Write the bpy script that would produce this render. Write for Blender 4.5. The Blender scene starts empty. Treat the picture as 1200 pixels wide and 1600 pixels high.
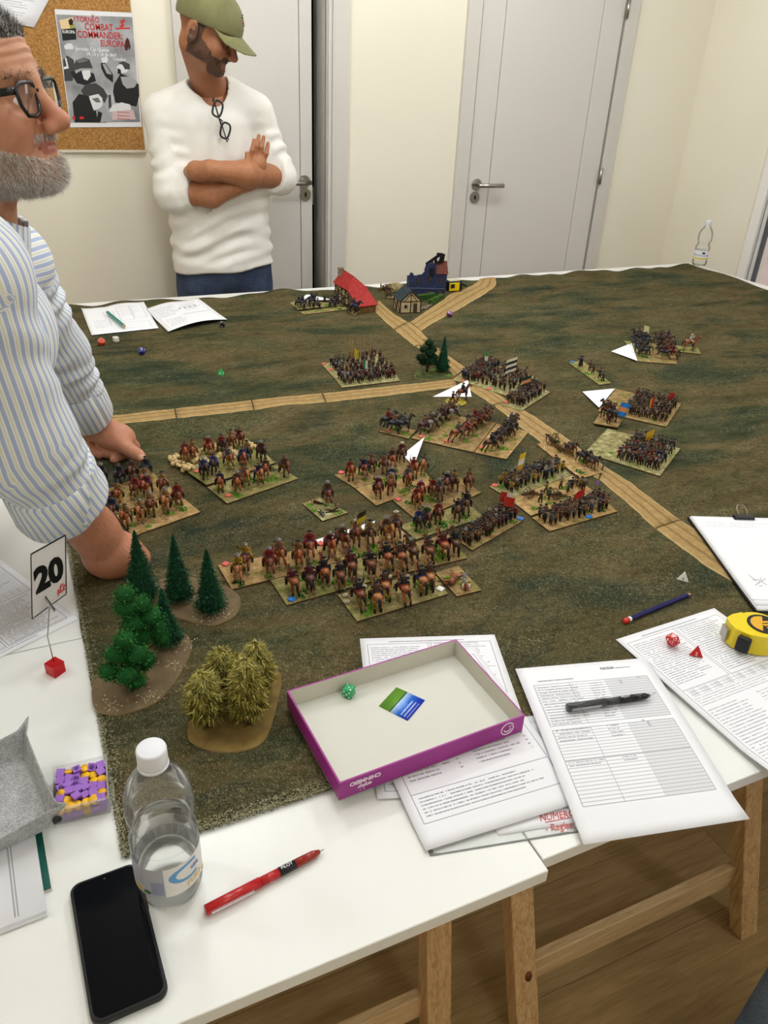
import bpy, bmesh, math, random
import numpy as np
from mathutils import Vector, Matrix

random.seed(7)
np.random.seed(7)
SC = bpy.context.scene
COL = SC.collection
PI = math.pi

# ------------------------------------------------------------------ camera
# calibrated from the verticals of the doors and an A4 sheet on the table; image frame 1200 x 1600
FPX = 1210.0
CZ, TZ = 1.50, 0.74              # eye height, table top height
RW = np.array([[0.9111596484, -0.1702718728, 0.3752273769],
               [-0.4099832640, -0.4657928966, 0.7841879244],
               [0.0412531003, -0.8683573382, -0.4942203101]])   # world = RW @ (right, down, forward)
def _ray(px, py): return RW @ np.array([(px - 600) / FPX, (py - 800) / FPX, 1.0])
def at(px, py, z=TZ):
    w = _ray(px, py); t = (z - CZ) / w[2]
    return Vector((w[0] * t, w[1] * t, z))
def atY(px, py, y):
    w = _ray(px, py); t = y / w[1]
    return Vector((w[0] * t, y, CZ + w[2] * t))
def atX(px, py, x):
    w = _ray(px, py); t = x / w[0]
    return Vector((x, w[1] * t, CZ + w[2] * t))

cam_d = bpy.data.cameras.new('camera')
cam_d.sensor_fit = 'VERTICAL'; cam_d.sensor_height = 36.0
cam_d.lens = FPX / 1600.0 * 36.0
cam_d.clip_start = 0.02; cam_d.clip_end = 60
cam = bpy.data.objects.new('camera', cam_d); COL.objects.link(cam)
_m = Matrix.Identity(4)
for r in range(3):
    _m[r][0] = RW[r][0]; _m[r][1] = -RW[r][1]; _m[r][2] = -RW[r][2]
_m[0][3], _m[1][3], _m[2][3] = 0.0, 0.0, CZ
cam.matrix_world = _m
SC.camera = cam

# ------------------------------------------------------------------ world, exposure
wd = bpy.data.worlds.new('world'); SC.world = wd; wd.use_nodes = True
wd.node_tree.nodes['Background'].inputs[0].default_value = (0.86, 0.90, 1.0, 1)
wd.node_tree.nodes['Background'].inputs[1].default_value = 1.5
SC.view_settings.view_transform = 'Standard'
SC.view_settings.look = 'None'
SC.view_settings.gamma = 1.0
SC.view_settings.use_curve_mapping = False
SC.view_settings.exposure = 0.0

CEIL = 2.72
def lamp(loc, power, radius, color):
    d = bpy.data.lights.new('ceiling_lamp', 'POINT'); d.energy = power; d.color = color; d.shadow_soft_size = radius
    o = bpy.data.objects.new('ceiling_lamp', d); o.location = loc; COL.objects.link(o); return o
LAMPS = [(0.35, 2.30, 24), (1.75, 2.45, 24), (1.70, 1.55, 15), (0.55, 0.9, 16), (-1.2, 1.4, 17), (0.6, -0.9, 15), (2.0, -0.6, 17)]
for i, (lx, ly, p) in enumerate(LAMPS):
    lamp((lx, ly, CEIL - 0.16), p, 0.11, (0.925, 0.963, 1.0))

# ------------------------------------------------------------------ mesh helpers
class MB:
    """collects shapes for ONE mesh object"""
    def __init__(s): s.v = []; s.f = []; s.m = []; s.sm = []; s.uv = None
    def add(s, vs, fs, m=0, smooth=False):
        b = len(s.v); s.v.extend([tuple(x) for x in vs])
        for f in fs: s.f.append(tuple(b + i for i in f)); s.m.append(m); s.sm.append(smooth)
    def box(s, c, size, m=0, rot=None, taper=1.0):
        hx, hy, hz = size[0] / 2, size[1] / 2, size[2] / 2
        vs = [Vector((x * hx * (taper if z > 0 else 1), y * hy * (taper if z > 0 else 1), z * hz)) for z in (-1, 1) for y in (-1, 1) for x in (-1, 1)]
        if rot is not None: vs = [rot @ v for v in vs]
        c = Vector(c); vs = [v + c for v in vs]
        s.add(vs, [(0, 2, 3, 1), (4, 5, 7, 6), (0, 1, 5, 4), (2, 6, 7, 3), (0, 4, 6, 2), (1, 3, 7, 5)], m)
    def bar(s, a, b, w, h, m=0, up=(0, 0, 1)):
        a, b = Vector(a), Vector(b); d = (b - a); L = d.length; d.normalize()
        up = Vector(up); side = d.cross(up)
        if side.length < 1e-5: side = d.cross(Vector((0, 1, 0)))
        side.normalize(); u = side.cross(d)
        s.box((a + b) / 2, (L, w, h), m, Matrix((d, side, u)).transposed())
    def tube(s, pts, rad, n=8, m=0, cap=True, smooth=True, flat=None):
        pts = [Vector(p) for p in pts]
        if not hasattr(rad, '__len__'): rad = [rad] * len(pts)
        rings = []; prev = None
        for i, p in enumerate(pts):
            d = (pts[min(i + 1, len(pts) - 1)] - pts[max(i - 1, 0)])
            d = d.normalized() if d.length > 1e-9 else Vector((0, 0, 1))
            ref = prev if prev is not None else (Vector((0, 0, 1)) if abs(d.z) < 0.9 else Vector((1, 0, 0)))
            u = (ref - d * ref.dot(d))
            if u.length < 1e-6: u = Vector((1, 0, 0)) - d * d.x
            u.normalize(); w = d.cross(u); prev = u
            r = rad[i]; ru, rw = (r if isinstance(r, tuple) else (r, r))
            rings.append([p + u * math.cos(2 * PI * k / n) * ru + w * math.sin(2 * PI * k / n) * rw for k in range(n)])
        vs = [v for r in rings for v in r]; fs = []
        for i in range(len(rings) - 1):
            for k in range(n):
                k2 = (k + 1) % n
                fs.append((i * n + k, i * n + k2, (i + 1) * n + k2, (i + 1) * n + k))
        if cap: fs.append(tuple(range(n - 1, -1, -1))); fs.append(tuple((len(rings) - 1) * n + k for k in range(n)))
        s.add(vs, fs, m, smooth)
    def lathe(s, prof, n=24, m=0, c=(0, 0, 0), smooth=True, cap=True, func=None):
        vs = []; fs = []; c = Vector(c)
        for (r, z) in prof:
            for k in range(n):
                a = 2 * PI * k / n; rr = r if func is None else func(r, z, a)
                vs.append(c + Vector((rr * math.cos(a), rr * math.sin(a), z)))
        for i in range(len(prof) - 1):
            for k in range(n):
                k2 = (k + 1) % n
                fs.append((i * n + k, i * n + k2, (i + 1) * n + k2, (i + 1) * n + k))
        if cap:
            fs.append(tuple(range(n - 1, -1, -1))); fs.append(tuple((len(prof) - 1) * n + k for k in range(n)))
        s.add(vs, fs, m, smooth)
    def prism(s, poly, z0, z1, m=0, mside=None):
        n = len(poly)
        vs = [Vector((p[0], p[1], z0)) for p in poly] + [Vector((p[0], p[1], z1)) for p in poly]
        b = len(s.v); s.v.extend([tuple(x) for x in vs])
        area2 = sum(poly[i][0] * poly[(i + 1) % n][1] - poly[(i + 1) % n][0] * poly[i][1] for i in range(n))
        top = tuple(b + n + i for i in range(n)); bot = tuple(b + i for i in range(n - 1, -1, -1))
        if area2 < 0: top = top[::-1]; bot = bot[::-1]
        s.f += [top, bot]; s.m += [m, m]; s.sm += [False, False]
        for i in range(n):
            j = (i + 1) % n
            q = (b + i, b + j, b + n + j, b + n + i)
            s.f.append(q if area2 > 0 else q[::-1]); s.m.append(m if mside is None else mside); s.sm.append(False)
    def ell(s, c, r, m=0, n=8, k=6, rot=None):
        vs = []; fs = []; c = Vector(c)
        for i in range(k + 1):
            t = PI * i / k
            for j in range(n):
                a = 2 * PI * j / n
                v = Vector((r[0] * math.sin(t) * math.cos(a), r[1] * math.sin(t) * math.sin(a), r[2] * math.cos(t)))
                vs.append(c + (rot @ v if rot is not None else v))
        for i in range(k):
            for j in range(n):
                j2 = (j + 1) % n
                fs.append((i * n + j, (i + 1) * n + j, (i + 1) * n + j2, i * n + j2))
        s.add(vs, fs, m, True)
    def mesh(s, name, mats):
        me = bpy.data.meshes.new(name)
        me.from_pydata([tuple(v) for v in s.v], [], s.f)
        for mt in (mats if isinstance(mats, (list, tuple)) else [mats]): me.materials.append(mt)
        me.polygons.foreach_set('material_index', s.m); me.polygons.foreach_set('use_smooth', s.sm)
        if s.uv is not None:
            uvl = me.uv_layers.new(name='UVMap')
            li = np.empty(len(me.loops), dtype=np.int32); me.loops.foreach_get('vertex_index', li)
            uvl.data.foreach_set('uv', np.asarray(s.uv, dtype=np.float32)[li].ravel())
        me.update(); return me
    def build(s, name, mats, parent=None, mw=None):
        return link(name, s.mesh(name, mats), parent, mw)

WM = {}                                                   # world matrices of everything linked
def link(name, data, parent=None, mw=None):
    o = bpy.data.objects.new(name, data); COL.objects.link(o)
    mw = mw if mw is not None else Matrix.Identity(4)
    o.matrix_basis = mw; WM[o.name] = mw.copy()
    if parent is not None:
        o.parent = parent; o.matrix_parent_inverse = WM[parent.name].inverted()
    return o
def tag(o, label=None, cat=None, group=None, kind=None):
    if label: o['label'] = label
    if cat: o['category'] = cat
    if group: o['group'] = group
    if kind: o['kind'] = kind
    return o
def thing(name, label, cat, loc=(0, 0, 0), group=None):
    o = link(name, None, None, Matrix.Translation(Vector(loc)))
    o.empty_display_size = 0.02
    return tag(o, label, cat, group)
def struct(o): o['kind'] = 'structure'; return o
def bevel(o, w, seg=2):
    md = o.modifiers.new('bevel', 'BEVEL'); md.width = w; md.segments = seg; md.limit_method = 'ANGLE'; return o
def xf(loc, rz=0, s=1.0, rx=0, ry=0):
    return Matrix.Translation(Vector(loc)) @ Matrix.Rotation(rz, 4, 'Z') @ Matrix.Rotation(ry, 4, 'Y') @ Matrix.Rotation(rx, 4, 'X') @ Matrix.Scale(s, 4)

# ------------------------------------------------------------------ material helpers
def srgb(c):
    if isinstance(c, str): c = tuple(int(c[i:i + 2], 16) for i in (0, 2, 4))
    return tuple(((x / 255) / 12.92 if x / 255 <= 0.04045 else ((x / 255 + 0.055) / 1.055) ** 2.4) for x in c) + (1.0,)
class X:
    """tiny expression layer over shader Math nodes"""
    def __init__(s, nt, so): s.nt = nt; s.so = so
    def _op(s, op, o=None, rev=False):
        n = s.nt.nodes.new('ShaderNodeMath'); n.operation = op
        a, b = (o, s) if rev else (s, o)
        for i, z in enumerate((a, b)):
            if z is None: continue
            if isinstance(z, X): s.nt.links.new(z.so, n.inputs[i])
            else: n.inputs[i].default_value = float(z)
        return X(s.nt, n.outputs[0])
    def __add__(s, o): return s._op('ADD', o)
    __radd__ = __add__
    def __sub__(s, o): return s._op('SUBTRACT', o)
    def __rsub__(s, o): return s._op('SUBTRACT', o, True)
    def __mul__(s, o): return s._op('MULTIPLY', o)
    __rmul__ = __mul__
    def __truediv__(s, o): return s._op('DIVIDE', o)
    def __gt__(s, o): return s._op('GREATER_THAN', o)
    def __lt__(s, o): return s._op('LESS_THAN', o)
    def fract(s): return s._op('FRACT')
    def floor(s): return s._op('FLOOR')
    def abs(s): return s._op('ABSOLUTE')
    def sin(s): return s._op('SINE')
    def mx(s, o): return s._op('MAXIMUM', o)
    def mn(s, o): return s._op('MINIMUM', o)
    def sqrt(s): return s._op('SQRT')
def rng(u, a, b): return (u > a) * (u < b)
class Mt:
    def __init__(s, name, color=(200, 200, 200), rough=0.6, spec=0.4, metal=0.0):
        s.mat = bpy.data.materials.new(name); s.mat.use_nodes = True
        s.nt = s.mat.node_tree; s.b = s.nt.nodes['Principled BSDF']
        s.b.inputs['Base Color'].default_value = srgb(color)
        s.b.inputs['Roughness'].default_value = rough
        s.b.inputs['Specular IOR Level'].default_value = spec
        s.b.inputs['Metallic'].default_value = metal
    def new(s, t): return s.nt.nodes.new(t)
    def lk(s, a, b): s.nt.links.new(a, b)
    def tc(s, kind='Object'):
        if not hasattr(s, '_tc'): s._tc = s.new('ShaderNodeTexCoord')
        return s._tc.outputs[kind]
    def mapv(s, scale=(1, 1, 1), rot=(0, 0, 0), kind='Object'):
        n = s.new('ShaderNodeMapping'); s.lk(s.tc(kind), n.inputs[0])
        n.inputs['Scale'].default_value = scale; n.inputs['Rotation'].default_value = rot; return n.outputs[0]
    def noise(s, scale, vec=None, detail=3, rough=0.55, out='Fac', dist=0):
        n = s.new('ShaderNodeTexNoise'); n.inputs['Scale'].default_value = scale; n.inputs['Detail'].default_value = detail
        n.inputs['Roughness'].default_value = rough; n.inputs['Distortion'].default_value = dist
        s.lk(vec if vec is not None else s.tc(), n.inputs['Vector']); return n.outputs[out]
    def ramp(s, fac, stops, inter='LINEAR'):
        n = s.new('ShaderNodeValToRGB'); s.lk(fac.so if isinstance(fac, X) else fac, n.inputs[0])
        e = n.color_ramp; e.interpolation = inter
        while len(e.elements) < len(stops): e.elements.new(0.5)
        for el, (p, c) in zip(e.elements, stops): el.position = p; el.color = srgb(c)
        return n.outputs[0]
    def mix(s, fac, a, b, mode='MIX'):
        n = s.new('ShaderNodeMixRGB'); n.blend_type = mode
        for i, z in enumerate((fac, a, b)):
            if isinstance(z, X): z = z.so
            if isinstance(z, (int, float)): n.inputs[i].default_value = z
            elif isinstance(z, tuple): n.inputs[i].default_value = srgb(z)
            else: s.lk(z, n.inputs[i])
        return n.outputs[0]
    def col(s, so): s.lk(so, s.b.inputs['Base Color']); return s
    def bump(s, so, strength=0.3, dist=0.001):
        n = s.new('ShaderNodeBump'); n.inputs['Strength'].default_value = strength; n.inputs['Distance'].default_value = dist
        s.lk(so.so if isinstance(so, X) else so, n.inputs['Height']); s.lk(n.outputs[0], s.b.inputs['Normal']); return s
    def uv(s):
        n = s.new('ShaderNodeSeparateXYZ'); s.lk(s.tc('UV'), n.inputs[0]); return X(s.nt, n.outputs[0]), X(s.nt, n.outputs[1])
    def comb(s, a, b, c=0.0):
        n = s.new('ShaderNodeCombineXYZ')
        for i, z in enumerate((a, b, c)):
            if isinstance(z, X): s.lk(z.so, n.inputs[i])
            else: n.inputs[i].default_value = z
        return n.outputs[0]
    def white(s, vec):
        n = s.new('ShaderNodeTexWhiteNoise'); s.lk(vec, n.inputs[0]); return X(s.nt, n.outputs[0])
MC = {}
def plain(name, color, rough=0.6, spec=0.35, metal=0.0, var=0.0, scale=40, bump=0.0):
    """flat paint with optional noise variation; cached by name"""
    if name in MC: return MC[name]
    m = Mt(name, color, rough, spec, metal)
    if var or bump:
        f = m.noise(scale)
        if var:
            c = color if not isinstance(color, str) else tuple(int(color[i:i + 2], 16) for i in (0, 2, 4))
            lo = tuple(max(0, x * (1 - var)) for x in c); hi = tuple(min(255, x * (1 + var)) for x in c)
            m.col(m.ramp(f, [(0.3, lo), (0.7, hi)]))
        if bump: m.bump(f, bump, 0.002)
    MC[name] = m.mat
    return m.mat
def clear(name, color=(255, 255, 255), rough=0.02, ior=1.45, trans=1.0):
    if name in MC: return MC[name]
    m = Mt(name, color, rough); m.b.inputs['Transmission Weight'].default_value = trans; m.b.inputs['IOR'].default_value = ior
    MC[name] = m.mat
    return m.mat
def thinclear(name, color=(255, 255, 255), alpha=0.2, rough=0.05, blend=0.2):
    """thin clear plastic wall: mostly see-through with a glossy skin"""
    if name in MC: return MC[name]
    m = Mt(name, color, rough, 0.6); nt = m.nt
    tr = m.new('ShaderNodeBsdfTransparent'); tr.inputs[0].default_value = (0.985, 0.988, 0.985, 1)
    gl = m.new('ShaderNodeBsdfGlossy'); gl.inputs['Roughness'].default_value = rough
    df = m.new('ShaderNodeBsdfDiffuse'); df.inputs[0].default_value = srgb(color)
    fr = m.new('ShaderNodeLayerWeight'); fr.inputs['Blend'].default_value = blend
    x1 = m.new('ShaderNodeMixShader'); x2 = m.new('ShaderNodeMixShader')
    x1.inputs[0].default_value = alpha * 0.5
    m.lk(tr.outputs[0], x1.inputs[1]); m.lk(df.outputs[0], x1.inputs[2])
    mm = m.new('ShaderNodeMath'); mm.operation = 'MULTIPLY'; mm.inputs[1].default_value = 0.75
    m.lk(fr.outputs['Fresnel'], mm.inputs[0]); m.lk(mm.outputs[0], x2.inputs[0])
    m.lk(x1.outputs[0], x2.inputs[1]); m.lk(gl.outputs[0], x2.inputs[2])
    m.lk(x2.outputs[0], nt.nodes['Material Output'].inputs[0])
    MC[name] = m.mat
    return m.mat

def text_mesh(txt, size, mat, origin, ux, uy, thick=0.0003, align='CENTER', name='lettering', parent=None, bold=0.0, spacing=1.0, shear=0.0, sx=1.0):
    """flat lettering lying on a surface: ux = reading direction, uy = up of the letters"""
    cu = bpy.data.curves.new('txt', 'FONT'); cu.body = txt; cu.size = size; cu.align_x = align; cu.align_y = 'CENTER'
    cu.extrude = thick / 2; cu.offset = bold; cu.space_character = spacing; cu.shear = shear; cu.resolution_u = 3
    to = bpy.data.objects.new('txt', cu); COL.objects.link(to)
    dg = bpy.context.evaluated_depsgraph_get(); dg.update()
    me = bpy.data.meshes.new_from_object(to.evaluated_get(dg)); bpy.data.objects.remove(to); bpy.data.curves.remove(cu)
    ux = Vector(ux).normalized(); uy = Vector(uy); uy = (uy - ux * uy.dot(ux)).normalized(); uz = ux.cross(uy)
    M = Matrix(((ux.x * sx, uy.x, uz.x, origin[0]), (ux.y * sx, uy.y, uz.y, origin[1]), (ux.z * sx, uy.z, uz.z, origin[2]), (0, 0, 0, 1)))
    me.transform(M); me.materials.clear(); me.materials.append(mat)
    return link(name, me, parent)
# ================================================================== THE ROOM
WY, WX = 3.47, 3.33             # back wall, right wall
XL, YF = -2.1, -1.9             # left wall, wall behind the camera
def wallmat():
    m = Mt('cream_wall_paint', (236, 230, 212), 0.75, 0.25)
    f = m.noise(1.1, detail=2); m.col(m.ramp(f, [(0.3, (234, 227, 208)), (0.7, (240, 234, 217))]))
    m.bump(m.noise(240, detail=2), 0.06, 0.001); return m.mat
M_wall = wallmat()
M_ceil = plain('ceiling_white', (236, 234, 228), 0.8)
M_door = plain('door_grey_white', (214, 210, 203), 0.42, 0.4)
M_frame = plain('door_frame_grey_white', (210, 206, 198), 0.45, 0.4)
M_steel = plain('brushed_steel', (176, 172, 165), 0.28, 0.5, 1.0)
M_dark = plain('dark_gap', (12, 12, 12), 0.9)

def floormat():
    m = Mt('oak_laminate', (150, 118, 78), 0.42, 0.35)
    v = m.mapv((1.2, 16, 16)); n1 = m.noise(3.0, v, 5, 0.6, dist=0.6)
    g = m.noise(11, m.mapv((1.5, 26, 26)), 4, 0.65)
    oi = m.new('ShaderNodeObjectInfo')
    c = m.ramp(n1, [(0.25, (156, 128, 84)), (0.5, (194, 164, 114)), (0.75, (214, 188, 140))])
    c = m.mix(0.35, c, m.ramp(g, [(0.3, (122, 98, 64)), (0.7, (206, 180, 138))]))
    t = m.ramp(oi.outputs['Random'], [(0, (215, 208, 198)), (1, (255, 252, 246))])
    m.col(m.mix(1.0, c, t, 'MULTIPLY')); m.bump(g, 0.08, 0.001); return m.mat
M_floor = floormat()
b = MB(); b.box(((XL + WX) / 2, (YF + WY) / 2 + 0.6, -0.055), (WX - XL + 0.6, WY - YF + 2.6, 0.1), 0)
floor = struct(b.build('floor', plain('floor_underlay', (70, 54, 36), 0.8)))
# individual laminate planks, long side along x
b = MB(); PWID, PLEN = 0.192, 1.285; b.box((0, 0, 0), (PLEN - 0.0010, PWID - 0.0010, 0.008)); pm = b.mesh('plank', M_floor)
yy = YF + PWID / 2; row = 0
while yy < WY + 0.1:
    xx = XL - 0.2 - (row * 0.47) % PLEN
    while xx < WX + PLEN / 2:
        if xx > XL - PLEN / 2: link('plank', pm, floor, Matrix.Translation((xx, yy, -0.004)))
        xx += PLEN
    yy += PWID; row += 1
b = MB(); b.box(((XL + WX) / 2, (YF + WY) / 2, CEIL + 0.05), (WX - XL + 0.4, WY - YF + 0.4, 0.1)); struct(b.build('ceiling', M_ceil))
b = MB(); b.box((XL - 0.06, (YF + WY) / 2, CEIL / 2), (0.12, WY - YF + 0.24, CEIL)); struct(b.build('wall_left', M_wall))
b = MB(); b.box(((XL + WX) / 2, YF - 0.06, CEIL / 2), (WX - XL + 0.24, 0.12, CEIL)); struct(b.build('wall_front', M_wall))
D1a, D1b, D2a, D2b, DH = 0.745, 1.293, 2.008, 2.788, 2.06
b = MB(); T = 0.14
for x0, x1, z0, z1 in ((XL - 0.1, D1a, 0, CEIL), (D1a, D1b, DH, CEIL), (D1b, D2a, 0, CEIL), (D2a, D2b, DH, CEIL), (D2b, WX + 0.1, 0, CEIL)):
    b.box(((x0 + x1) / 2, WY + T / 2, (z0 + z1) / 2), (x1 - x0, T, z1 - z0))
struct(b.build('wall_back', M_wall))
# right wall with the big window opening
W0, W1, WZ0, WZ1 = 0.7, atX(1152, 432, WX).y + 0.02, 0.12, 2.2
b = MB()
for y0, y1, z0, z1 in ((YF - 0.1, W0, 0, CEIL), (W0, W1, 0, WZ0), (W0, W1, WZ1, CEIL), (W1, WY + 0.1, 0, CEIL)):
    b.box((WX + 0.1, (y0 + y1) / 2, (z0 + z1) / 2), (0.2, y1 - y0, z1 - z0))
struct(b.build('wall_right', M_wall))
for nm, c, sz in (('baseboard_back', ((D1b + 0.1 + D2a - 0.07) / 2, WY - 0.006, 0.04), (D2a - D1b - 0.17, 0.012, 0.08)),
                  ('baseboard_right', (WX - 0.006, (W1 + 0.05 + WY) / 2, 0.04), (0.012, WY - W1 - 0.06, 0.08)),
                  ('baseboard_left', (XL + 0.006, (YF + WY) / 2, 0.04), (0.012, WY - YF - 0.05, 0.08))):
    b = MB(); b.box(c, sz); struct(b.build(nm, M_frame))

# window: white frame, grey gaskets, sliding pane, view onto the street wall
b = MB(); fx = WX + 0.05
M_wf = plain('window_white_frame', (240, 236, 232), 0.35, 0.4)
for y0, y1, z0, z1 in ((W1 - 0.05, W1, WZ0, WZ1), (W0, W0 + 0.05, WZ0, WZ1), (W0, W1, WZ1 - 0.05, WZ1), (W0, W1, WZ0, WZ0 + 0.05)):
    b.box((fx, (y0 + y1) / 2, (z0 + z1) / 2), (0.07, y1 - y0, z1 - z0))
win = struct(b.build('window_1', M_wf))
b = MB()
for dy in (0.054, 0.080): b.box((fx, W1 - dy, (WZ0 + WZ1) / 2), (0.03, 0.005, WZ1 - WZ0 - 0.1))
b.build('gasket', plain('grey_gasket', (84, 88, 92), 0.5), win)
b = MB(); b.box((fx - 0.004, W1 - 0.067, (WZ0 + WZ1) / 2), (0.03, 0.019, WZ1 - WZ0 - 0.1)); b.build('sash_rail', plain('sash_white', (214, 212, 210), 0.4), win)
b = MB(); b.box((fx + 0.005, (W0 + W1 - 0.09) / 2, (WZ0 + WZ1) / 2), (0.006, W1 - W0 - 0.17, WZ1 - WZ0 - 0.1)); b.build('pane', thinclear('window_glass', (255, 255, 255), 0.03, 0.01), win)
b = MB(); b.box((5.6, 2.6, 1.4), (0.1, 9, 4.2)); o = b.build('facade', plain('outside_plaster', (228, 208, 200), 0.9, 0.2, var=0.06, scale=3))
tag(o, 'pale pinkish facade across the street outside the window', 'facade', kind='structure')
b = MB(); b.box((5.48, 2.6, 0.55), (0.14, 9, 0.32)); tag(b.build('street_ledge', plain('outside_ledge', (190, 180, 172), 0.9)), 'grey ledge running along the facade outside the window', 'ledge', kind='structure')
b = MB(); b.box((4.6, 2.6, -0.05), (2.2, 9, 0.1)); tag(b.build('pavement', plain('outside_paving', (205, 186, 174), 0.9, var=0.08, scale=8)), 'pale paving outside the window', 'pavement', kind='structure')

# doors -------------------------------------------------------------
def door_frame(name, xa, xb, wl, wr, step=False):
    b = MB(); y = WY - 0.011
    b.box((xa - wl / 2, y, DH / 2), (wl, 0.022, DH)); b.box((xb + wr / 2, y, DH / 2), (wr, 0.022, DH))
    b.box(((xa + xb) / 2, y, DH + 0.035), (xb - xa + wl + wr, 0.022, 0.07))
    if step:
        b.box((xb + 0.010, y - 0.006, DH / 2), (0.012, 0.03, DH)); b.box((xb + 0.028, y - 0.004, DH / 2), (0.008, 0.026, DH))
    for xx, s in ((xa, 1), (xb, -1)): b.box((xx - s * 0.008, WY + 0.06, DH / 2), (0.016, 0.14, DH))
    return bevel(struct(b.build(name, M_frame)), 0.002)
door_frame('trim_1', D1a, D1b, 0.067, 0.098, True)
door_frame('trim_2', D2a, D2b, 0.067, 0.067)
def door(name, hinge, width, ang, y0, cuts, flip, handle_x, hz, kz):
    """leaf in three vertical boards with narrow grooves; hinge at x=hinge on the left (flip: right)"""
    M = Matrix.Translation((hinge, y0, 0)) @ Matrix.Rotation(ang, 4, 'Z')
    b = MB(); b.box((width / 2, 0.022, DH / 2), (width, 0.03, DH - 0.012)); leaf = struct(b.build(name, M_door, None, M))
    xs = [0] + cuts + [width]
    for i in range(3):
        p = MB(); p.box(((xs[i] + xs[i + 1]) / 2, 0.004, DH / 2), (xs[i + 1] - xs[i] - (0.003 if i != 1 else 0.004), 0.012, DH - 0.012))
        bevel(p.build('panel', M_door, leaf, M), 0.0012)
    # lever handle on a round rose, and a keyhole rose
    h = MB(); Ry = Matrix.Rotation(PI / 2, 3, 'X')
    def disc(cx, cz, r, d0, d1, n=24):
        pts = [Vector((cx, -d0, cz)), Vector((cx, -d1, cz))]; h.tube(pts, [r, r], n, 0, True, False)
    disc(handle_x, hz, 0.026, -0.002, 0.010)
    h.tube([(handle_x, -0.008, hz), (handle_x, -0.047, hz), (handle_x, -0.052, hz)], [0.0085, 0.0085, 0.0085], 12)
    s = -1 if flip else 1
    h.tube([(handle_x - s * 0.012, -0.05, hz), (handle_x + s * 0.125, -0.05, hz - 0.002)], 0.0095, 14)
    h.build('door_handle', M_steel, leaf, M)
    h = MB(); disc(handle_x - s * 0.004, kz, 0.026, -0.002, 0.009); kr = h.build('keyhole_rose', M_steel, leaf, M)
    h = MB(); h.box((handle_x - s * 0.004, -0.0095, kz), (0.008, 0.002, 0.018)); h.build('keyhole', M_dark, kr, M)
    return leaf, M
d2, M2 = door('door_2', 2.016, 0.764, 0.0, WY - 0.006, [0.118, 0.640], False, 0.047, 1.047, 0.990)
for hz in (1.08, 0.3, 1.8):
    b = MB(); b.tube([(D2b - 0.005, WY - 0.024, hz - 0.038), (D2b - 0.005, WY - 0.024, hz + 0.038)], 0.008, 10); b.build('hinge', M_steel, d2)
b = MB(); b.box((D2b - 0.004, WY - 0.006, DH / 2), (0.0075, 0.01, DH)); b.build('shadow_gap_strip', plain('hinge_gap_strip', (146, 142, 132), 0.7), d2)
d1, M1 = door('door_1', 0.752, 0.503, math.radians(5.5), WY + 0.0, [0.09, 0.445], True, 0.462, 1.062, 1.008)
b = MB(); b.box((0.508, 0.02, 1.0), (0.01, 0.02, 0.075)); b.build('latch_plate', M_steel, d1, M1)
# dark cupboard behind the ajar door with a coat hanging in it
b = MB()
for c, sz in (((1.0, 4.4, 1.15), (1.3, 0.05, 2.3)), ((0.42, 3.98, 1.15), (0.05, 0.8, 2.3)), ((1.62, 3.98, 1.15), (0.05, 0.8, 2.3)), ((1.0, 4.0, 2.3), (1.3, 0.85, 0.05)), ((1.0, 4.0, -0.02), (1.3, 0.85, 0.05))): b.box(c, sz)
o = b.build('wall_cupboard', plain('cupboard_unlit_dark', (16, 16, 16), 0.9)); struct(o)  # darkness of the unlit interior put into the near-black wall colour
b = MB(); b.lathe([(0.02, 1.58), (0.07, 1.5), (0.09, 1.3), (0.11, 1.0), (0.12, 0.7), (0.13, 0.55)], 20, 0, (1.43, 3.86, 0), func=lambda r, z, a: r * (1 + 0.12 * math.sin(5 * a + z * 4)))
tag(b.build('coat', plain('coat_dark_grey', (78, 80, 80), 0.95, 0.1, var=0.25, scale=60)), 'dark grey coat hanging in the gap of the ajar door', 'coat')

# cork board, poster, paper ------------------------------------------
M_cork = Mt('cork', (176, 128, 74), 0.9, 0.1)
f1 = M_cork.noise(90, detail=4, rough=0.7); f2 = M_cork.noise(260, detail=2)
M_cork.col(M_cork.mix(0.4, M_cork.ramp(f1, [(0.3, (120, 80, 40)), (0.55, (176, 126, 68)), (0.75, (204, 158, 98))]), M_cork.ramp(f2, [(0.35, (104, 68, 34)), (0.65, (214, 168, 108))])))
M_cork.bump(f1, 0.4, 0.002)
b = MB(); CX0, CX1, CZ0, CZ1 = -0.62, 0.532, 1.19, 1.98
b.box(((CX0 + CX1) / 2, WY - 0.008, (CZ0 + CZ1) / 2), (CX1 - CX0, 0.012, CZ1 - CZ0))
cork = tag(b.build('cork_board', M_cork.mat), 'brown cork notice board on the cream back wall', 'notice board')
b = MB(); b.box(((CX0 + CX1) / 2, WY - 0.009, CZ0 - 0.004), (CX1 - CX0, 0.016, 0.009)); b.box((CX1 + 0.002, WY - 0.008, (CZ0 + CZ1) / 2), (0.004, 0.013, CZ1 - CZ0)); b.build('frame', plain('cork_frame', (214, 206, 188), 0.6), cork)
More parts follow.
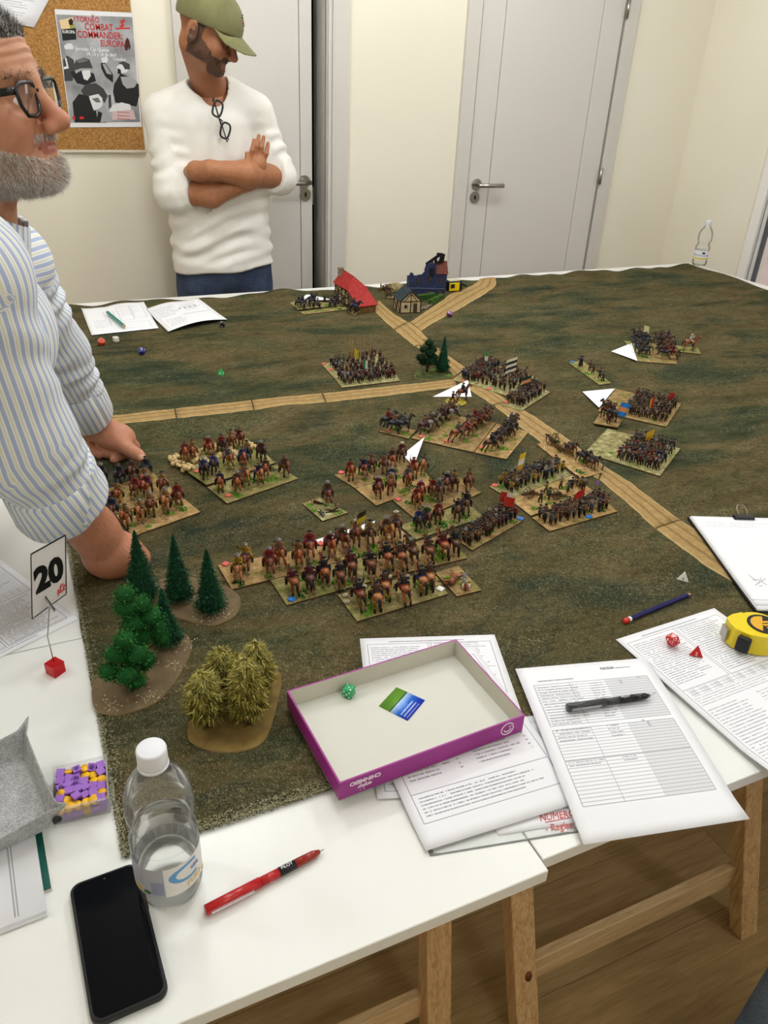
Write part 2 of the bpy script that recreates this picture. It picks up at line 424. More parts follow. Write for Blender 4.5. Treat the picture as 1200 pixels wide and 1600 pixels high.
# ================================================================== TABLES, MAT, ROADS
M_top = Mt('white_melamine', (236, 236, 231), 0.32, 0.45)
M_top.col(M_top.ramp(M_top.noise(6, detail=3), [(0.3, (233, 233, 227)), (0.7, (239, 239, 235))])); M_top = M_top.mat
M_edge = plain('white_edge_band', (222, 221, 216), 0.45)
def pine():
    m = Mt('pine_wood', (196, 152, 98), 0.5, 0.3)
    g = m.noise(7, m.mapv((14, 14, 1.4)), 4, 0.6, dist=0.8)
    g2 = m.noise(20, m.mapv((20, 20, 1.0)), 3)
    m.col(m.mix(0.3, m.ramp(g, [(0.3, (178, 136, 88)), (0.5, (208, 172, 122)), (0.7, (224, 192, 146))]), m.ramp(g2, [(0.4, (150, 104, 60)), (0.6, (226, 188, 138))])))
    m.bump(g, 0.1, 0.001); return m.mat
M_pine = pine()
M_pinex = Mt('pine_wood_crosswise', (196, 152, 98), 0.5, 0.3)
_g = M_pinex.noise(7, M_pinex.mapv((1.4, 14, 14)), 4, 0.6, dist=0.8)
M_pinex.col(M_pinex.ramp(_g, [(0.3, (190, 154, 106)), (0.5, (214, 182, 136)), (0.7, (230, 202, 158))])); M_pinex = M_pinex.mat
M_knot = plain('pine_knot', (110, 66, 34), 0.6, var=0.2, scale=120)

TOPS = [('front', -0.78, 0.42, 0.412, 1.012, 0.0, 'white tabletop at the front left carrying phone, bottle and red pen'),
        ('front', 0.422, 1.62, 0.426, 1.012, 0.0, 'white tabletop at the front centre under the loose rule sheets'),
        ('front', 1.622, 3.02, 0.426, 1.012, 0.0, 'white tabletop at the near right mostly under the green mat'),
        ('rear', -0.135, 1.44, 1.014, 2.072, 0.0, 'white tabletop beside the man in the striped shirt'),
        ('rear', 1.442, 3.02, 1.014, 2.072, 0.0, 'white tabletop under the right middle of the green mat'),
        ('rear', -0.135, 1.44, 2.074, 2.945, 0.0, 'white tabletop at the back left in front of the standing man'),
        ('rear', 1.442, 3.02, 2.074, 2.955, 0.0, 'white tabletop in the far right corner by the window')]
for kind, x0, x1, y0, y1, dz, lab in TOPS:
    b = MB(); b.box(((x0 + x1) / 2, (y0 + y1) / 2, TZ - 0.0095 + dz), (x1 - x0, y1 - y0, 0.019))
    bevel(tag(b.build('tabletop', M_top), lab, 'tabletop', 'white tabletops pushed together'), 0.0015)
def trestle(x0, x1, yf, yb, ytop, label, knot=False, zst=0.12):
    r = thing('trestle', label, 'trestle', ((x0 + x1) / 2, (yf + yb) / 2, 0), 'pine trestles under the tabletops')
    zt = TZ - 0.02
    for x in (x0, x1):
        for yb_, yt in ((yf, ytop), (yb, ytop + 0.05)):
            b = MB(); b.bar((x, yb_, 0.0), (x, yt, zt - 0.03), 0.045, 0.034, 0, up=(0, 1, 0))
            for v in range(len(b.v)):
                if b.v[v][2] < 0.03: b.v[v] = (b.v[v][0], b.v[v][1], 0.0)
            lg = bevel(b.build('leg', M_pine, r), 0.002)
            if knot and x == x0 and yb_ == yf:
                k = MB(); p = Vector((x, yb_, 0)).lerp(Vector((x, yt, zt - 0.03)), 0.21); nrm = Vector((0, -1, (yt - yb_) / zt)).normalized()
                k.tube([p + nrm * 0.012 + Vector((0.004, 0, 0)), p + nrm * 0.0178 + Vector((0.004, 0, 0))], [(0.010, 0.007)] * 2, 14); k.build('knot', M_knot, lg)
    for y_, z_ in ((yf, zst), (yb, zst + 0.1)):
        t = z_ / zt; yy_ = y_ + (ytop - y_) * t + 0.02
        b = MB(); b.bar((x0 - 0.0, yy_, z_), (x1 + 0.0, yy_, z_), 0.018, 0.062); bevel(b.build('stretcher', M_pinex, r), 0.002)
    b = MB(); b.bar((x0 - 0.06, ytop + 0.025, zt - 0.025), (x1 + 0.06, ytop + 0.025, zt - 0.025), 0.07, 0.045); bevel(b.build('top_beam', M_pinex, r), 0.002)
trestle(-0.16, 0.43, 0.585, 0.95, 0.70, 'pine trestle under the front left tabletop, its leg nearest the knotted one')
trestle(0.59, 1.122, 0.545, 1.02, 0.76, 'pine trestle with a knotted front leg under the front centre tabletop', True)
trestle(1.85, 2.45, 0.56, 1.0, 0.76, 'pine trestle under the right tabletop in deep shade')
trestle(0.3, 0.9, 1.75, 2.3, 2.0, 'pine trestle in the dark beneath the back left tabletop')
trestle(1.9, 2.5, 1.75, 2.3, 2.0, 'pine trestle in the dark beneath the far right tabletop')

# --- battle mat
MZ = TZ + 0.0055                   # top of the mat pile
MX0, MX1, MY0, MY1 = -0.006, 2.955, 0.606, 2.875
def matmat():
    m = Mt('faux_fur_mat', (86, 78, 54), 0.95, 0.05)
    big = m.noise(2.6, m.mapv((0.8, 1.5, 1)), 4, 0.6, dist=0.8); mid = m.noise(9, m.mapv((0.8, 1.5, 1)), 5, 0.65)
    c = m.ramp(big, [(0.34, (34, 52, 40)), (0.42, (66, 70, 44)), (0.50, (99, 85, 55)), (0.57, (82, 74, 46)), (0.65, (36, 52, 42))])
    c = m.mix(0.36, c, m.ramp(mid, [(0.32, (40, 46, 32)), (0.5, (75, 72, 48)), (0.68, (114, 105, 76))]))
    fib = m.noise(260, m.mapv((1.0, 0.5, 1)), 4, 0.75); fib2 = m.noise(120, m.mapv((0.6, 1, 1), (0, 0, 0.6)), 4, 0.75)
    dry = m.noise(5.5, m.mapv((0.6, 1.9, 1), (0, 0, 0.3)), 5, 0.7, dist=1.6)
    amt = X(m.nt, m.ramp(dry, [(0.42, (24, 24, 24)), (0.62, (175, 175, 175))]))
    sp = X(m.nt, m.ramp(fib, [(0.50, (0, 0, 0)), (0.64, (255, 255, 255))]))
    c = m.mix(amt * sp, c, (170, 160, 124))
    dk = X(m.nt, m.ramp(fib2, [(0.36, (255, 255, 255)), (0.52, (0, 0, 0))]))
    c = m.mix(dk * 0.5, c, (34, 35, 24))
    m.col(c)
    m.bump(fib, 0.75, 0.003); return m.mat
M_mat = matmat()
def mat_z(x, y):
    z = MZ
    k = max(0.0, min(1.0, (y - 2.62) / 0.22))
    z += k * (0.006 + 0.005 * math.sin(x * 17 + 1.3 * math.sin(x * 5)) + 0.003 * math.sin(x * 41 + 2))
    k2 = max(0.0, min(1.0, (x - 2.75) / 0.2)); z += k2 * (0.006 + 0.006 * math.sin(y * 15))
    # a long soft crease running in from the left edge beside the resting hand
    d = abs((y - 1.62) + 0.55 * (x - 0.1)); z += 0.008 * math.exp(-(d / 0.05) ** 2) * max(0, 1 - abs(x - 0.25) / 0.35)
    return z
NXM, NYM = 180, 150
b = MB(); vs = []; fs = []
for j in range(NYM + 1):
    for i in range(NXM + 1):
        u, v = i / NXM, j / NYM; x = MX0 + (MX1 - MX0) * u; y = MY0 + (MY1 - MY0) * v
        if i == 0: x += 0.002 * math.sin(y * 11) + 0.0012 * math.sin(y * 47)
        if j == 0: y += 0.002 * math.sin(x * 13) + 0.0012 * math.sin(x * 61)
        if j == NYM: y += 0.012 * math.sin(x * 9) + 0.006 * math.sin(x * 23)
        z = mat_z(x, y); edge = (i in (0, NXM) or j in (0,))
        vs.append((x, y, TZ + 0.0008 if edge else z))
for j in range(NYM):
    for i in range(NXM):
        a = j * (NXM + 1) + i; fs.append((a, a + 1, a + NXM + 2, a + NXM + 1))
b.add(vs, fs, 0, True)
# underside so that the sheet is closed
n0 = (NXM + 1) * NYM
rim = [n0 + i for i in range(NXM + 1)]
b2 = len(b.v); b.v.extend([(vs[i][0], vs[i][1] + 0.001, TZ + 0.0006) for i in rim])
for i in range(NXM): b.f.append((rim[i], rim[i + 1], b2 + i + 1, b2 + i)); b.m.append(0); b.sm.append(True)
mat_o = tag(b.build('battle_mat', M_mat), 'green and brown faux fur battlefield mat covering the tables', 'game mat')
# loose pile fibres on the near part of the mat (uncountable)
def pile():
    rs = np.random.RandomState(3); N = 190000
    x = rs.uniform(MX0, 1.25, N); y = MY0 + (1.55 - MY0) * rs.uniform(0, 1, N) ** 1.5
    e = 9000; y[:e] = MY0 + rs.uniform(-0.002, 0.004, e); x[:e] = rs.uniform(MX0, 1.1, e)
    y[e:e + 6000] = rs.uniform(MY0, 1.5, 6000); x[e:e + 6000] = MX0 + rs.uniform(-0.002, 0.004, 6000)
    z = np.full(N, MZ - 0.0006); z[:e + 6000] = TZ + rs.uniform(0.001, 0.005, e + 6000)
    a = rs.uniform(0, 2 * PI, N); L = rs.uniform(0.003, 0.0065, N); t = rs.uniform(0.2, 0.75, N)
    dx = np.cos(a) * L * (1 - t); dy = np.sin(a) * L * (1 - t) - 0.0015; dz = L * t * 0.55
    w = 0.00048; px_, py_ = -np.sin(a) * w, np.cos(a) * w
    V = np.empty((N, 3, 3), np.float32)
    V[:, 0] = np.stack([x - px_, y - py_, z], 1); V[:, 1] = np.stack([x + px_, y + py_, z], 1); V[:, 2] = np.stack([x + dx, y + dy, z + dz], 1)
    me = bpy.data.meshes.new('pile'); me.vertices.add(N * 3); me.vertices.foreach_set('co', V.ravel())
    me.loops.add(N * 3); me.loops.foreach_set('vertex_index', np.arange(N * 3, dtype=np.int32))
    me.polygons.add(N); me.polygons.foreach_set('loop_start', np.arange(0, N * 3, 3, dtype=np.int32)); me.polygons.foreach_set('loop_total', np.full(N, 3, np.int32))
    me.materials.append(M_mat); me.materials.append(plain('pale_fibre', (178, 173, 140), .95, .05)); me.materials.append(plain('dark_fibre', (70, 68, 48), .95, .05)); me.polygons.foreach_set('material_index', rs.choice([1, 1, 1, 0, 2], N).astype(np.int32)); me.update(); me.validate()
    o = link('pile', me, mat_o); o['kind'] = 'stuff'
pile()

# --- roads: strips with ragged edges and two worn ruts
def roadmat():
    m = Mt('latex_road', (172, 138, 84), 0.75, 0.2)
    u, v = m.uv()
    n = m.noise(60, m.mapv((1, 1, 1)), 4, 0.65); st = m.noise(9, m.comb(u * 60.0, v * 0.6), 3, 0.6)
    c = m.ramp(n, [(0.3, (140, 112, 66)), (0.5, (168, 138, 88)), (0.72, (194, 166, 116))])
    c = m.mix(0.45, c, m.ramp(st, [(0.35, (122, 92, 50)), (0.6, (198, 166, 110))]))
    wob = X(m.nt, m.noise(4, m.comb(v * 0.35, 0.0), 2)) * 0.12 - 0.06
    r1 = ((u + wob - 0.33).abs() < 0.05); r2 = ((u + wob - 0.68).abs() < 0.05)
    c = m.mix((r1 + r2) * 0.5, c, (112, 82, 42))
    ed = (u < 0.06) + (u > 0.94); c = m.mix(ed * 0.35, c, (214, 186, 132))
    m.col(c); m.bump(st, 0.5, 0.002); return m.mat
M_road = roadmat()
rr = random.Random(5)
def road(label, left, right, z=None, joined=False):
    """strip from matching left/right pixel polylines"""
    zz = MZ + 0.0012
    A = [at(p[0], p[1], zz) for p in left]; B = [at(p[0], p[1], zz) for p in right]
    def resample(P, n):
        L = [0];
        for i in range(1, len(P)): L.append(L[-1] + (P[i] - P[i - 1]).length)
        out = []
        for k in range(n + 1):
            s = L[-1] * k / n; i = 1
            while i < len(L) - 1 and L[i] < s: i += 1
            t = (s - L[i - 1]) / max(1e-9, L[i] - L[i - 1]); out.append(P[i - 1].lerp(P[i], t))
        return out, L[-1]
    ln = sum((A[i + 1] - A[i]).length for i in range(len(A) - 1)); n = max(6, int(ln / 0.018))
    A, la = resample(A, n); B, lb = resample(B, n)
    b = MB(); vs = []; uv = []; M = 6
    for k in range(n + 1):
        d = (B[k] - A[k]); w = d.length; d = d / max(w, 1e-6)
        a = A[k] + d * rr.uniform(-0.0018, 0.0018); c = B[k] + d * rr.uniform(-0.0018, 0.0018)
        for j in range(M + 1):
            t = j / M; p = a.lerp(c, t)
            prof = 0.0026 if 0 < j < M else 0.0004
            if j in (2, 4): prof = 0.0017
            vs.append((p.x, p.y, mat_z(p.x, p.y) + prof)); uv.append((t, k / n * la * 12))
    fs = [(k * (M + 1) + j, (k + 1) * (M + 1) + j, (k + 1) * (M + 1) + j + 1, k * (M + 1) + j + 1) for k in range(n) for j in range(M)]
    b.add(vs, fs, 0, True); nb = len(vs)
    b.v.extend([(v[0], v[1], min(v[2], mat_z(v[0], v[1])) - 0.0004) for v in vs]); uv += uv
    b.f.extend([tuple(nb + i for i in f[::-1]) for f in fs]); b.m += [0] * len(fs); b.sm += [True] * len(fs)
    for k in (0, n):
        for j in range(M):
            q = (k * (M + 1) + j, k * (M + 1) + j + 1, nb + k * (M + 1) + j + 1, nb + k * (M + 1) + j)
            b.f.append(q if k == 0 else q[::-1]); b.m.append(0); b.sm.append(False)
    b.uv = uv
    return tag(b.build('road_strip', M_road), label, 'road strip', 'tan dirt road strips laid on the mat')
road('tan road strip running out from behind the striped sleeve', [(140, 653), (272, 638)], [(140, 667), (275, 653)])
road('tan road strip second from the left on the cross road', [(274, 638), (392, 625)], [(277, 653), (396, 640)])
road('tan road strip third from the left on the cross road', [(394, 625), (440, 619.5), (502, 614.5)], [(398, 640), (440, 633), (508, 628)])
road('tan road strip on the cross road reaching the junction beside the two small trees', [(504, 614.3), (600, 604), (711, 592)], [(510, 628), (610, 617), (713, 604)])
road('tan road strip descending beside the red roofed house to the fork', [(584, 484), (602, 502.5), (616, 514)], [(592, 470), (614, 489), (637, 503)])
road('tan forked road piece where the two village roads meet', [(617, 515), (640, 534), (648, 540)], [(639, 503), (657, 517), (676, 538)])
road('tan road strip climbing past the blue ruin to the back edge of the mat', [(641, 503), (668, 484.5), (704, 460.5), (738, 447), (749, 436.5)], [(657, 517), (674, 505.5), (722, 480), (758, 459), (775, 446), (774, 437)])
road('tan road strip running behind the two small trees', [(650, 541), (680, 566), (706, 590)], [(678, 539), (704, 558), (730, 576)])
road('tan road strip passing under the crowded infantry bases', [(708, 592), (736, 610), (770, 632)], [(731, 577), (762, 603), (796, 628)])
road('tan road strip below the infantry bases towards the gun team', [(772, 633), (820, 672), (858, 700)], [(798, 629), (830, 647), (872, 675)])
road('tan road strip beside the long base with the gun team', [(860, 701), (890, 722), (935, 748)], [(874, 676), (904, 698), (942, 726)])
road('tan road strip right of the artillery bases', [(937, 749), (974, 780), (1024, 825)], [(944, 727), (985, 753), (1062, 812)])
road('tan road strip leading under the clipboard', [(1026, 826), (1095, 878), (1144, 909), (1166, 922)], [(1064, 813), (1105, 838), (1150, 868), (1185, 890)])
# ================================================================== MINIATURE ARMIES
ur = random.Random(11)
HORSE = {'bay': (104, 52, 26), 'chestnut': (134, 70, 32), 'brown': (80, 44, 26), 'dark': (44, 30, 24), 'black': (30, 29, 34), 'dun': (150, 96, 50), 'grey': (120, 112, 104)}
def hm(c): return plain('horse_' + c, HORSE[c], 0.36, 0.5, var=0.35, scale=300)
M_mane = plain('mini_mane', (24, 18, 15), 0.7)
M_sock = plain('mini_hoof', (150, 128, 104), 0.6)
COAT = {'buff': (150, 118, 70), 'red': (128, 34, 28), 'blue': (42, 58, 112), 'black': (36, 34, 38), 'grey': (92, 92, 92), 'brown': (82, 56, 38), 'green': (52, 72, 46), 'white': (190, 182, 166), 'yellow': (168, 134, 46), 'maroon': (84, 28, 30), 'navy': (34, 40, 70), 'tan': (134, 100, 66)}
def cm(c): return plain('coat_' + c, tuple(v * .80 for v in COAT[c]), 0.6, 0.3, var=0.35, scale=400)
M_skin_m = plain('mini_skin', (196, 140, 104), 0.6)
M_hatblack = plain('mini_hat_black', (30, 27, 26), 0.7)
M_hatsteel = plain('mini_steel', (120, 120, 122), 0.35, 0.5, 0.7)
M_hatbrown = plain('mini_hat_brown', (78, 54, 36), 0.7)
M_hatwhite = plain('mini_hat_white', (190, 180, 162), 0.6)
M_boot = plain('mini_boot', (40, 28, 20), 0.6)
M_wood_m = plain('mini_wood', (104, 74, 44), 0.6)
M_lace = plain('mini_lace', (160, 142, 116), 0.7)
HATS = {'black': M_hatblack, 'steel': M_hatsteel, 'brown': M_hatbrown, 'white': M_hatwhite}

HM = {}
def horse_mesh(col, pose):
    """horse about 40 mm long facing +x; mats: coat, mane, socks"""
    k = (col, pose)
    if k in HM: return HM[k]
    b = MB(); mm = 0.001
    def T(pts, rad, n=7, m=0): b.tube([Vector(p) * mm for p in pts], [(r * mm if not isinstance(r, tuple) else (r[0] * mm, r[1] * mm)) for r in rad], n, m)
    T([(-15, 0, 23), (-12.5, 0, 23.4), (-7, 0, 22.6), (0, 0, 22), (7, 0, 22.6), (11, 0, 23), (13.5, 0, 23.6)], [2.2, 5.2, 5.7, 5.6, 5.6, 4.6, 2.2], 8)
    up = {'walk': 0, 'gallop': -3, 'stand': 1}[pose]
    T([(9, 0, 24.5), (13, 0, 29 + up * .4), (16.5, 0, 34 + up), (18.5, 0, 36.5 + up)], [(4.6, 3.6), (3.9, 2.6), (3.0, 2.0), (2.2, 1.8)], 7)
    T([(17.5, 0, 36.8 + up), (20.5, 0, 34.6 + up), (24.5, 0, 30.6 + up), (25.5, 0, 29.4 + up)], [2.4, 2.5, 1.7, 1.2], 7)
    for s in (-1, 1): T([(17.6, s * 1.3, 38 + up), (17.8, s * 1.5, 40.6 + up)], [0.8, 0.2], 4, 0)
    T([(8, 0, 28.4), (12, 0, 33 + up * .4), (16, 0, 38 + up)], [0.9, 1.2, 0.8], 5, 1)
    T([(-15, 0, 24.5), (-18.5, 0, 23 + (3 if pose == 'gallop' else 0)), (-20, 0, 16 + (6 if pose == 'gallop' else 0)), (-20 - (3 if pose == 'gallop' else 0), 0, 9 + (8 if pose == 'gallop' else 0))], [1.2, 1.8, 1.6, 0.4], 5, 1)
    if pose == 'gallop':
        F = [[(10, 3, 20), (16, 3.2, 15), (20, 3.2, 10), (22, 3.2, 5)], [(10, -3, 20), (13, -3.2, 14), (17, -3.2, 10), (16, -3.2, 4)]]
        B = [[(-11, 3.2, 21), (-14, 3.4, 14), (-19, 3.4, 9), (-22, 3.4, 3)], [(-11, -3.2, 21), (-12, -3.4, 14), (-17, -3.4, 8), (-18, -3.4, 2)]]
    elif pose == 'walk':
        F = [[(10, 3, 20), (13.5, 3.2, 14), (12.5, 3.2, 8), (15, 3.2, 4)], [(10, -3, 20), (9, -3.2, 13), (9, -3.2, 6), (9, -3.2, 0.4)]]
        B = [[(-11, 3.2, 21), (-10, 3.4, 14), (-13.5, 3.4, 8), (-12, 3.4, 0.4)], [(-11, -3.2, 21), (-12, -3.4, 14), (-17, -3.4, 8.5), (-16, -3.4, 0.4)]]
    else:
        F = [[(10, s * 3, 20), (10.5, s * 3.2, 13), (10, s * 3.2, 6), (10.6, s * 3.2, 0.4)] for s in (1, -1)]
        B = [[(-11, s * 3.2, 21), (-10.5, s * 3.4, 14), (-13.5, s * 3.4, 8), (-12.5, s * 3.4, 0.4)] for s in (1, -1)]
    for P in F + B:
        T(P[:3], [(3.0, 2.4) if P in B else (2.6, 2.0), 1.7, 1.1], 6); T(P[2:], [1.1, 1.3], 6, 2 if ur.random() < 0.5 else 1)
    # saddle cloth
    T([(-4.5, 0, 24.2), (1, 0, 23.9), (4.5, 0, 24.2)], [(4.6, 6.4), (4.6, 6.6), (4.6, 6.2)], 8, 3)
    HM[k] = b; return b
HMM = {}
def horse(col, pose, cloth):
    k = (col, pose, cloth)
    if k not in HMM: HMM[k] = horse_mesh(col, pose).mesh('mounted_figure', [hm(col), M_mane, M_sock, cm(cloth)])
    return HMM[k]
RM = {}
def rider(coat, hat, arm):
    k = (coat, hat, arm)
    if k in RM: return RM[k]
    b = MB(); mm = 0.001
    def T(pts, rad, n=6, m=0): b.tube([Vector(p) * mm for p in pts], [r * mm if not isinstance(r, tuple) else (r[0] * mm, r[1] * mm) for r in rad], n, m)
    T([(-1, 0, 27), (-1, 0, 30), (-0.5, 0, 34.5), (-0.3, 0, 37), (0, 0, 38.2)], [(3.6, 4.4), (3.0, 3.4), (3.2, 4.2), (2.4, 3.4), (1.2, 1.3)], 8, 0)
    for s in (-1, 1):
        T([(-1, s * 3.2, 28), (4, s * 6.4, 25), (3.2, s * 6.9, 20)], [2.2, 2.0, 1.5], 6, 0)
        T([(3.2, s * 6.9, 20.5), (2.4, s * 7, 15), (4.6, s * 7, 14)], [1.7, 1.3, 0.9], 6, 2)
    if arm == 'raise':
        T([(0, -3.8, 36), (3, -6, 37), (4, -6.4, 42)], [1.4, 1.2, 1.0], 5, 0); T([(4, -6.4, 42), (7, -6.6, 52)], [0.4, 0.2], 4, 4)
    else:
        T([(0, -3.8, 36), (1, -5.6, 32), (6, -4, 32)], [1.4, 1.2, 1.0], 5, 0); T([(4.5, -4.4, 31.5), (10, -3.6, 34.5)], [0.5, 0.35], 4, 4)
    T([(0, 3.8, 36), (2, 5, 32), (7, 1.5, 31)], [1.4, 1.2, 1.0], 5, 0)
    b.ell(Vector((0.6, 0, 40)) * mm, (1.9 * mm, 1.7 * mm, 2.2 * mm), 1, 7, 5)
    T([(0.3, 0, 41.2), (0.3, 0, 41.5)], [3.5, 3.4], 9, 3); T([(0.3, 0, 41.2), (0.2, 0, 42.6), (0.1, 0, 43.6)], [2.1, 1.9, 0.8], 7, 3)
    T([(-0.5, 0, 37.6), (0.3, 0, 38.4)], [2.2, 1.7], 7, 5)
    RM[k] = b.mesh('rider', [cm(coat), M_skin_m, M_boot, HATS[hat], M_hatsteel, M_lace]); return RM[k]
FM = {}
def footman(coat, hat, kind):
    """standing figure 28 mm tall facing +x; kind: musket, pike, walk, gunner"""
    k = (coat, hat, kind)
    if k in FM: return FM[k]
    b = MB(); mm = 0.001
    def T(pts, rad, n=6, m=0): b.tube([Vector(p) * mm for p in pts], [r * mm if not isinstance(r, tuple) else (r[0] * mm, r[1] * mm) for r in rad], n, m)
    st = 2.2 if kind != 'pike' else 1.4
    T([(0, 1.4, 12), (st, 1.7, 6), (st * .6, 1.8, 0.6)], [1.9, 1.3, 1.0], 6, 2); T([(0, -1.4, 12), (-st * .5, -1.7, 6), (-st, -1.8, 0.6)], [1.9, 1.3, 1.0], 6, 2)
    T([(0, 0, 10.4), (0, 0, 13.5), (0.2, 0, 18.5), (0.2, 0, 20.6), (0.3, 0, 21.8)], [(2.9, 3.4), (2.2, 2.7), (2.5, 3.5), (1.9, 2.9), (1.0, 1.1)], 8, 0)
    if kind == 'musket':
        T([(0.2, -3, 20), (2.5, -3.6, 17.5), (5, -1.6, 19)], [1.2, 1.0, 0.8], 5, 0); T([(0.2, 3, 20), (3.5, 2.8, 17.8), (7, 0, 19.2)], [1.2, 1.0, 0.8], 5, 0)
        T([(-1.5, -1.4, 18.6), (13, -0.6, 20.4)], [0.65, 0.4], 4, 4)
    else:
        T([(0.2, -3, 20), (2.2, -4.2, 17), (4.5, -3, 15.5)], [1.2, 1.0, 0.8], 5, 0); T([(0.2, 3, 20), (2.5, 3.8, 17), (5, 0.5, 17)], [1.2, 1.0, 0.8], 5, 0)
    b.ell(Vector((0.5, 0, 23.7)) * mm, (1.7 * mm, 1.55 * mm, 2.0 * mm), 1, 7, 5)
    T([(0.3, 0, 24.8), (0.3, 0, 25.1)], [3.1, 3.0], 9, 3); T([(0.3, 0, 24.8), (0.2, 0, 26.2), (0.1, 0, 27.2)], [1.9, 1.7, 0.8], 7, 3)
    T([(0.1, 0, 21.2), (0.3, 0, 22)], [2.0, 1.5], 7, 5)
    FM[k] = b.mesh('foot_figure', [cm(coat), M_skin_m, M_boot, HATS[hat], M_wood_m, M_lace]); return FM[k]
_pk = MB(); _pk.tube([(0.004, -0.003, 0.004), (0.0045, -0.003, 0.075)], [0.0005, 0.00035], 4, 0); PIKE = _pk.mesh('pike', [plain('pike_ash', (142, 110, 66), 0.6)])
_pk = MB(); _pk.tube([(-0.012, -0.002, 0.017), (0.062, -0.001, 0.012)], [0.0005, 0.00035], 4, 0); PIKE_LOW = _pk.mesh('pike', [plain('pike_ash', (142, 110, 66), 0.6)])

def groundmat(name, a, b_, c, green):
    m = Mt(name, a, 0.95, 0.05)
    n = m.noise(60, detail=4, rough=0.7); g = m.noise(24, detail=3)
    col = m.ramp(n, [(0.3, b_), (0.5, a), (0.7, c)])
    gm = X(m.nt, m.ramp(g, [(0.5, (0, 0, 0)), (0.62, (255, 255, 255))]))
    col = m.mix(gm * green, col, m.ramp(n, [(0.35, (74, 92, 36)), (0.7, (136, 150, 72))]))
    m.col(col); m.bump(n, 0.9, 0.004); return m.mat
GR = {'sand': groundmat('base_sand', (170, 138, 92), (134, 102, 62), (202, 172, 126), 0.45),
      'olive': groundmat('base_olive', (140, 128, 82), (104, 96, 58), (172, 160, 112), 0.6),
      'earth': groundmat('base_earth', (148, 122, 82), (112, 88, 56), (178, 152, 108), 0.55),
      'pale': groundmat('base_pale', (150, 140, 96), (112, 106, 66), (196, 190, 150), 0.45)}
M_bedge = plain('base_card_edge', (84, 62, 38), 0.8)
M_tuft = plain('flock_green', (94, 136, 46), 0.95, 0.05, var=0.35, scale=300)
M_tuft2 = plain('flock_dark', (58, 104, 44), 0.95, 0.05, var=0.35, scale=300)
M_pink = plain('tag_pink', (216, 104, 92), 0.7); M_blue = plain('tag_blue', (50, 122, 206), 0.6); M_wtag = plain('tag_white', (232, 230, 226), 0.7)
TUFTS = []
for i in range(4):
    b = MB(); rs = random.Random(i)
    for k in range(34):
        a = rs.uniform(0, 2 * PI); r = 0.007 * math.sqrt(rs.random()); h = rs.uniform(0.0012, 0.0034)
        x, y = r * math.cos(a) * (1.5 if i % 2 else 1), r * math.sin(a)
        b.box((x, y, h / 2), (0.0022, 0.0022, h), 0, Matrix.Rotation(rs.uniform(0, 3), 3, 'Z') @ Matrix.Rotation(rs.uniform(-.5, .5), 3, 'X'), 0.4)
    TUFTS.append((b, i))
TM = [b.mesh('grass_tuft', [M_tuft if i < 3 else M_tuft2]) for b, i in TUFTS]
BT = 0.003
GRP = 'based miniature units on the battle mat'
def quad(pxs): return [at(p[0], p[1], MZ + BT) for p in pxs]
def base(label, pxs, ground='sand', group=GRP, cat='miniature unit', tufts=6, tagc=None, tagpos=None, round_=False, name='miniature_unit', lift=0.0):
    P = quad(pxs); c = sum(P, Vector()) / len(P); z0 = mat_z(c.x, c.y) + 0.0003 + lift
    r = thing(name, label, cat, (c.x, c.y, z0), group); r['_q'] = 0
    b = MB()
    if round_:
        rx = (P[1] - P[0]).length / 2; poly = [(c.x + rx * math.cos(t * PI / 14), c.y + rx * math.sin(t * PI / 14)) for t in range(28)]
    else: poly = [(p.x, p.y) for p in P]
    b.prism(poly, z0, z0 + BT, 0, 1)
    del r['_q']
    b.build('base_plate', [GR[ground] if isinstance(ground, str) else ground, M_bedge], r)
    for i in range(tufts):
        u, v = ur.uniform(0.08, 0.92), ur.uniform(0.08, 0.92)
        p = P[0].lerp(P[1], u).lerp(P[3].lerp(P[2], u), v) if not round_ else c
        link('grass_tuft', TM[ur.choice((0, 1, 2, 0, 1, 2, 3))], r, xf((p.x, p.y, z0 + BT - 0.0004), ur.uniform(0, 6), ur.uniform(0.7, 1.3)))
    if tagc:
        p = at(tagpos[0], tagpos[1], z0 + BT); b = MB(); b.box((0, 0, 0.0012), (0.011, 0.011, 0.0024))
        b.build('marker_tag', {'pink': M_pink, 'blue': M_blue, 'white': M_wtag}[tagc], r, xf((p.x, p.y, z0 + BT), ur.uniform(0.3, 0.8)))
    return r, z0 + BT, P
def facing(pa, pb):
    a, b_ = at(*pa), at(*pb); return math.atan2(b_.y - a.y, b_.x - a.x)
def put_cav(r, z, feet, ang, cols, coats, hats, pose=('walk', 'stand', 'gallop'), s=1.0, jit=0.22, px=True):
    s *= 1.10
    for f in feet:
        p = at(f[0], f[1], z) if px else f
        hc = ur.choice(cols); co = ur.choice(coats)
        M = xf((p.x, p.y, z - 0.0002), ang + ur.uniform(-jit, jit), s * ur.uniform(0.94, 1.04))
        M = M @ Matrix.Diagonal((1.0, 1.28, 1.0, 1.0))
        h = link('mounted_figure', horse(hc, ur.choice(pose), ur.choice(('red', 'brown', 'black', 'tan', 'blue'))), r, M)
        link('rider', rider(co, ur.choice(hats), ur.choice(('raise', 'low', 'low'))), h, M)
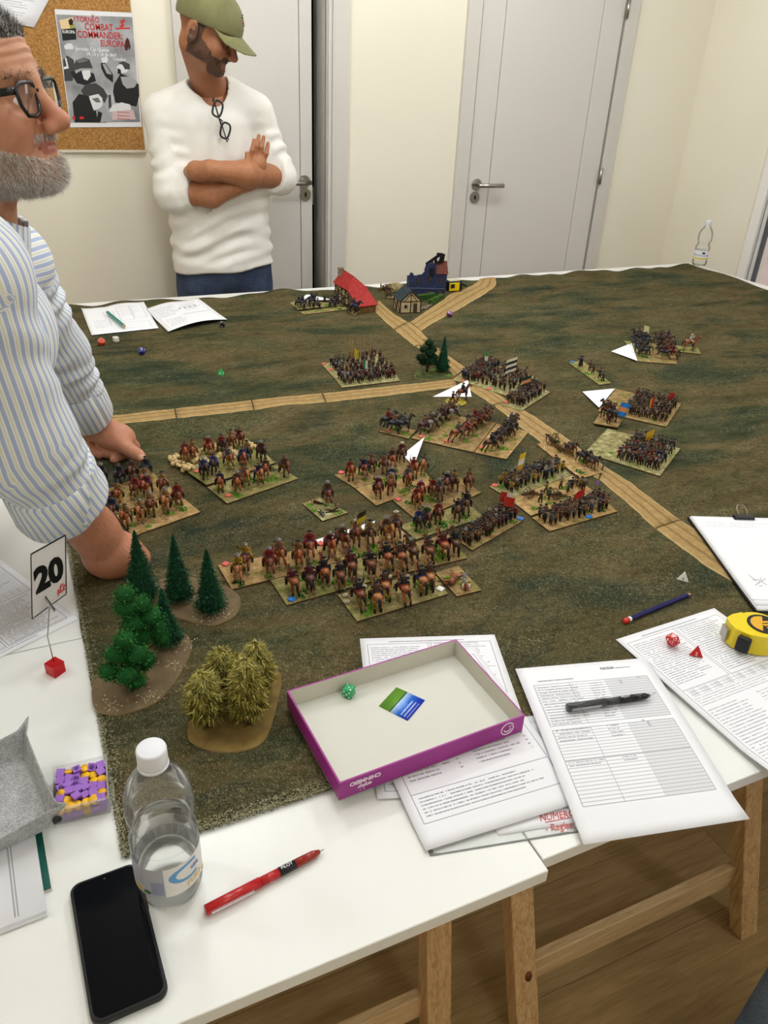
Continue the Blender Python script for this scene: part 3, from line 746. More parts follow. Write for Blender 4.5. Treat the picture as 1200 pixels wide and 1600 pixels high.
def put_foot(r, z, pts, ang, coats, hats, kinds, s=1.0, jit=0.35, pike=0.0, low=False):
    s *= 1.06
    for p in pts:
        M = xf((p.x, p.y, z - 0.0002), ang + ur.uniform(-jit, jit), s * ur.uniform(0.93, 1.05))
        M = M @ Matrix.Diagonal((1.18, 1.22, 1.0, 1.0)); kd = ur.choice(kinds)
        f = link('foot_figure', footman(ur.choice(coats), ur.choice(hats), kd), r, M)
        if ur.random() < pike:
            link('pike', PIKE_LOW if low else PIKE, f, xf((p.x, p.y, z), ang + ur.uniform(-0.06, 0.06), s, ur.uniform(-0.06, 0.06), ur.uniform(-0.1, 0.06)))
def grid(P, nu, nv, u0=0.06, u1=0.94, v0=0.08, v1=0.92, j=0.3):
    out = []
    for a in range(nu):
        for c in range(nv):
            u = u0 + (u1 - u0) * (a + 0.5 + ur.uniform(-j, j)) / nu; v = v0 + (v1 - v0) * (c + 0.5 + ur.uniform(-j, j)) / nv
            out.append(P[0].lerp(P[1], u).lerp(P[3].lerp(P[2], u), v))
    return out
def flag(r, pos, z, h, w, hh, cols, ang, lean=0.0, stripes='h', name='flag'):
    """pole with a slightly waved cloth; cols: list of stripe colours"""
    ca, sa = math.cos(ang), math.sin(ang)
    b = MB(); top = Vector((pos.x + lean * ca * h, pos.y + lean * sa * h, z + h)); bot = Vector((pos.x, pos.y, z))
    b.tube([bot, top], [0.0006, 0.0006], 5, 0); fp = b.build('flag_pole', M_wood_m, r)
    b = MB(); N = len(cols); W = 6; ax = (top - bot).normalized()
    for i, c in enumerate(cols):
        for k in range(W):
            q = []
            for (uu, vv) in ((k / W, i / N), ((k + 1) / W, i / N), ((k + 1) / W, (i + 1) / N), (k / W, (i + 1) / N)):
                u, v = (uu, vv) if stripes == 'h' else (vv, uu)
                off = 0.0022 * math.sin(u * 7) * u
                p = top - ax * (v * hh) + Vector((ca, sa, -0.25)) * (u * w) + Vector((-sa, ca, 0)) * off
                q.append(p)
            q2 = [p + Vector((-sa, ca, 0)) * 0.0004 for p in q]
            b.add(q + q2, [(0, 1, 2, 3), (7, 6, 5, 4)], i)
    b.build(name, [plain('flag_%02x%02x%02x' % c, c, 0.7) for c in cols], fp)
def C(x0, y0, s, pts): return [(x0 + a / s, y0 + b_ / s) for a, b_ in pts]
BROWN = ['bay', 'chestnut', 'brown', 'bay', 'chestnut', 'dun']; DARK = ['dark', 'brown', 'black', 'bay']; BLK = ['black', 'dark', 'black']
CO1 = ['buff', 'red', 'brown', 'navy', 'grey', 'tan', 'maroon', 'buff']; COD = ['black', 'grey', 'black', 'brown', 'navy']
H1 = ['black', 'steel', 'black', 'brown']; H2 = ['steel', 'white', 'brown', 'black']

# --- cavalry by the man's hand
f = facing((270, 700), (240, 830))
r, z, P = base('dark cloaked cavalry stand right under the pointing thumb', [(150, 770), (239, 739), (276, 769), (180, 804)], 'sand', tufts=8)
put_cav(r, z, C(120, 690, 6, [(140, 400), (250, 410), (415, 405), (535, 370), (665, 335)]), f, DARK, COD, H1, s=1.06)
put_cav(r, z, C(120, 690, 6, [(565, 520), (670, 500), (815, 480), (650, 420)]), f, BROWN, CO1, H1, s=1.06)
r, z, P = base('cavalry stand partly behind the striped sleeve and rolled cuff', [(181, 805), (277, 770), (313, 800), (208, 838)], 'sand', tufts=8)
put_cav(r, z, C(120, 690, 6, [(290, 635), (400, 575), (955, 600), (845, 650), (705, 685), (610, 745), (475, 790), (345, 720)]), f, BROWN, CO1, H1, s=1.06)
# --- cavalry with dust clouds
f = facing((330, 690), (360, 790))
r, z, P = base('cavalry stand with cream dust clouds on its rear edge', [(263.7, 720.5), (377, 681), (431, 726), (323, 761)], 'olive', tufts=8, tagc='pink', tagpos=(308, 737))
put_cav(r, z, C(260, 660, 5.4545, [(170, 335), (230, 310), (365, 285), (475, 265), (555, 220), (625, 200), (690, 320), (655, 380), (530, 380), (410, 430), (325, 470), (810, 325)]), f, ['bay', 'chestnut', 'brown', 'dark'], CO1 + ['blue'], H1, s=1.0)
M_dust = plain('dust_fluff', (214, 188, 136), 0.95, 0.05, var=0.12, scale=120)
for (x, y) in C(260, 660, 5.4545, [(50, 325), (80, 350), (120, 375), (160, 400), (200, 400), (255, 345), (290, 265), (300, 330), (90, 300), (430, 235), (440, 300), (560, 270), (590, 300), (540, 240), (730, 215), (250, 300), (330, 335)]):
    p = at(x, y, z); b = MB(); rs = random.Random(int(x * 7))
    for k in range(9): b.ell(p + Vector((rs.uniform(-.008, .008), rs.uniform(-.008, .008), rs.uniform(0.001, 0.008))), (rs.uniform(.003, .006),) * 3, 0, 7, 5)
    b.build('dust_cloud', M_dust, r)
r, z, P = base('cavalry stand in front of the dusty one, pink tag near its corner', [(323.5, 761.5), (431.5, 726.5), (466, 748), (355, 787)], 'olive', tufts=10, tagc='pink', tagpos=(357, 775))
put_cav(r, z, C(260, 660, 5.4545, [(465, 580), (610, 590), (665, 530), (790, 515), (850, 465), (1005, 450)]), f, BROWN, CO1, H1, s=1.0)
# --- front line facing the viewer
f = facing((430, 850), (455, 930))
r, z, P = base('sandy cavalry stand nearest the small conifers', [(340, 883), (490, 855), (512, 883), (362, 921)], 'sand', tufts=6, tagc='pink', tagpos=(353, 882))
put_cav(r, z, C(340, 820, 5.4545, [(180, 460), (245, 378), (445, 405), (525, 333), (690, 340), (785, 265)]), f, ['chestnut', 'dun', 'bay', 'chestnut'], ['buff', 'tan', 'red', 'yellow', 'brown'], H2, s=1.1)
r, z, P = base('cavalry stand with a black and yellow flag before the paper strip', [(491, 855), (622, 823), (652, 852), (513, 883)], 'sand', tufts=8, tagc='pink', tagpos=(501, 850))
put_cav(r, z, [(515, 867)] + C(520, 780, 5, [(70, 390), (180, 345), (285, 340), (410, 318), (485, 272)]), f, BROWN, CO1, H2, s=1.08)
flag(r, at(571, 846, z), z, 0.068, 0.022, 0.020, [(40, 38, 30), (196, 176, 40)], PI + 0.3, 0.02)
# --- opposing line seen from behind
f = facing((500, 940), (470, 860))
r, z, P = base('cavalry stand seen from behind with a blue tag on its near edge', [(422.5, 907), (562, 869), (591, 905.5), (448, 945.6)], 'olive', tufts=9, tagc='blue', tagpos=(456, 937))
put_cav(r, z, C(340, 820, 5.4545, [(640, 570), (785, 545), (905, 490), (1040, 515), (1130, 440)]) + [(578, 897)], f, ['chestnut', 'bay', 'bay', 'brown'], ['black', 'brown', 'black', 'maroon'], ['black', 'black', 'brown'], s=1.08)
r, z, P = base('cavalry stand seen from behind just left of the little drummer base', [(563, 868.5), (700, 834), (730, 872), (592, 905)], 'earth', tufts=9)
put_cav(r, z, C(520, 780, 5, [(410, 525), (515, 525), (607, 482), (740, 478), (850, 440), (945, 418)]), f, ['chestnut', 'bay', 'bay', 'brown'], ['black', 'navy', 'maroon', 'brown', 'black'], H1, s=1.08)
r, z, P = base('nearest cavalry stand seen from behind, white tag at its right end', [(527, 929), (676, 891.5), (700, 928), (558, 971)], 'olive', tufts=12, tagc='white', tagpos=(688, 921))
put_cav(r, z, C(520, 780, 5, [(200, 825), (335, 845), (400, 755), (545, 785), (680, 715), (745, 688)]), f, ['dun', 'chestnut', 'bay', 'brown'], ['black', 'black', 'brown'], ['black', 'black', 'brown'], s=1.1)
M_rock = plain('mini_rock', (176, 164, 140), 0.9, 0.1, var=0.2, scale=200)
for (x, y) in C(520, 780, 5, [(95, 760), (110, 810), (245, 690), (440, 610), (580, 610), (600, 745)]):
    b = MB(); b.ell(at(x, y, z) + Vector((0, 0, 0.002)), (0.006, 0.005, 0.004), 0, 6, 4); b.build('rock', M_rock, r)
r, z, P = base('small base with a striped drummer and a fallen horse', [(680, 895), (716, 884), (752, 922), (714, 932)], 'earth', tufts=3)
put_foot(r, z, [at(724, 920, z)], facing((720, 920), (690, 890)), ['white'], ['steel'], ['walk'], s=1.1)
b = MB(); p = at(726, 919, z)
for k in range(6): b.tube([p + Vector((0.001 * math.cos(k * PI / 3) * 6, 0.006 * math.sin(k * PI / 3) - 0.003, 0.001)), p + Vector((0.006 * math.cos(k * PI / 3), 0.006 * math.sin(k * PI / 3) - 0.003, 0.013))], [0.0022, 0.0022], 5, k % 2)
b.build('striped_drum', [plain('drum_red', (150, 50, 36), 0.6), plain('drum_white', (224, 210, 190), 0.6)], r)
p = at(706, 907, z); link('fallen_horse', horse('chestnut', 'gallop', 'tan'), r, Matrix.Translation((p.x, p.y, z + 0.004)) @ Matrix.Rotation(0.7, 4, 'Z') @ Matrix.Rotation(1.45, 4, 'X') @ Matrix.Translation((0, 0, -0.02)))
# --- small command base
r, z, P = base('small square base with one rider and fallen figures', [(472.5, 787), (498, 777), (544, 801), (504, 814)], 'pale', tufts=4)
put_cav(r, z, [(511.5, 786)], facing((505, 780), (515, 812)), ['bay'], ['brown'], ['steel'], s=1.05, jit=0)
for i, (x, y) in enumerate(C(460, 680, 6, [(250, 740), (350, 720), (400, 690), (215, 640)])):
    p = at(x, y, z); link('fallen_figure', footman(['grey', 'brown', 'tan', 'red'][i], 'steel', 'walk'), r, Matrix.Translation((p.x, p.y, z + 0.003)) @ Matrix.Rotation(i * 1.3, 4, 'Z') @ Matrix.Rotation(1.5, 4, 'X') @ Matrix.Translation((0, 0, -0.013)))
# --- centre cavalry
f = facing((590, 700), (600, 800))
r, z, P = base('cavalry stand at the rear left of the centre, below the tall paper triangle', [(522, 742.5), (640, 706), (660, 731), (555, 763)], 'earth', tufts=6, tagc='pink', tagpos=(533, 739))
put_cav(r, z, C(460, 680, 6, [(520, 408), (645, 388), (725, 333), (830, 345), (910, 303), (1000, 243)]), f, ['bay', 'chestnut', 'brown'], CO1, H2, s=1.0)
r, z, P = base('cavalry stand of loose riders in the middle of the centre block', [(555.5, 763.5), (660.5, 731.5), (678, 756), (588, 790)], 'sand', tufts=8)
put_cav(r, z, C(460, 680, 6, [(780, 575), (900, 542), (1060, 482), (905, 480)]) + C(620, 720, 6, [(150, 150), (250, 112)]), f, BROWN, CO1, H2, s=1.0)
r, z, P = base('cavalry stand right of centre with riders turned inward', [(613, 781), (715, 744), (752, 770), (651, 813)], 'earth', tufts=8, tagc='pink', tagpos=(622, 781))
put_cav(r, z, C(620, 720, 6, [(180, 425), (215, 360), (330, 340), (390, 350), (460, 290), (525, 275), (665, 260)]), f, ['bay', 'chestnut', 'brown'], CO1, H1, s=1.0)
r, z, P = base('yellow flocked cavalry stand with a green helmeted rider beside the pike block', [(624, 822), (728, 785), (757, 808), (650, 843)], GR['olive'], tufts=12)
put_cav(r, z, C(620, 720, 6, [(200, 640), (270, 612), (380, 572), (560, 548), (640, 485)]), f, ['bay', 'brown', 'black', 'dark'], ['red', 'green', 'black', 'blue'], H1, s=1.0)
# --- infantry blocks, near
f = facing((760, 830), (720, 850))
INF1 = ['maroon', 'grey', 'brown', 'tan', 'red', 'black', 'navy']; HI = ['black', 'steel', 'brown', 'black', 'black', 'brown']
r, z, P = base('near infantry block with red and white flags and a blue tag', [(714, 844), (792, 792), (818, 813), (738, 860)], 'earth', tufts=2, tagc='blue', tagpos=(813, 811))
put_foot(r, z, grid(P, 11, 4, 0.03, 0.97, 0.04, 0.80), facing((770, 820), (735, 835)), INF1, HI, ['musket', 'walk', 'musket'], s=1.0)
for (x, y) in ((758, 812), (760, 812), (772, 808), (775, 808)): p = at(x, y, z); link('pike', PIKE, r, xf((p.x, p.y, z), ur.uniform(0, 6), 1.05))
flag(r, at(775, 812, z), z, 0.062, 0.026, 0.022, [(178, 40, 30), (214, 206, 196)], -0.2, 0.05, 'v')
flag(r, at(781, 815, z), z, 0.055, 0.022, 0.020, [(184, 44, 32)], -0.2, 0.08)
r, z, P = base('infantry block with a yellow and white flag above the gun base', [(764, 760), (868, 724), (893, 742), (796, 779)], 'pale', tufts=3, tagc='pink', tagpos=(773, 759))
put_foot(r, z, grid(P, 11, 4, 0.08, 0.98, 0.0, 0.75), facing((820, 740), (800, 775)), ['tan', 'yellow', 'grey', 'black', 'buff', 'blue', 'brown'], ['black', 'steel', 'black', 'brown'], ['musket', 'walk'], s=1.0)
flag(r, at(812, 750, z), z, 0.066, 0.020, 0.040, [(226, 190, 50), (226, 220, 206), (206, 160, 40)], PI + 0.2, -0.12)
for (x, y) in ((820, 744), (838, 738), (845, 736)): p = at(x, y, z); link('pike', PIKE, r, xf((p.x, p.y, z), 0, 1.1))
def cannon(r, p, z, ang, s=1.0):
    M = xf((p.x, p.y, z), ang, s)
    b = MB(); b.tube([(-0.012, 0, 0.0085), (0.004, 0, 0.009), (0.018, 0, 0.0095)], [0.0026, 0.0023, 0.0018], 9, 0); g = b.build('cannon_barrel', plain('gun_bronze', (58, 50, 40), 0.4, 0.5, 0.6), r, M)
    b = MB()
    for s_ in (-1, 1): b.bar((0.002, s_ * 0.002, 0.007), (-0.026, s_ * 0.0028, 0.001), 0.0014, 0.003)
    b.build('gun_trail', M_wood_m, r, M)
    for s_ in (-1, 1):
        b = MB(); n = 14; R_ = 0.0085
        ring = [(R_ * math.cos(2 * PI * k / n), s_ * 0.0058, R_ + R_ * math.sin(2 * PI * k / n)) for k in range(n)]
        for k in range(n): b.tube([ring[k], ring[(k + 1) % n]], 0.0009, 4)
        for k in range(5): b.tube([(0, s_ * 0.0058, R_), (R_ * math.cos(k * 1.2566), s_ * 0.0058, R_ + R_ * math.sin(k * 1.2566))], 0.0006, 4)
        b.build('gun_wheel', M_wood_m, r, M)
r, z, P = base('artillery base with two guns and their crew', [(796, 779.5), (894, 742.5), (930, 770), (829.5, 806)], 'sand', tufts=6)
f = facing((860, 780), (815, 790))
for (x, y) in C(750, 700, 5.217, [(395, 400), (610, 410), (790, 300)]): cannon(r, at(x, y, z), z, f + ur.uniform(-.2, .2), 1.15)
put_foot(r, z, [at(x, y, z) for x, y in C(750, 700, 5.217, [(490, 445), (535, 370), (655, 330), (715, 360), (840, 345), (745, 330), (560, 420), (820, 330)])], f, ['tan', 'green', 'grey', 'buff', 'brown'], H1, ['walk'], s=1.05, jit=1.5)
r, z, P = base('near infantry block with a red flag and a blue tag in front', [(831, 809), (938, 776), (965, 799), (859, 830)], 'sand', tufts=2, tagc='blue', tagpos=(920, 808))
put_foot(r, z, grid(P, 11, 4, 0.03, 0.97, 0.04, 0.78), facing((900, 800), (870, 830)), ['brown', 'tan', 'grey', 'maroon', 'black', 'buff'], HI, ['musket', 'walk'], s=1.0)
flag(r, at(908, 793, z), z, 0.046, 0.030, 0.016, [(176, 26, 34)], PI + 0.25, 0.0)
flag(r, at(926, 782, z), z, 0.046, 0.012, 0.010, [(160, 110, 200)], 0.3, 0.0)
# --- middle distance cavalry row
f = facing((690, 680), (735, 668))
r, z, P = base('small base with two black horses at the left end of the cavalry row', [(592, 674), (609, 664), (650, 672.5), (638.5, 685.5)], 'earth', tufts=3, tagc='pink', tagpos=(608, 673))
put_cav(r, z, [(606, 669), (616, 674), (631, 675)], facing((600, 675), (640, 668)), ['black'], ['tan', 'grey', 'red'], H2, s=1.05)
r, z, P = base('mixed cavalry base second from the left in the cavalry row', [(642, 684.5), (690, 646), (732, 653), (690.5, 695.5)], 'earth', tufts=5, tagc='pink', tagpos=(658, 683))
put_cav(r, z, C(580, 590, 4.615, [(380, 395), (440, 385), (470, 350), (500, 330), (530, 300), (560, 280), (420, 370), (590, 300)]), f, ['brown', 'grey', 'bay', 'black', 'brown'], ['grey', 'tan', 'brown'], H1, s=1.0, pose=('gallop',))
r, z, P = base('cavalry base with red coated riders in the cavalry row', [(691, 696), (733, 653.5), (775, 661), (740, 706.5)], 'earth', tufts=6, tagc='pink', tagpos=(699, 690))
put_cav(r, z, C(580, 590, 4.615, [(620, 455), (680, 430), (720, 400), (760, 365), (800, 350), (740, 340), (810, 320)]), f, ['bay', 'chestnut', 'brown'], ['red', 'red', 'grey', 'tan'], H1, s=1.0, pose=('gallop',))
r, z, P = base('dark cavalry base at the right end of the cavalry row', [(741, 707), (776, 662), (826, 675), (791, 717.5)], 'sand', tufts=6, tagc='pink', tagpos=(752, 700))
put_cav(r, z, C(580, 590, 4.615, [(860, 530), (900, 500), (930, 460), (980, 430), (1010, 400), (950, 440), (1000, 370)]), f, ['dark', 'brown', 'black'], ['brown', 'black', 'grey'], H1, s=1.0, pose=('gallop',))
M_ybase = groundmat('base_yellow', (166, 146, 52), (128, 112, 34), (196, 178, 80), 0.2)
r, z, P = base('round yellow base with a rider and a standing man before the paper triangle', [(695.5, 628), (728.5, 628)], M_ybase, tufts=0, round_=True)
put_cav(r, z, [(722, 624)], facing((715, 628), (730, 625)), ['bay'], ['black'], ['black'], jit=0)
put_foot(r, z, [at(707, 628, z)], -1.6, ['maroon'], ['brown'], ['walk'], 1.1)
# --- infantry, middle distance
f = facing((560, 560), (575, 600))
DRAB = ['black', 'maroon', 'navy', 'brown', 'grey', 'maroon', 'tan']
r, z, P = base('rear half of the tall pike block with a yellow flag near the village', [(502.5, 569), (590, 553), (612, 577), (523, 591.5)], 'pale', tufts=1, tagc='pink', tagpos=(506, 569))
put_foot(r, z, grid(P, 11, 4, 0.06, 0.98, 0.06, 0.98), f, DRAB, HI, ['walk', 'musket'], 1.0, pike=0.0)
for k in range(17): p = at(540 + ur.uniform(0, 42), 574 + ur.uniform(-8, 6), z); link('pike', PIKE, r, xf((p.x, p.y, z), ur.uniform(0, 6), 1.1, ur.uniform(-.05, .05)))
flag(r, at(552, 570, z), z, 0.052, 0.018, 0.026, [(206, 186, 60)], -1.2, 0.05)
r, z, P = base('front half of the tall pike block with a green flag near the village', [(523.5, 592), (612.5, 577.5), (625.6, 595), (534, 605.6)], 'pale', tufts=1, tagc='pink', tagpos=(517, 578))
put_foot(r, z, grid(P, 12, 4, 0.04, 0.98, 0.02, 0.8), f, DRAB + ['blue'], HI, ['musket', 'walk', 'musket'], 1.0)
flag(r, at(566, 590, z), z, 0.052, 0.012, 0.032, [(40, 130, 84), (206, 206, 190)], -0.3, 0.05, 'v')
f = facing((760, 600), (745, 610))
r, z, P = base('infantry base with a green striped flag against the road', [(711, 595), (752, 566), (785, 573), (741, 602)], 'pale', tufts=0, tagc='pink', tagpos=(724, 596))
put_foot(r, z, grid(P, 7, 7, 0.1, 0.98, 0.1, 0.95), f, ['black', 'navy', 'maroon', 'red', 'grey'], HI, ['musket', 'walk'], 1.0)
flag(r, at(757, 578, z), z, 0.056, 0.012, 0.04, [(60, 150, 90), (220, 220, 206), (60, 150, 90)], 0.0, -0.1)
r, z, P = base('infantry base with a black and white striped flag in the crowd', [(742, 603), (786, 573.5), (836, 589), (796, 620)], 'pale', tufts=1, tagc='pink', tagpos=(765, 608))
put_foot(r, z, grid(P, 7, 7, 0.12, 0.98, 0.06, 0.9), f, ['maroon', 'black', 'tan', 'grey', 'brown', 'maroon'], HI, ['musket', 'walk'], 1.0)
flag(r, at(804, 594, z), z, 0.070, 0.036, 0.040, [(226, 220, 196), (40, 40, 36), (226, 220, 196), (40, 40, 36), (226, 220, 196)], PI, 0.0)
for k in range(6): p = at(790 + ur.uniform(0, 20), 585 + ur.uniform(-4, 6), z); link('pike', PIKE, r, xf((p.x, p.y, z), ur.uniform(0, 6), 1.0))
r, z, P = base('infantry base with an orange and dark green flag at the road corner', [(784, 633), (828, 599), (860, 613), (815, 642)], 'pale', tufts=1, tagc='pink', tagpos=(791, 629))
put_foot(r, z, grid(P, 8, 6, 0.1, 0.97, 0.05, 0.85), f, ['brown', 'tan', 'grey', 'black', 'maroon'], HI, ['musket', 'walk'], 1.0)
flag(r, at(826, 614, z), z, 0.052, 0.030, 0.028, [(40, 62, 48), (222, 150, 110), (40, 62, 48)], PI, 0.0)
for k in range(4): p = at(824 + ur.uniform(0, 10), 606 + ur.uniform(-4, 4), z); link('pike', PIKE, r, xf((p.x, p.y, z), ur.uniform(0, 6), 1.0))
# --- right flank
f = facing((1010, 640), (950, 625))
r, z, P = base('upper pike block with red flags and lowered pikes on the right', [(934, 642.5), (961.5, 608), (1065, 630.5), (1041, 667)], 'earth', tufts=3)
put_foot(r, z, grid(P, 6, 11, 0.06, 0.94, 0.34, 0.97), f, ['black', 'grey', 'maroon', 'brown', 'black'], HI, ['walk', 'musket'], 1.0, pike=0.35, low=True)
flag(r, at(1017, 648, z), z, 0.050, 0.014, 0.034, [(196, 40, 32), (200, 160, 50)], PI, 0.0, 'v')
flag(r, at(1040, 636, z), z, 0.040, 0.022, 0.020, [(186, 34, 36)], 0.1, 0.15)
r, z, P = base('lower pike block with a yellow flag on the pale base on the right', [(913.5, 707), (949.5, 669.5), (1063, 701), (1031, 744)], 'pale', tufts=4)
put_foot(r, z, grid(P, 6, 11, 0.06, 0.94, 0.40, 0.95), f, ['maroon', 'brown', 'grey', 'black', 'red', 'navy'], HI, ['walk', 'musket'], 1.0, pike=0.35, low=True)
flag(r, at(1016, 701, z), z, 0.050, 0.024, 0.028, [(214, 172, 36), (190, 140, 30)], PI, 0.0)
r, z, P = base('small command base with a black horse and a bright blue flag', [(927, 663.5), (938, 646), (972, 659), (964.5, 670)], 'earth', tufts=0, lift=0.0035)
put_cav(r, z, [(945, 654), (955, 656)], facing((955, 660), (935, 645)), ['black', 'dark'], ['black', 'brown'], ['black'], s=1.05)
put_foot(r, z, [at(950, 662, z)], f, ['maroon'], ['black'], ['walk'])
flag(r, at(957, 657, z), z, 0.050, 0.026, 0.036, [(40, 130, 220), (226, 150, 90), (40, 130, 220)], -0.35, 0.30)
r, z, P = base('narrow strip base with a short skirmish line of musketeers', [(888.6, 567), (909, 563), (955, 598.7), (936.5, 601.6)], 'olive', tufts=3, tagc='blue', tagpos=(894, 566))
put_foot(r, z, [at(x, y, z) for x, y in C(880, 500, 5.217, [(135, 375), (145, 380), (215, 410), (240, 440), (295, 475), (320, 500)])], f, ['navy', 'brown', 'grey', 'maroon'], H1, ['musket'], 1.15)
f = facing((1010, 550), (985, 545))
r, z, P = base('rear cavalry base of black horses with a pale pennant', [(975, 532.6), (1014, 536), (1018, 566.5), (995, 564)], 'olive', tufts=2)
put_cav(r, z, C(880, 500, 5.217, [(600, 180), (650, 180), (600, 220), (655, 215), (610, 275), (665, 275), (640, 300)]), f, BLK, ['black', 'brown'], ['black'], s=1.0)
flag(r, at(1003, 536, z), z, 0.060, 0.026, 0.022, [(226, 218, 168)], 0.0, -0.1)
r, z, P = base('brown cavalry base at the right of the black horses', [(1014.5, 536), (1050.6, 536), (1058, 569), (1018.5, 566.5)], 'earth', tufts=2)
put_cav(r, z, C(880, 500, 5.217, [(780, 200), (840, 190), (790, 240), (850, 230), (800, 280), (860, 280), (810, 315), (880, 315)]), f, ['bay', 'brown', 'dark'], ['black', 'maroon', 'brown'], ['black'], s=1.0)
r, z, P = base('little base with a single chestnut rider at the far right', [(1054, 549), (1056, 540), (1091, 544), (1095.6, 553)], 'olive', tufts=2)
put_cav(r, z, [(1076, 547)], facing((1070, 548), (1090, 549)), ['chestnut'], ['white'], ['white'], s=1.15, jit=0)
# --- gun team on the road
r, z, P = base('long base with a horse drawn gun team on the road', [(838.7, 694.7), (866, 683), (942.7, 738), (907.5, 748)], 'sand', tufts=5)
f = facing((860, 692), (925, 735))
cannon(r, at(862, 694, z), z, f + PI, 1.5)
b = MB(); b.bar((-0.02, 0, 0.007), (0.03, 0, 0.008), 0.006, 0.004); p = at(878, 705, z); M = xf((p.x, p.y, z), f, 1.2); b.build('limber', M_wood_m, r, M)
for s_ in (-1, 1):
    b = MB(); n = 14
    for k in range(n): b.tube([(0.008 * math.cos(2 * PI * k / n), s_ * 0.007, 0.008 + 0.008 * math.sin(2 * PI * k / n)), (0.008 * math.cos(2 * PI * (k + 1) / n), s_ * 0.007, 0.008 + 0.008 * math.sin(2 * PI * (k + 1) / n))], 0.0009, 4)
    for k in range(5): b.tube([(0, s_ * 0.007, 0.008), (0.008 * math.cos(k * 1.2566), s_ * 0.007, 0.008 + 0.008 * math.sin(k * 1.2566))], 0.0006, 4)
    b.build('limber_wheel', M_wood_m, r, M)
for (x, y) in ((888, 711), (893, 708), (908, 724), (914, 721), (921, 733), (926, 730)):
    p = at(x, y, z); link('draught_horse', horse(ur.choice(['dark', 'brown', 'black']), 'walk', 'black'), r, xf((p.x, p.y, z), f + ur.uniform(-.1, .1), 0.92))
# --- back edge infantry by the red roofed house
f = facing((500, 475), (515, 490))
r, z, P = base('rear strip of dark riders beside the red roofed house', [(453, 475), (470, 469), (540, 478), (465, 485)], 'olive', tufts=2)
put_cav(r, z, C(450, 400, 7.5, [(130, 600), (180, 605), (280, 560), (290, 585)]), 0.3, BLK, ['black', 'navy'], ['black'], s=0.9)
r, z, P = base('front strip of dark infantry beside the red roofed house', [(468.7, 487), (538, 477.5), (547, 483), (474, 491.5)], 'olive', tufts=3)
put_foot(r, z, [at(x, y, z) for x, y in C(450, 400, 7.5, [(190, 635), (300, 620), (345, 590), (370, 625), (430, 545), (490, 605), (520, 560), (550, 605), (545, 550), (660, 595)])], f, ['black', 'navy', 'grey'], ['black'], ['musket', 'walk'], 1.1)
put_cav(r, z, [(523, 478)], 0.2, ['black'], ['black'], ['black'], s=0.9)
r, z, P = base('dark blue mounted pair standing at the wall of the red roofed house', [(547, 490), (551, 486), (560, 489), (556, 493)], 'olive', tufts=0)
put_cav(r, z, [(553, 490)], -0.9, ['black'], ['blue'], ['black'], s=1.2)
put_foot(r, z, [at(556, 490, z)], -0.9, ['navy'], ['black'], ['walk'], 1.3)
for (x, y, lab) in ((601, 456, 'round tan base with two dark cannons at the mat edge behind the small house'), (609, 465, 'round tan base with one dark cannon beside the small half timbered house')):
    r, z, P = base(lab, [(x - 7, y), (x + 7, y)], 'sand', tufts=0, round_=True)
    cannon(r, at(x - 2, y - 1, z), z, -1.9, 1.7)
    if y < 460: cannon(r, at(x + 4, y, z), z, -1.2, 1.7)
# ================================================================== MODEL SCENERY
def blades(name, arr, mats, parent, mi=None):
    """arr (N,3,3) triangles -> one mesh"""
    N = len(arr); me = bpy.data.meshes.new(name); me.vertices.add(N * 3); me.vertices.foreach_set('co', np.asarray(arr, np.float32).ravel())
    me.loops.add(N * 3); me.loops.foreach_set('vertex_index', np.arange(N * 3, dtype=np.int32))
    me.polygons.add(N); me.polygons.foreach_set('loop_start', np.arange(0, N * 3, 3, dtype=np.int32)); me.polygons.foreach_set('loop_total', np.full(N, 3, np.int32))
    for m in mats: me.materials.append(m)
    if mi is not None: me.polygons.foreach_set('material_index', np.asarray(mi, np.int32))
    me.update(); me.validate(); o = link(name, me, parent); return o
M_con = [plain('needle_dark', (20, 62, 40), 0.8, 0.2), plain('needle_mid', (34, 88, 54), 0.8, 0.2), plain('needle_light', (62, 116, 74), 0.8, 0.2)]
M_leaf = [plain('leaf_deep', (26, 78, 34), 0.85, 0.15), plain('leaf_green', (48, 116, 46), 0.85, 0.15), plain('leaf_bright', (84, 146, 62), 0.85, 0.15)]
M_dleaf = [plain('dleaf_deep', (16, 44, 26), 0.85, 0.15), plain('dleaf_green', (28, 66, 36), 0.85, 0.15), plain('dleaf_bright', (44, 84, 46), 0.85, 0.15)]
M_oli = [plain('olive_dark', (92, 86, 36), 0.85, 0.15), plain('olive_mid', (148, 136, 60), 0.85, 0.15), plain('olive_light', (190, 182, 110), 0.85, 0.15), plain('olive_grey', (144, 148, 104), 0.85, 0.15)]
M_trunk = plain('twig_brown', (74, 52, 34), 0.85)
def tri_blades(o, d, L, w, rs):
    """origins o, unit dirs d, lengths L, width w -> (N,3,3)"""
    side = np.cross(d, rs.normal(size=d.shape)); side /= np.linalg.norm(side, axis=1, keepdims=True) + 1e-9
    W = (w if np.ndim(w) else np.full(len(o), w))[:, None]
    return np.stack([o - side * W, o + side * W, o + d * L[:, None]], 1)
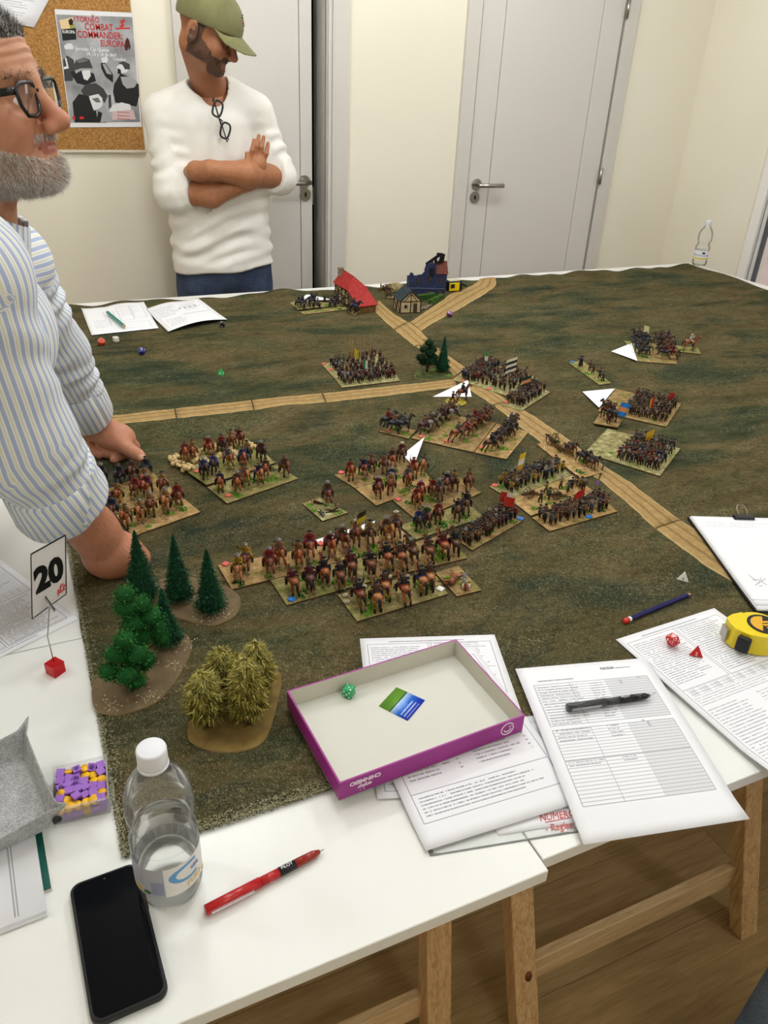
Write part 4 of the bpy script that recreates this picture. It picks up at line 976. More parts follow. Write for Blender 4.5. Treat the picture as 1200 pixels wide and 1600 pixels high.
def conifer(parent, p, h, R, seed, n=5200, mats=M_con, name='conifer'):
    rs = np.random.RandomState(seed)
    b = MB(); b.tube([p, p + Vector((0, 0, h * 0.96))], [0.0022, 0.0006], 6); tr = b.build(name, M_trunk, parent)
    t = rs.uniform(0, 1, n) ** 1.35; z = h * (0.07 + 0.92 * t); rad = R * (1 - t) ** 0.92 + 0.0015
    a = rs.uniform(0, 2 * PI, n); fr = rs.uniform(0.35, 0.98, n)
    lay = 0.86 + 0.14 * np.sin(z / h * 75)
    o = np.stack([np.cos(a) * rad * fr * lay, np.sin(a) * rad * fr * lay, z], 1) + np.array(p)
    a2 = a + rs.normal(0, 0.45, n)
    d = np.stack([np.cos(a2), np.sin(a2), rs.uniform(-0.5, 0.35, n)], 1); d /= np.linalg.norm(d, axis=1, keepdims=True)
    L = rs.uniform(0.004, 0.0085, n) * (0.45 + 0.55 * rad / R)
    T = tri_blades(o - d * 0.002, d, L, 0.00075, rs)
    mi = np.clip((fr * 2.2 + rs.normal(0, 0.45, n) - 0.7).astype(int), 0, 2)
    blades('needles', T, mats, tr, mi)['kind'] = 'stuff'
    # top leader and dark inner cone so the crown is opaque
    b = MB(); b.lathe([(R * 0.66, h * 0.09), (R * 0.60, h * 0.2), (R * 0.36, h * 0.5), (R * 0.13, h * 0.82), (0.0006, h * 0.99)], 14, 0, p); b.build('crown_core', mats[0], tr)
    return tr
def broadleaf(parent, p, h, clumps, seed, mats=M_leaf, name='broadleaf_tree', leaf=0.0017, per=260):
    rs = np.random.RandomState(seed)
    b = MB(); b.tube([p, p + Vector((0.002, 0, h * 0.3)), p + Vector((-0.001, 0.002, h * 0.85))], [0.004, 0.003, 0.001], 7)
    for (cx, cy, cz, cr) in clumps: b.tube([p + Vector((0, 0, max(0.01, cz - 0.02))), p + Vector((cx, cy, cz))], [0.0016, 0.0008], 5)
    tr = b.build(name, M_trunk, parent)
    A = []; I = []; core = MB()
    for (cx, cy, cz, cr) in clumps:
        n = int(per * (cr / 0.014) ** 2); v = rs.normal(size=(n, 3)); v /= np.linalg.norm(v, axis=1, keepdims=True)
        bump = 1 + 0.22 * np.sin(v[:, 0] * 7 + cx * 300) * np.sin(v[:, 1] * 6) + 0.12 * np.sin(v[:, 2] * 13)
        o = v * np.array([cr, cr, cr * 0.78]) * (bump * rs.uniform(0.8, 1.04, n))[:, None] + np.array(p) + np.array([cx, cy, cz])
        d = v + rs.normal(0, 0.7, v.shape); d /= np.linalg.norm(d, axis=1, keepdims=True)
        A.append(tri_blades(o, d, rs.uniform(0.7, 1.5, n) * leaf * 1.7, leaf * 0.6, rs))
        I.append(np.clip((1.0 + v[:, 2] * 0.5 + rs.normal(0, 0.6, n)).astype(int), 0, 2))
        core.ell(Vector(p) + Vector((cx, cy, cz)), (cr * 0.86, cr * 0.86, cr * 0.68), 0, 10, 7)
    blades('foliage', np.concatenate(A), mats, tr, np.concatenate(I))['kind'] = 'stuff'
    core.build('crown_core', mats[0], tr)
def fibre_tree(parent, p, h, R, seed, n=4200):
    rs = np.random.RandomState(seed)
    b = MB(); b.tube([p, p + Vector((0.001, 0, h * 0.5)), p + Vector((0, 0, h * 0.9))], [0.0035, 0.0025, 0.0008], 6)
    for k in range(5): b.tube([p + Vector((0, 0, 0.006)), p + Vector((0.008 * math.cos(k * 1.3), 0.008 * math.sin(k * 1.3), 0.0005))], [0.0014, 0.0006], 5)
    tr = b.build('autumn_tree', M_trunk, parent)
    t = rs.uniform(0, 1, n); z = h * (0.22 + 0.76 * t); prof = np.sin(np.clip(0.24 + t * 0.72, 0, 1) * PI) ** 0.55 * (1 - 0.22 * t)
    a = rs.uniform(0, 2 * PI, n); fr = rs.uniform(0.45, 1.0, n); rad = R * prof * (1 + 0.16 * np.sin(a * 5 + z * 300)) + 0.001
    o = np.stack([np.cos(a) * rad * fr, np.sin(a) * rad * fr, z], 1) + np.array(p)
    d = np.stack([np.cos(a) * 0.7 + rs.normal(0, .25, n), np.sin(a) * 0.7 + rs.normal(0, .25, n), rs.uniform(-1.0, 0.35, n)], 1); d /= np.linalg.norm(d, axis=1, keepdims=True)
    T = tri_blades(o - d * 0.003, d, rs.uniform(0.006, 0.012, n), 0.0009, rs)
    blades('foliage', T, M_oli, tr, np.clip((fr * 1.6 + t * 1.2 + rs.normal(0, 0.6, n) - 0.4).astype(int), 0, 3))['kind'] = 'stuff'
    b = MB(); b.lathe([(R * 0.2, h * 0.26), (R * 0.62, h * 0.36), (R * 0.68, h * 0.52), (R * 0.46, h * 0.74), (R * 0.12, h * 0.94)], 12, 0, p); b.build('crown_core', M_oli[0], tr)
def woodmat(name, a, b_):
    m = Mt(name, a, 0.9, 0.1); n = m.noise(55, detail=4, rough=0.65); n2 = m.noise(14, detail=2)
    c = m.mix(0.5, m.ramp(n, [(0.35, b_), (0.65, a)]), m.ramp(n2, [(0.35, b_), (0.65, a)])); m.col(c); m.bump(n, 0.4, 0.002); return m.mat
M_wb1 = woodmat('wood_base_grey', (128, 110, 84), (98, 82, 60)); M_wb2 = woodmat('wood_base_tan', (142, 118, 68), (108, 88, 48))
M_rim = plain('wood_base_rim', (166, 140, 92), 0.8); M_gravel = plain('pale_gravel', (206, 190, 154), 0.9)
def wood_base(label, pxs, m, T=0.003):
    P = [at(x, y, MZ + T) for x, y in pxs]; c = sum(P, Vector()) / len(P)
    # smooth the outline
    n = len(P); Q = []
    for i in range(n):
        p0, p1, p2, p3 = P[i - 1], P[i], P[(i + 1) % n], P[(i + 2) % n]
        for k in range(5):
            t = k / 5; Q.append(0.5 * ((2 * p1) + (p2 - p0) * t + (2 * p0 - 5 * p1 + 4 * p2 - p3) * t * t + (3 * p1 - p0 - 3 * p2 + p3) * t ** 3))
    r = thing('woodland_base', label, 'model trees', (c.x, c.y, MZ), 'woodland bases')
    b = MB(); b.prism([(q.x, q.y) for q in Q], MZ + 0.0003, MZ + T, 0, 1); b.build('base_plate', [m, M_rim], r)
    return r, MZ + T
def gravel(r, z, spots, n, spread):
    b = MB(); rs = random.Random(4)
    for (x, y) in spots:
        c = at(x, y, z)
        for k in range(n): b.box(c + Vector((rs.gauss(0, spread), rs.gauss(0, spread), 0.0005)), (rs.uniform(.001, .0024), 0.001, 0.001), 0, Matrix.Rotation(rs.uniform(0, 3), 3, 'Z'))
    b.build('gravel', M_gravel, r)['kind'] = 'stuff'
def tree_h(bp, tp, z): p = at(bp[0], bp[1], z); return p, atY(tp[0], tp[1], p.y).z - z
r, z = wood_base('woodland base with three tall dark conifers', [(376, 939), (366.5, 961.5), (335, 976), (315, 975), (273, 963), (232, 950), (222, 928), (250, 905), (300, 902), (347, 913), (368, 925)], M_wb1)
for i, (bp, tp, R) in enumerate((((224, 936), (224, 826), 0.032), ((281, 938), (278, 834), 0.027), ((330, 954), (328, 857), 0.028))):
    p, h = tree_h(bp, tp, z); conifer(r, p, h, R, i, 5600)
gravel(r, z, [(300, 940), (345, 958), (318, 962), (290, 925)], 34, 0.010)
r, z = wood_base('woodland base with two bright leafy trees and one small conifer', [(144, 1072), (148, 1106), (174, 1116), (213.5, 1109), (250, 1092), (279, 1055), (298.5, 1015), (297, 998), (284, 989), (247, 998), (199, 1035), (154, 1054)], M_wb1)
p, h = tree_h((262, 1004), (258, 918), z); conifer(r, p, h, 0.026, 7, 4600)
rs = random.Random(2)
p, h = tree_h((207, 1078), (207, 985), z)
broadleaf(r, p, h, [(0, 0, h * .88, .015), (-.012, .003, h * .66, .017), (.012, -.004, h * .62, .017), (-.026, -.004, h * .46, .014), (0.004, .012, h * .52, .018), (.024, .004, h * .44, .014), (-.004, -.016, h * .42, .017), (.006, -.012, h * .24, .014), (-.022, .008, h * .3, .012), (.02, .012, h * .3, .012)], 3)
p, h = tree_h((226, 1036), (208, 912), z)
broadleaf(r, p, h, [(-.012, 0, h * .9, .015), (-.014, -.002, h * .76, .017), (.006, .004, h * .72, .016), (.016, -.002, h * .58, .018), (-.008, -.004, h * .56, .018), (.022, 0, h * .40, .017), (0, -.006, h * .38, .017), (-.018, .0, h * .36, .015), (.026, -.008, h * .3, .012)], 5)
gravel(r, z, [(270, 1040), (235, 1088), (175, 1100), (285, 1005)], 30, 0.009)
r, z = wood_base('woodland base with olive yellow autumn trees', [(293, 1143), (301, 1160), (335, 1172.6), (375, 1172.6), (409, 1160), (426, 1126), (440, 1063.5), (431.7, 1046.5), (405, 1040), (346, 1052), (304, 1108)], M_wb2)
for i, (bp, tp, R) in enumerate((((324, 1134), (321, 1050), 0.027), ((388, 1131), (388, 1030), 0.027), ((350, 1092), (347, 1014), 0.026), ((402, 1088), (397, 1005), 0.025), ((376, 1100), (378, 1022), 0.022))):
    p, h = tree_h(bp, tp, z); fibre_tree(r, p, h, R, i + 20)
r, z = wood_base('small green wooded base with one dark leafy tree and one slim conifer', [(648, 583), (652, 591), (668, 593), (690, 592), (704, 589), (708, 585), (698, 577), (676, 575), (656, 577)], groundmat('base_darkgrass', (70, 76, 48), (52, 58, 36), (92, 98, 64), 0.5))
p, h = tree_h((667, 581), (668, 531), z)
broadleaf(r, p, h, [(0, 0, h * .9, .014), (-.014, 0, h * .72, .015), (.014, 0, h * .7, .015), (0, -.008, h * .62, .017), (-.024, 0, h * .48, .014), (.018, 0, h * .44, .016), (0, -.01, h * .38, .017), (.022, -.006, h * .3, .012), (-.012, .004, h * .32, .014)], 9, M_dleaf, 'leafy_tree', 0.0019, 160)
p, h = tree_h((691, 580), (692, 526), z); conifer(r, p, h, 0.027, 12, 3000)

# --- buildings ------------------------------------------------------
def tilemat(name, a, b_, mortar, sx, sy):
    m = Mt(name, a, 0.7, 0.2); br = m.new('ShaderNodeTexBrick'); m.lk(m.tc('UV'), br.inputs['Vector'])
    br.inputs['Color1'].default_value = srgb(a); br.inputs['Color2'].default_value = srgb(b_); br.inputs['Mortar'].default_value = srgb(mortar)
    br.inputs['Scale'].default_value = 1.0; br.inputs['Brick Width'].default_value = sx; br.inputs['Row Height'].default_value = sy; br.inputs['Mortar Size'].default_value = sy * 0.1
    m.col(br.outputs[0]); m.bump(br.outputs['Fac'], -0.5, 0.001); return m.mat
M_redtile = tilemat('red_roof_tiles', (186, 62, 56), (164, 44, 42), (104, 26, 28), 0.011, 0.0065)
M_slate = tilemat('slate_roof', (58, 72, 76), (44, 56, 62), (26, 34, 38), 0.2, 0.0055)
M_browntile = tilemat('brown_roof', (118, 62, 46), (92, 46, 36), (52, 26, 22), 0.012, 0.006)
M_blue_st = tilemat('blue_stone', (58, 66, 100), (44, 52, 84), (30, 34, 56), 0.016, 0.008)
M_plaster = plain('model_plaster', (196, 182, 140), 0.85, 0.1, var=0.12, scale=80)
M_timber = plain('model_timber', (66, 42, 26), 0.8)
M_brownw = plain('model_brown_wall', (112, 80, 44), 0.8, var=0.2, scale=60)
M_stonem = plain('model_stone', (128, 116, 96), 0.85, var=0.25, scale=120)
M_char = plain('model_charred', (22, 19, 18), 0.9)
M_winm = plain('model_window', (40, 42, 44), 0.5)
class Loc:
    """local frame on the mat: origin, unit vectors u (right), v (back)"""
    def __init__(s, o, pu, pv=None):
        s.o = o; s.u = (pu - o); s.u.z = 0; s.u.normalize(); s.v = Vector((-s.u.y, s.u.x, 0))
    def __call__(s, a, b_, c): return s.o + s.u * a + s.v * b_ + Vector((0, 0, c))
def slab(b, pts, t, m=0, uvs=None):
    """polygon face thickened by t along its normal (downwards)"""
    pts = [Vector(p) for p in pts]; n = (pts[1] - pts[0]).cross(pts[2] - pts[0]).normalized()
    k = len(pts); vs = pts + [p - n * t for p in pts]
    fs = [tuple(range(k)), tuple(range(2 * k - 1, k - 1, -1))] + [(i + k, (i + 1) % k + k, (i + 1) % k, i) for i in range(k)]
    b.add(vs, fs, m)
    if b.uv is None: b.uv = []
    e1 = Vector((n.y, -n.x, 0)); e1 = e1.normalized() if e1.length > 1e-6 else Vector((1, 0, 0)); e2 = n.cross(e1)
    b.uv += [(v.dot(e1), v.dot(e2)) for v in vs]
def wallbox(b, F, u0, u1, v0, v1, z0, z1, m=0):
    P = [F(u0, v0, z0), F(u1, v0, z0), F(u1, v1, z0), F(u0, v1, z0)]; Q = [F(u0, v0, z1), F(u1, v0, z1), F(u1, v1, z1), F(u0, v1, z1)]
    b.add(P + Q, [(3, 2, 1, 0), (4, 5, 6, 7), (0, 1, 5, 4), (1, 2, 6, 5), (2, 3, 7, 6), (3, 0, 4, 7)], m)
    if b.uv is not None or True:
        if b.uv is None: b.uv = [(0, 0)] * (len(b.v) - 8)
        for (u, v, z) in ((u0, v0, z0), (u1, v0, z0), (u1, v1, z0), (u0, v1, z0), (u0, v0, z1), (u1, v0, z1), (u1, v1, z1), (u0, v1, z1)): b.uv.append((u + v, z))
# red roofed farmhouse with a long low front slope
A, B_, Cc = at(561, 490.5, MZ), at(587, 487, MZ), at(534, 465, MZ)
F = Loc(A, B_); w = (B_ - A).length; d = (Cc - A).dot(F.v); sh = (Cc - A).dot(F.u) / d
F.v = (F.v + F.u * sh * 0.5)
r = thing('model_house', 'model half timbered house with a bright red tiled roof', 'model house', (A.x, A.y, MZ), 'model village buildings')
b = MB(); wallbox(b, F, 0, w, 0.40 * d, d, 0.0004, 0.058, 0); wallbox(b, F, 0, w, 0, 0.40 * d, 0.0004, 0.026, 1)
b.build('walls', [M_plaster, M_brownw], r)
b = MB(); hh = 0.098; e = 0.006
ra, rb = F(w / 2, 0.60 * d, hh), F(w / 2, d + 0.004, hh + 0.003)
slab(b, [F(-e, 0.40 * d, 0.060), ra, rb, F(-e, d + 0.004, 0.058)][::-1], 0.003)
slab(b, [F(w + e, 0.40 * d, 0.060), F(w + e, d + 0.004, 0.058), rb, ra][::-1], 0.003)
slab(b, [F(-e, 0.40 * d, 0.060), F(-e, -e, 0.027), F(w + e, -e, 0.027), F(w + e, 0.40 * d, 0.060), ra], 0.003)
b.build('roof', M_redtile, r)
b = MB(); slab(b, [F(0, d, 0.056), F(w, d, 0.056), F(w / 2, d, hh)], 0.002); b.uv = None; b.build('gable', M_plaster, r)
for v in (0.42, 0.56, 0.70, 0.84, 0.98):
    b = MB(); b.bar(F(-0.001, v * d, 0), F(-0.001, v * d, 0.057), 0.004, 0.003); b.build('timber', M_timber, r)
for zz in (0.004, 0.03, 0.055):
    b = MB(); b.bar(F(-0.001, 0.4 * d, zz), F(-0.001, d, zz), 0.003, 0.004); b.build('timber', M_timber, r)
for v0, v1 in ((0.42, 0.56), (0.84, 0.70), (0.84, 0.98)):
    b = MB(); b.bar(F(-0.001, v0 * d, 0.03), F(-0.001, v1 * d, 0.055), 0.003, 0.003, 0, (1, 0, 0)); b.build('timber', M_timber, r)
for v in (0.63, 0.91):
    b = MB(); b.box(F(-0.001, v * d, 0.018), (0.003, 0.012, 0.014)); b.build('window', M_winm, r)
b = MB(); q = F(w * 0.28, d * 0.97, 0.085); b.box(q, (0.016, 0.016, 0.05)); b.box(q + Vector((0, 0, 0.027)), (0.019, 0.019, 0.006)); b.build('chimney', M_stonem, r)
# small half timbered cottage
A, B_, Cc = at(625, 490, MZ), at(656.5, 489, MZ), at(614, 480.5, MZ)
F = Loc(A, B_); w = (B_ - A).length; d = max(0.045, (Cc - A).dot(F.v))
ap = atY(641, 456, ((A + B_) / 2).y).z - MZ; ev = atY(624, 471.5, A.y).z - MZ
r = thing('model_cottage', 'small model cottage with half timbered gable and dark slate roof', 'model house', (A.x, A.y, MZ), 'model village buildings')
b = MB(); wallbox(b, F, 0, w, 0, d, 0.0004, ev); b.build('walls', M_plaster, r)
b = MB(); slab(b, [F(0, 0, ev), F(w, 0, ev), F(w / 2, 0, ap)], -0.002); b.uv = None; b.build('gable', M_plaster, r)
b = MB(); e = 0.004
slab(b, [F(-e, -e, ev - 0.002), F(w / 2, -e, ap + 0.002), F(w / 2, d + e, ap + 0.002), F(-e, d + e, ev - 0.002)][::-1], 0.0025)
slab(b, [F(w + e, -e, ev - 0.002), F(w / 2, -e, ap + 0.002), F(w / 2, d + e, ap + 0.002), F(w + e, d + e, ev - 0.002)], 0.0025); b.build('roof', M_slate, r)
for seg in (((0, 0), (0, ev)), ((w, 0), (w, ev)), ((0, ev), (w, ev)), ((0, .002), (w, .002)), ((w / 2, ev), (w / 2, ap)), ((w * .5, 0), (w * .5, ev)), ((w * .18, ev), (w * .5, ap * .8 + ev * .2)), ((w * .82, ev), (w * .5, ap * .8 + ev * .2)), ((0, ev), (w / 2, ap)), ((w, ev), (w / 2, ap))):
    b = MB(); (a0, z0_), (a1, z1_) = seg; b.bar(F(a0, -0.0015, z0_), F(a1, -0.0015, z1_), 0.003, 0.003, 0, (0, 1, 0)); b.build('timber', M_timber, r)
for v in (0.0, 0.5, 1.0): b = MB(); b.bar(F(-0.001, v * d, 0), F(-0.001, v * d, ev), 0.003, 0.003); b.build('timber', M_timber, r)
for s_ in (0.05, 0.55): b = MB(); b.bar(F(-0.001, s_ * d, 0.002), F(-0.001, (s_ + .4) * d, ev * 0.95), 0.003, 0.003, 0, (1, 0, 0)); b.build('timber', M_timber, r)
b = MB(); b.box(F(w * .26, -0.0015, ev * .58), (0.011, 0.003, 0.011)); b.build('window', M_winm, r)
b = MB(); b.box(F(w * .73, -0.0015, ev * .42), (0.014, 0.003, ev * .8)); b.build('door', plain('model_door', (64, 56, 48), 0.8), r)
# blue stone ruin
A, B_ = at(646, 463, MZ), at(695, 464, MZ)
F = Loc(A, B_); w = (B_ - A).length; k = w / 49.0; d = 0.075
r = thing('model_ruin', 'blue stone model ruin with charred broken roof timbers', 'model house', (A.x, A.y, MZ), 'model village buildings')
sc_ = lambda px_, py_: (((580 + px_ / 5.4545) - 646) * k * 1.0, (463.5 - (400 + py_ / 5.4545)) * k * 1.10)
prof = [sc_(318, 345), sc_(625, 345), sc_(634, 172), sc_(545, 172), sc_(530, 95), sc_(470, 100), sc_(455, 128), sc_(440, 160), sc_(420, 182), sc_(385, 186), sc_(372, 202), sc_(356, 204), sc_(350, 178), sc_(330, 168), sc_(318, 178)]
def wallprofile(b, pts2, v, t):
    P = [F(a, v, max(0.0004, z_)) for a, z_ in pts2]; Q = [F(a, v + t, max(0.0004, z_)) for a, z_ in pts2]; n = len(P)
    b.add(P + Q, [tuple(range(n)), tuple(range(2 * n - 1, n - 1, -1))] + [(i + n, (i + 1) % n + n, (i + 1) % n, i) for i in range(n)], 0)
    if b.uv is None: b.uv = []
    b.uv += [(a, z_) for a, z_ in pts2] * 2
b = MB(); wallprofile(b, prof, 0, 0.006); b.build('front_wall', M_blue_st, r)
x1 = prof[1][0]; x0 = prof[0][0]; zt = prof[2][1]
b = MB(); wallbox(b, F, x1 - 0.006, x1, 0.006, d, 0.0004, zt); wallbox(b, F, x0, x0 + 0.006, 0.006, d, 0.0004, zt * 0.55); wallbox(b, F, x0, x1, d, d + 0.006, 0.0004, zt * 0.7); b.build('rear_walls', M_blue_st, r)
b = MB(); q0, q1 = sc_(530, 92), sc_(640, 172)
slab(b, [F(q0[0], 0.028, q0[1] + 0.002), F(sc_(540, 0)[0], -0.005, q1[1]), F(q1[0], -0.005, q1[1]), F(q1[0] - 0.004, 0.028, q0[1] + 0.002)], 0.003)
slab(b, [F(q0[0], 0.028, q0[1] + 0.002), F(q1[0] - 0.004, 0.028, q0[1] + 0.002), F(q1[0], 0.062, q1[1]), F(sc_(540, 0)[0], 0.062, q1[1])], 0.003); b.build('roof', M_browntile, r)
b = MB(); rs = random.Random(8)
for kx in range(9):
    t = kx / 8; a = sc_(450 + t * 145, 120 - t * 62 + rs.uniform(-8, 8)); b.bar(F(a[0], 0.02, a[1] - 0.022), F(a[0] + rs.uniform(-.004, .008), 0.02 + rs.uniform(-.006, .006), a[1] + 0.008), 0.006, 0.006)
b.bar(F(*((sc_(455, 115)[0], 0.02, sc_(455, 115)[1]))), F(sc_(560, 45)[0], 0.02, sc_(560, 45)[1]), 0.008, 0.010)
b.bar(F(sc_(540, 45)[0], 0.02, sc_(540, 40)[1]), F(sc_(592, 42)[0], 0.02, sc_(592, 42)[1]), 0.010, 0.012)
b.bar(F(sc_(585, 40)[0], 0.02, sc_(585, 40)[1]), F(sc_(590, 85)[0], 0.02, sc_(590, 85)[1]), 0.006, 0.008)
b.build('charred_timbers', M_char, r)
for (cx, cy, ww, hh_) in ((400, 232, 26, 40), (490, 215, 24, 40), (588, 222, 28, 44), (405, 325, 26, 26), (495, 322, 32, 40), (585, 318, 36, 52)):
    a = sc_(cx, cy); b = MB(); b.box(F(a[0], -0.0006, a[1]), (ww / 5.4545 * k, 0.002, hh_ / 5.4545 * k)); b.build('window', plain('ruin_shutter', (72, 46, 40), 0.8), r)
b = MB(); b.box(F(sc_(500, 158)[0], 0.001, sc_(500, 158)[1]), (0.014, 0.016, 0.028)); b.build('breach', M_char, r)
b = MB(); b.bar(F(x0, -0.001, sc_(0, 285)[1]), F(x1, -0.001, sc_(0, 285)[1]), 0.003, 0.004); b.build('string_course', plain('ruin_course', (78, 84, 112), 0.8), r)
# hedges and a low garden wall
def hedge(label, p0, p1, wd, ht):
    a, c = at(p0[0], p0[1], MZ), at(p1[0], p1[1], MZ); rs = np.random.RandomState(int(p0[0])); n = 1500; t = rs.uniform(0, 1, n)
    r = thing('hedge', label, 'hedge', ((a.x + c.x) / 2, (a.y + c.y) / 2, MZ), 'model hedges'); dr = (c - a).normalized(); sd = Vector((-dr.y, dr.x, 0))
    o = np.array(a)[None] + np.outer(t, np.array(c - a)) + np.outer(rs.uniform(-wd / 2, wd / 2, n), np.array(sd)) + np.stack([np.zeros(n), np.zeros(n), rs.uniform(0, ht, n)], 1)
    dd = rs.normal(size=(n, 3)); dd[:, 2] = abs(dd[:, 2]); dd /= np.linalg.norm(dd, axis=1, keepdims=True)
    b = MB(); b.bar(a + Vector((0, 0, ht * .45)), c + Vector((0, 0, ht * .45)), wd * .9, ht * .86); b.build('core', plain('hedge_core', (50, 80, 30), 0.9), r)
    blades('foliage', tri_blades(o, dd, rs.uniform(.003, .005, n), 0.0012, rs), [plain('hedge_leaf', (86, 120, 48), 0.9, var=0.3, scale=200)], r)['kind'] = 'stuff'
hedge('clipped green model hedge along the foot of the blue ruin', (652, 470), (679, 466), 0.014, 0.022)
hedge('clipped green model hedge turned towards the village road', (671, 477), (692, 467), 0.014, 0.022)
r = thing('stone_wall', 'low pale dry stone wall between the cottage and the hedges', 'model wall', at(664, 481, MZ))
rs = random.Random(3)
for i in range(22):
    t = i / 21; p = at(656 + t * 18, 486 - t * 8 + rs.uniform(-1.2, 1.2), MZ)
    b = MB(); b.ell(p + Vector((0, 0, 0.003 + (i % 2) * 0.003)), (0.005, 0.004, 0.0035), 0, 6, 4); b.build('stone', M_stonem, r)
# soft tan cloth mound behind the cottage
c0 = at(618, 455, MZ); b = MB(); b.lathe([(0.034, 0.0), (0.03, 0.016), (0.02, 0.027), (0.006, 0.032)], 18, 0, (c0.x, c0.y, MZ), func=lambda r_, z_, a: r_ * (1.35 if abs(math.cos(a)) > .6 else 1.0) * (1 + .06 * math.sin(a * 5)))
tag(b.build('model_hill', groundmat('hill_tan', (140, 124, 88), (112, 98, 66), (164, 150, 112), 0.15)), 'small rounded tan hill behind the slate roofed cottage', 'model hill')
# ================================================================== PAPERS AND SMALL THINGS
def papermat(name, blocks=(), frames=(), grids=(), rects=(), base=(238, 238, 242)):
    """printed sheet. blocks: (u0,u1,v0,v1,rows,ink) text; frames: (u0,u1,v0,v1); grids: (u0,u1,v0,v1,nu,nv); rects: (u0,u1,v0,v1,ink)"""
    m = Mt(name, base, 0.65, 0.25); u, v = m.uv(); ink = None
    def add(x):
        nonlocal ink
        ink = x if ink is None else ink.mx(x)
    for i, (u0, u1, v0, v1, rows, k) in enumerate(blocks):
        vv = (v - v0) * (rows / (v1 - v0)); row = vv.floor(); fr = vv.fract()
        ragged = m.white(m.comb(row, float(i) + 0.5, 3.7)) * (u1 - u0) * 0.35
        n1 = X(m.nt, m.noise(1.0, m.comb(u * 210.0, row * 7.3 + i * 11.0), 1)); n2 = X(m.nt, m.noise(1.0, m.comb(u * 48.0, row * 3.1 + i * 5.0), 1))
        add(rng(u, u0, u1) * (u < u1 - ragged) * rng(v, v0, v1) * rng(fr, 0.33, 0.67) * (n1 > 0.42) * (n2 > 0.37) * k)
    for (u0, u1, v0, v1) in frames:
        t = 0.0028
        add(rng(u, u0, u1) * (((v - v0).abs() < t * 0.7) + ((v - v1).abs() < t * 0.7)) * 0.7); add(rng(v, v0, v1) * (((u - u0).abs() < t) + ((u - u1).abs() < t)) * 0.7)
    for (u0, u1, v0, v1, nu, nv) in grids:
        fu = ((u - u0) * (nu / (u1 - u0))).fract(); fv = ((v - v0) * (nv / (v1 - v0))).fract()
        add(rng(u, u0, u1) * rng(v, v0, v1) * (((fu - 0.5).abs() > 0.5 - 0.002 * nu / (u1 - u0)) + ((fv - 0.5).abs() > 0.5 - 0.0016 * nv / (v1 - v0))).mn(1.0) * 0.62)
    for (u0, u1, v0, v1, k) in rects: add(rng(u, u0, u1) * rng(v, v0, v1) * k)
    if ink is not None: m.col(m.mix(ink.mn(1.0), base, (116, 116, 124)))
    return m.mat
def sheet(name, label, cat, P, mat, group=None, lift=None, z=None, nx=14, ny=18, thick=0.0004, parent=None, on_mat=False):
    """sheet from world corners TL,TR,BR,BL; lift(u,v) adds height; u right, v up"""
    TL, TR, BR, BL = [Vector(p) for p in P]
    b = MB(); vs = []; uv = []
    for j in range(ny + 1):
        for i in range(nx + 1):
            u, v = i / nx, j / ny; p = BL.lerp(BR, u).lerp(TL.lerp(TR, u), v)
            vs.append((p.x, p.y, (max(p.z, mat_z(p.x, p.y) + .002) if on_mat else p.z) + (lift(u, v) if lift else 0))); uv.append((u, v))
    n = len(vs); W = nx + 1
    fs = [(j * W + i, j * W + i + 1, (j + 1) * W + i + 1, (j + 1) * W + i) for j in range(ny) for i in range(nx)]
    b.add(vs, fs, 0, True); b.v.extend([(x, y, z_ - thick) for x, y, z_ in vs]); b.f.extend([tuple(n + k for k in f[::-1]) for f in fs]); b.m += [0] * len(fs); b.sm += [True] * len(fs)
    rim = [i for i in range(W)] + [j * W + nx for j in range(1, ny + 1)] + [ny * W + i for i in range(nx - 1, -1, -1)] + [j * W for j in range(ny - 1, 0, -1)]
    for a, c in zip(rim, rim[1:] + rim[:1]): b.f.append((c, a, a + n, c + n)); b.m.append(0); b.sm.append(False)
    b.uv = uv + uv
    o = b.build(name, mat, parent)
    return tag(o, label, cat, group) if label else o
def a4(pl, pr, z, edge='top', w=0.21, h=0.297, left=None):
    """A4 corners TL,TR,BR,BL from two pixel corners along its top or bottom edge"""
    L, R_ = at(pl[0], pl[1], z), at(pr[0], pr[1], z); d = (R_ - L).normalized(); up = Vector((-d.y, d.x, 0)); R_ = L + d * w
    return (L, R_, R_ - up * h, L - up * h) if edge == 'top' else (L + up * h, R_ + up * h, R_, L)
PG = 'loose paper sheets on the tables'
R_rules = papermat('print_rules', [(.07, .47, .60, .93, 22, .8), (.53, .93, .58, .95, 24, .8), (.07, .93, .44, .50, 4, .6), (.07, .45, .06, .42, 20, .6), (.52, .93, .06, .42, 20, .6), (.2, .8, .958, .975, 1, .9)], [(.05, .95, .035, .95), (.05, .49, .56, .95), (.51, .95, .56, .95)], [(.08, .94, .505, .555, 16, 3)], [(.09, .14, .51, .55, .25), (.2, .25, .51, .55, .25), (.31, .36, .51, .55, .25), (.42, .47, .51, .55, .25), (.53, .58, .51, .55, .25), (.64, .69, .51, .55, .25), (.75, .8, .51, .55, .25), (.86, .91, .51, .55, .25)])
R_list = papermat('print_list', [(.09, .40, .30, .92, 30, .75), (.54, .86, .30, .92, 30, .75), (.42, .44, .3, .9, 26, .7), (.90, .92, .3, .9, 26, .7), (.09, .90, .13, .23, 6, .8)], [(.06, .96, .11, .95), (.06, .96, .245, .95)])
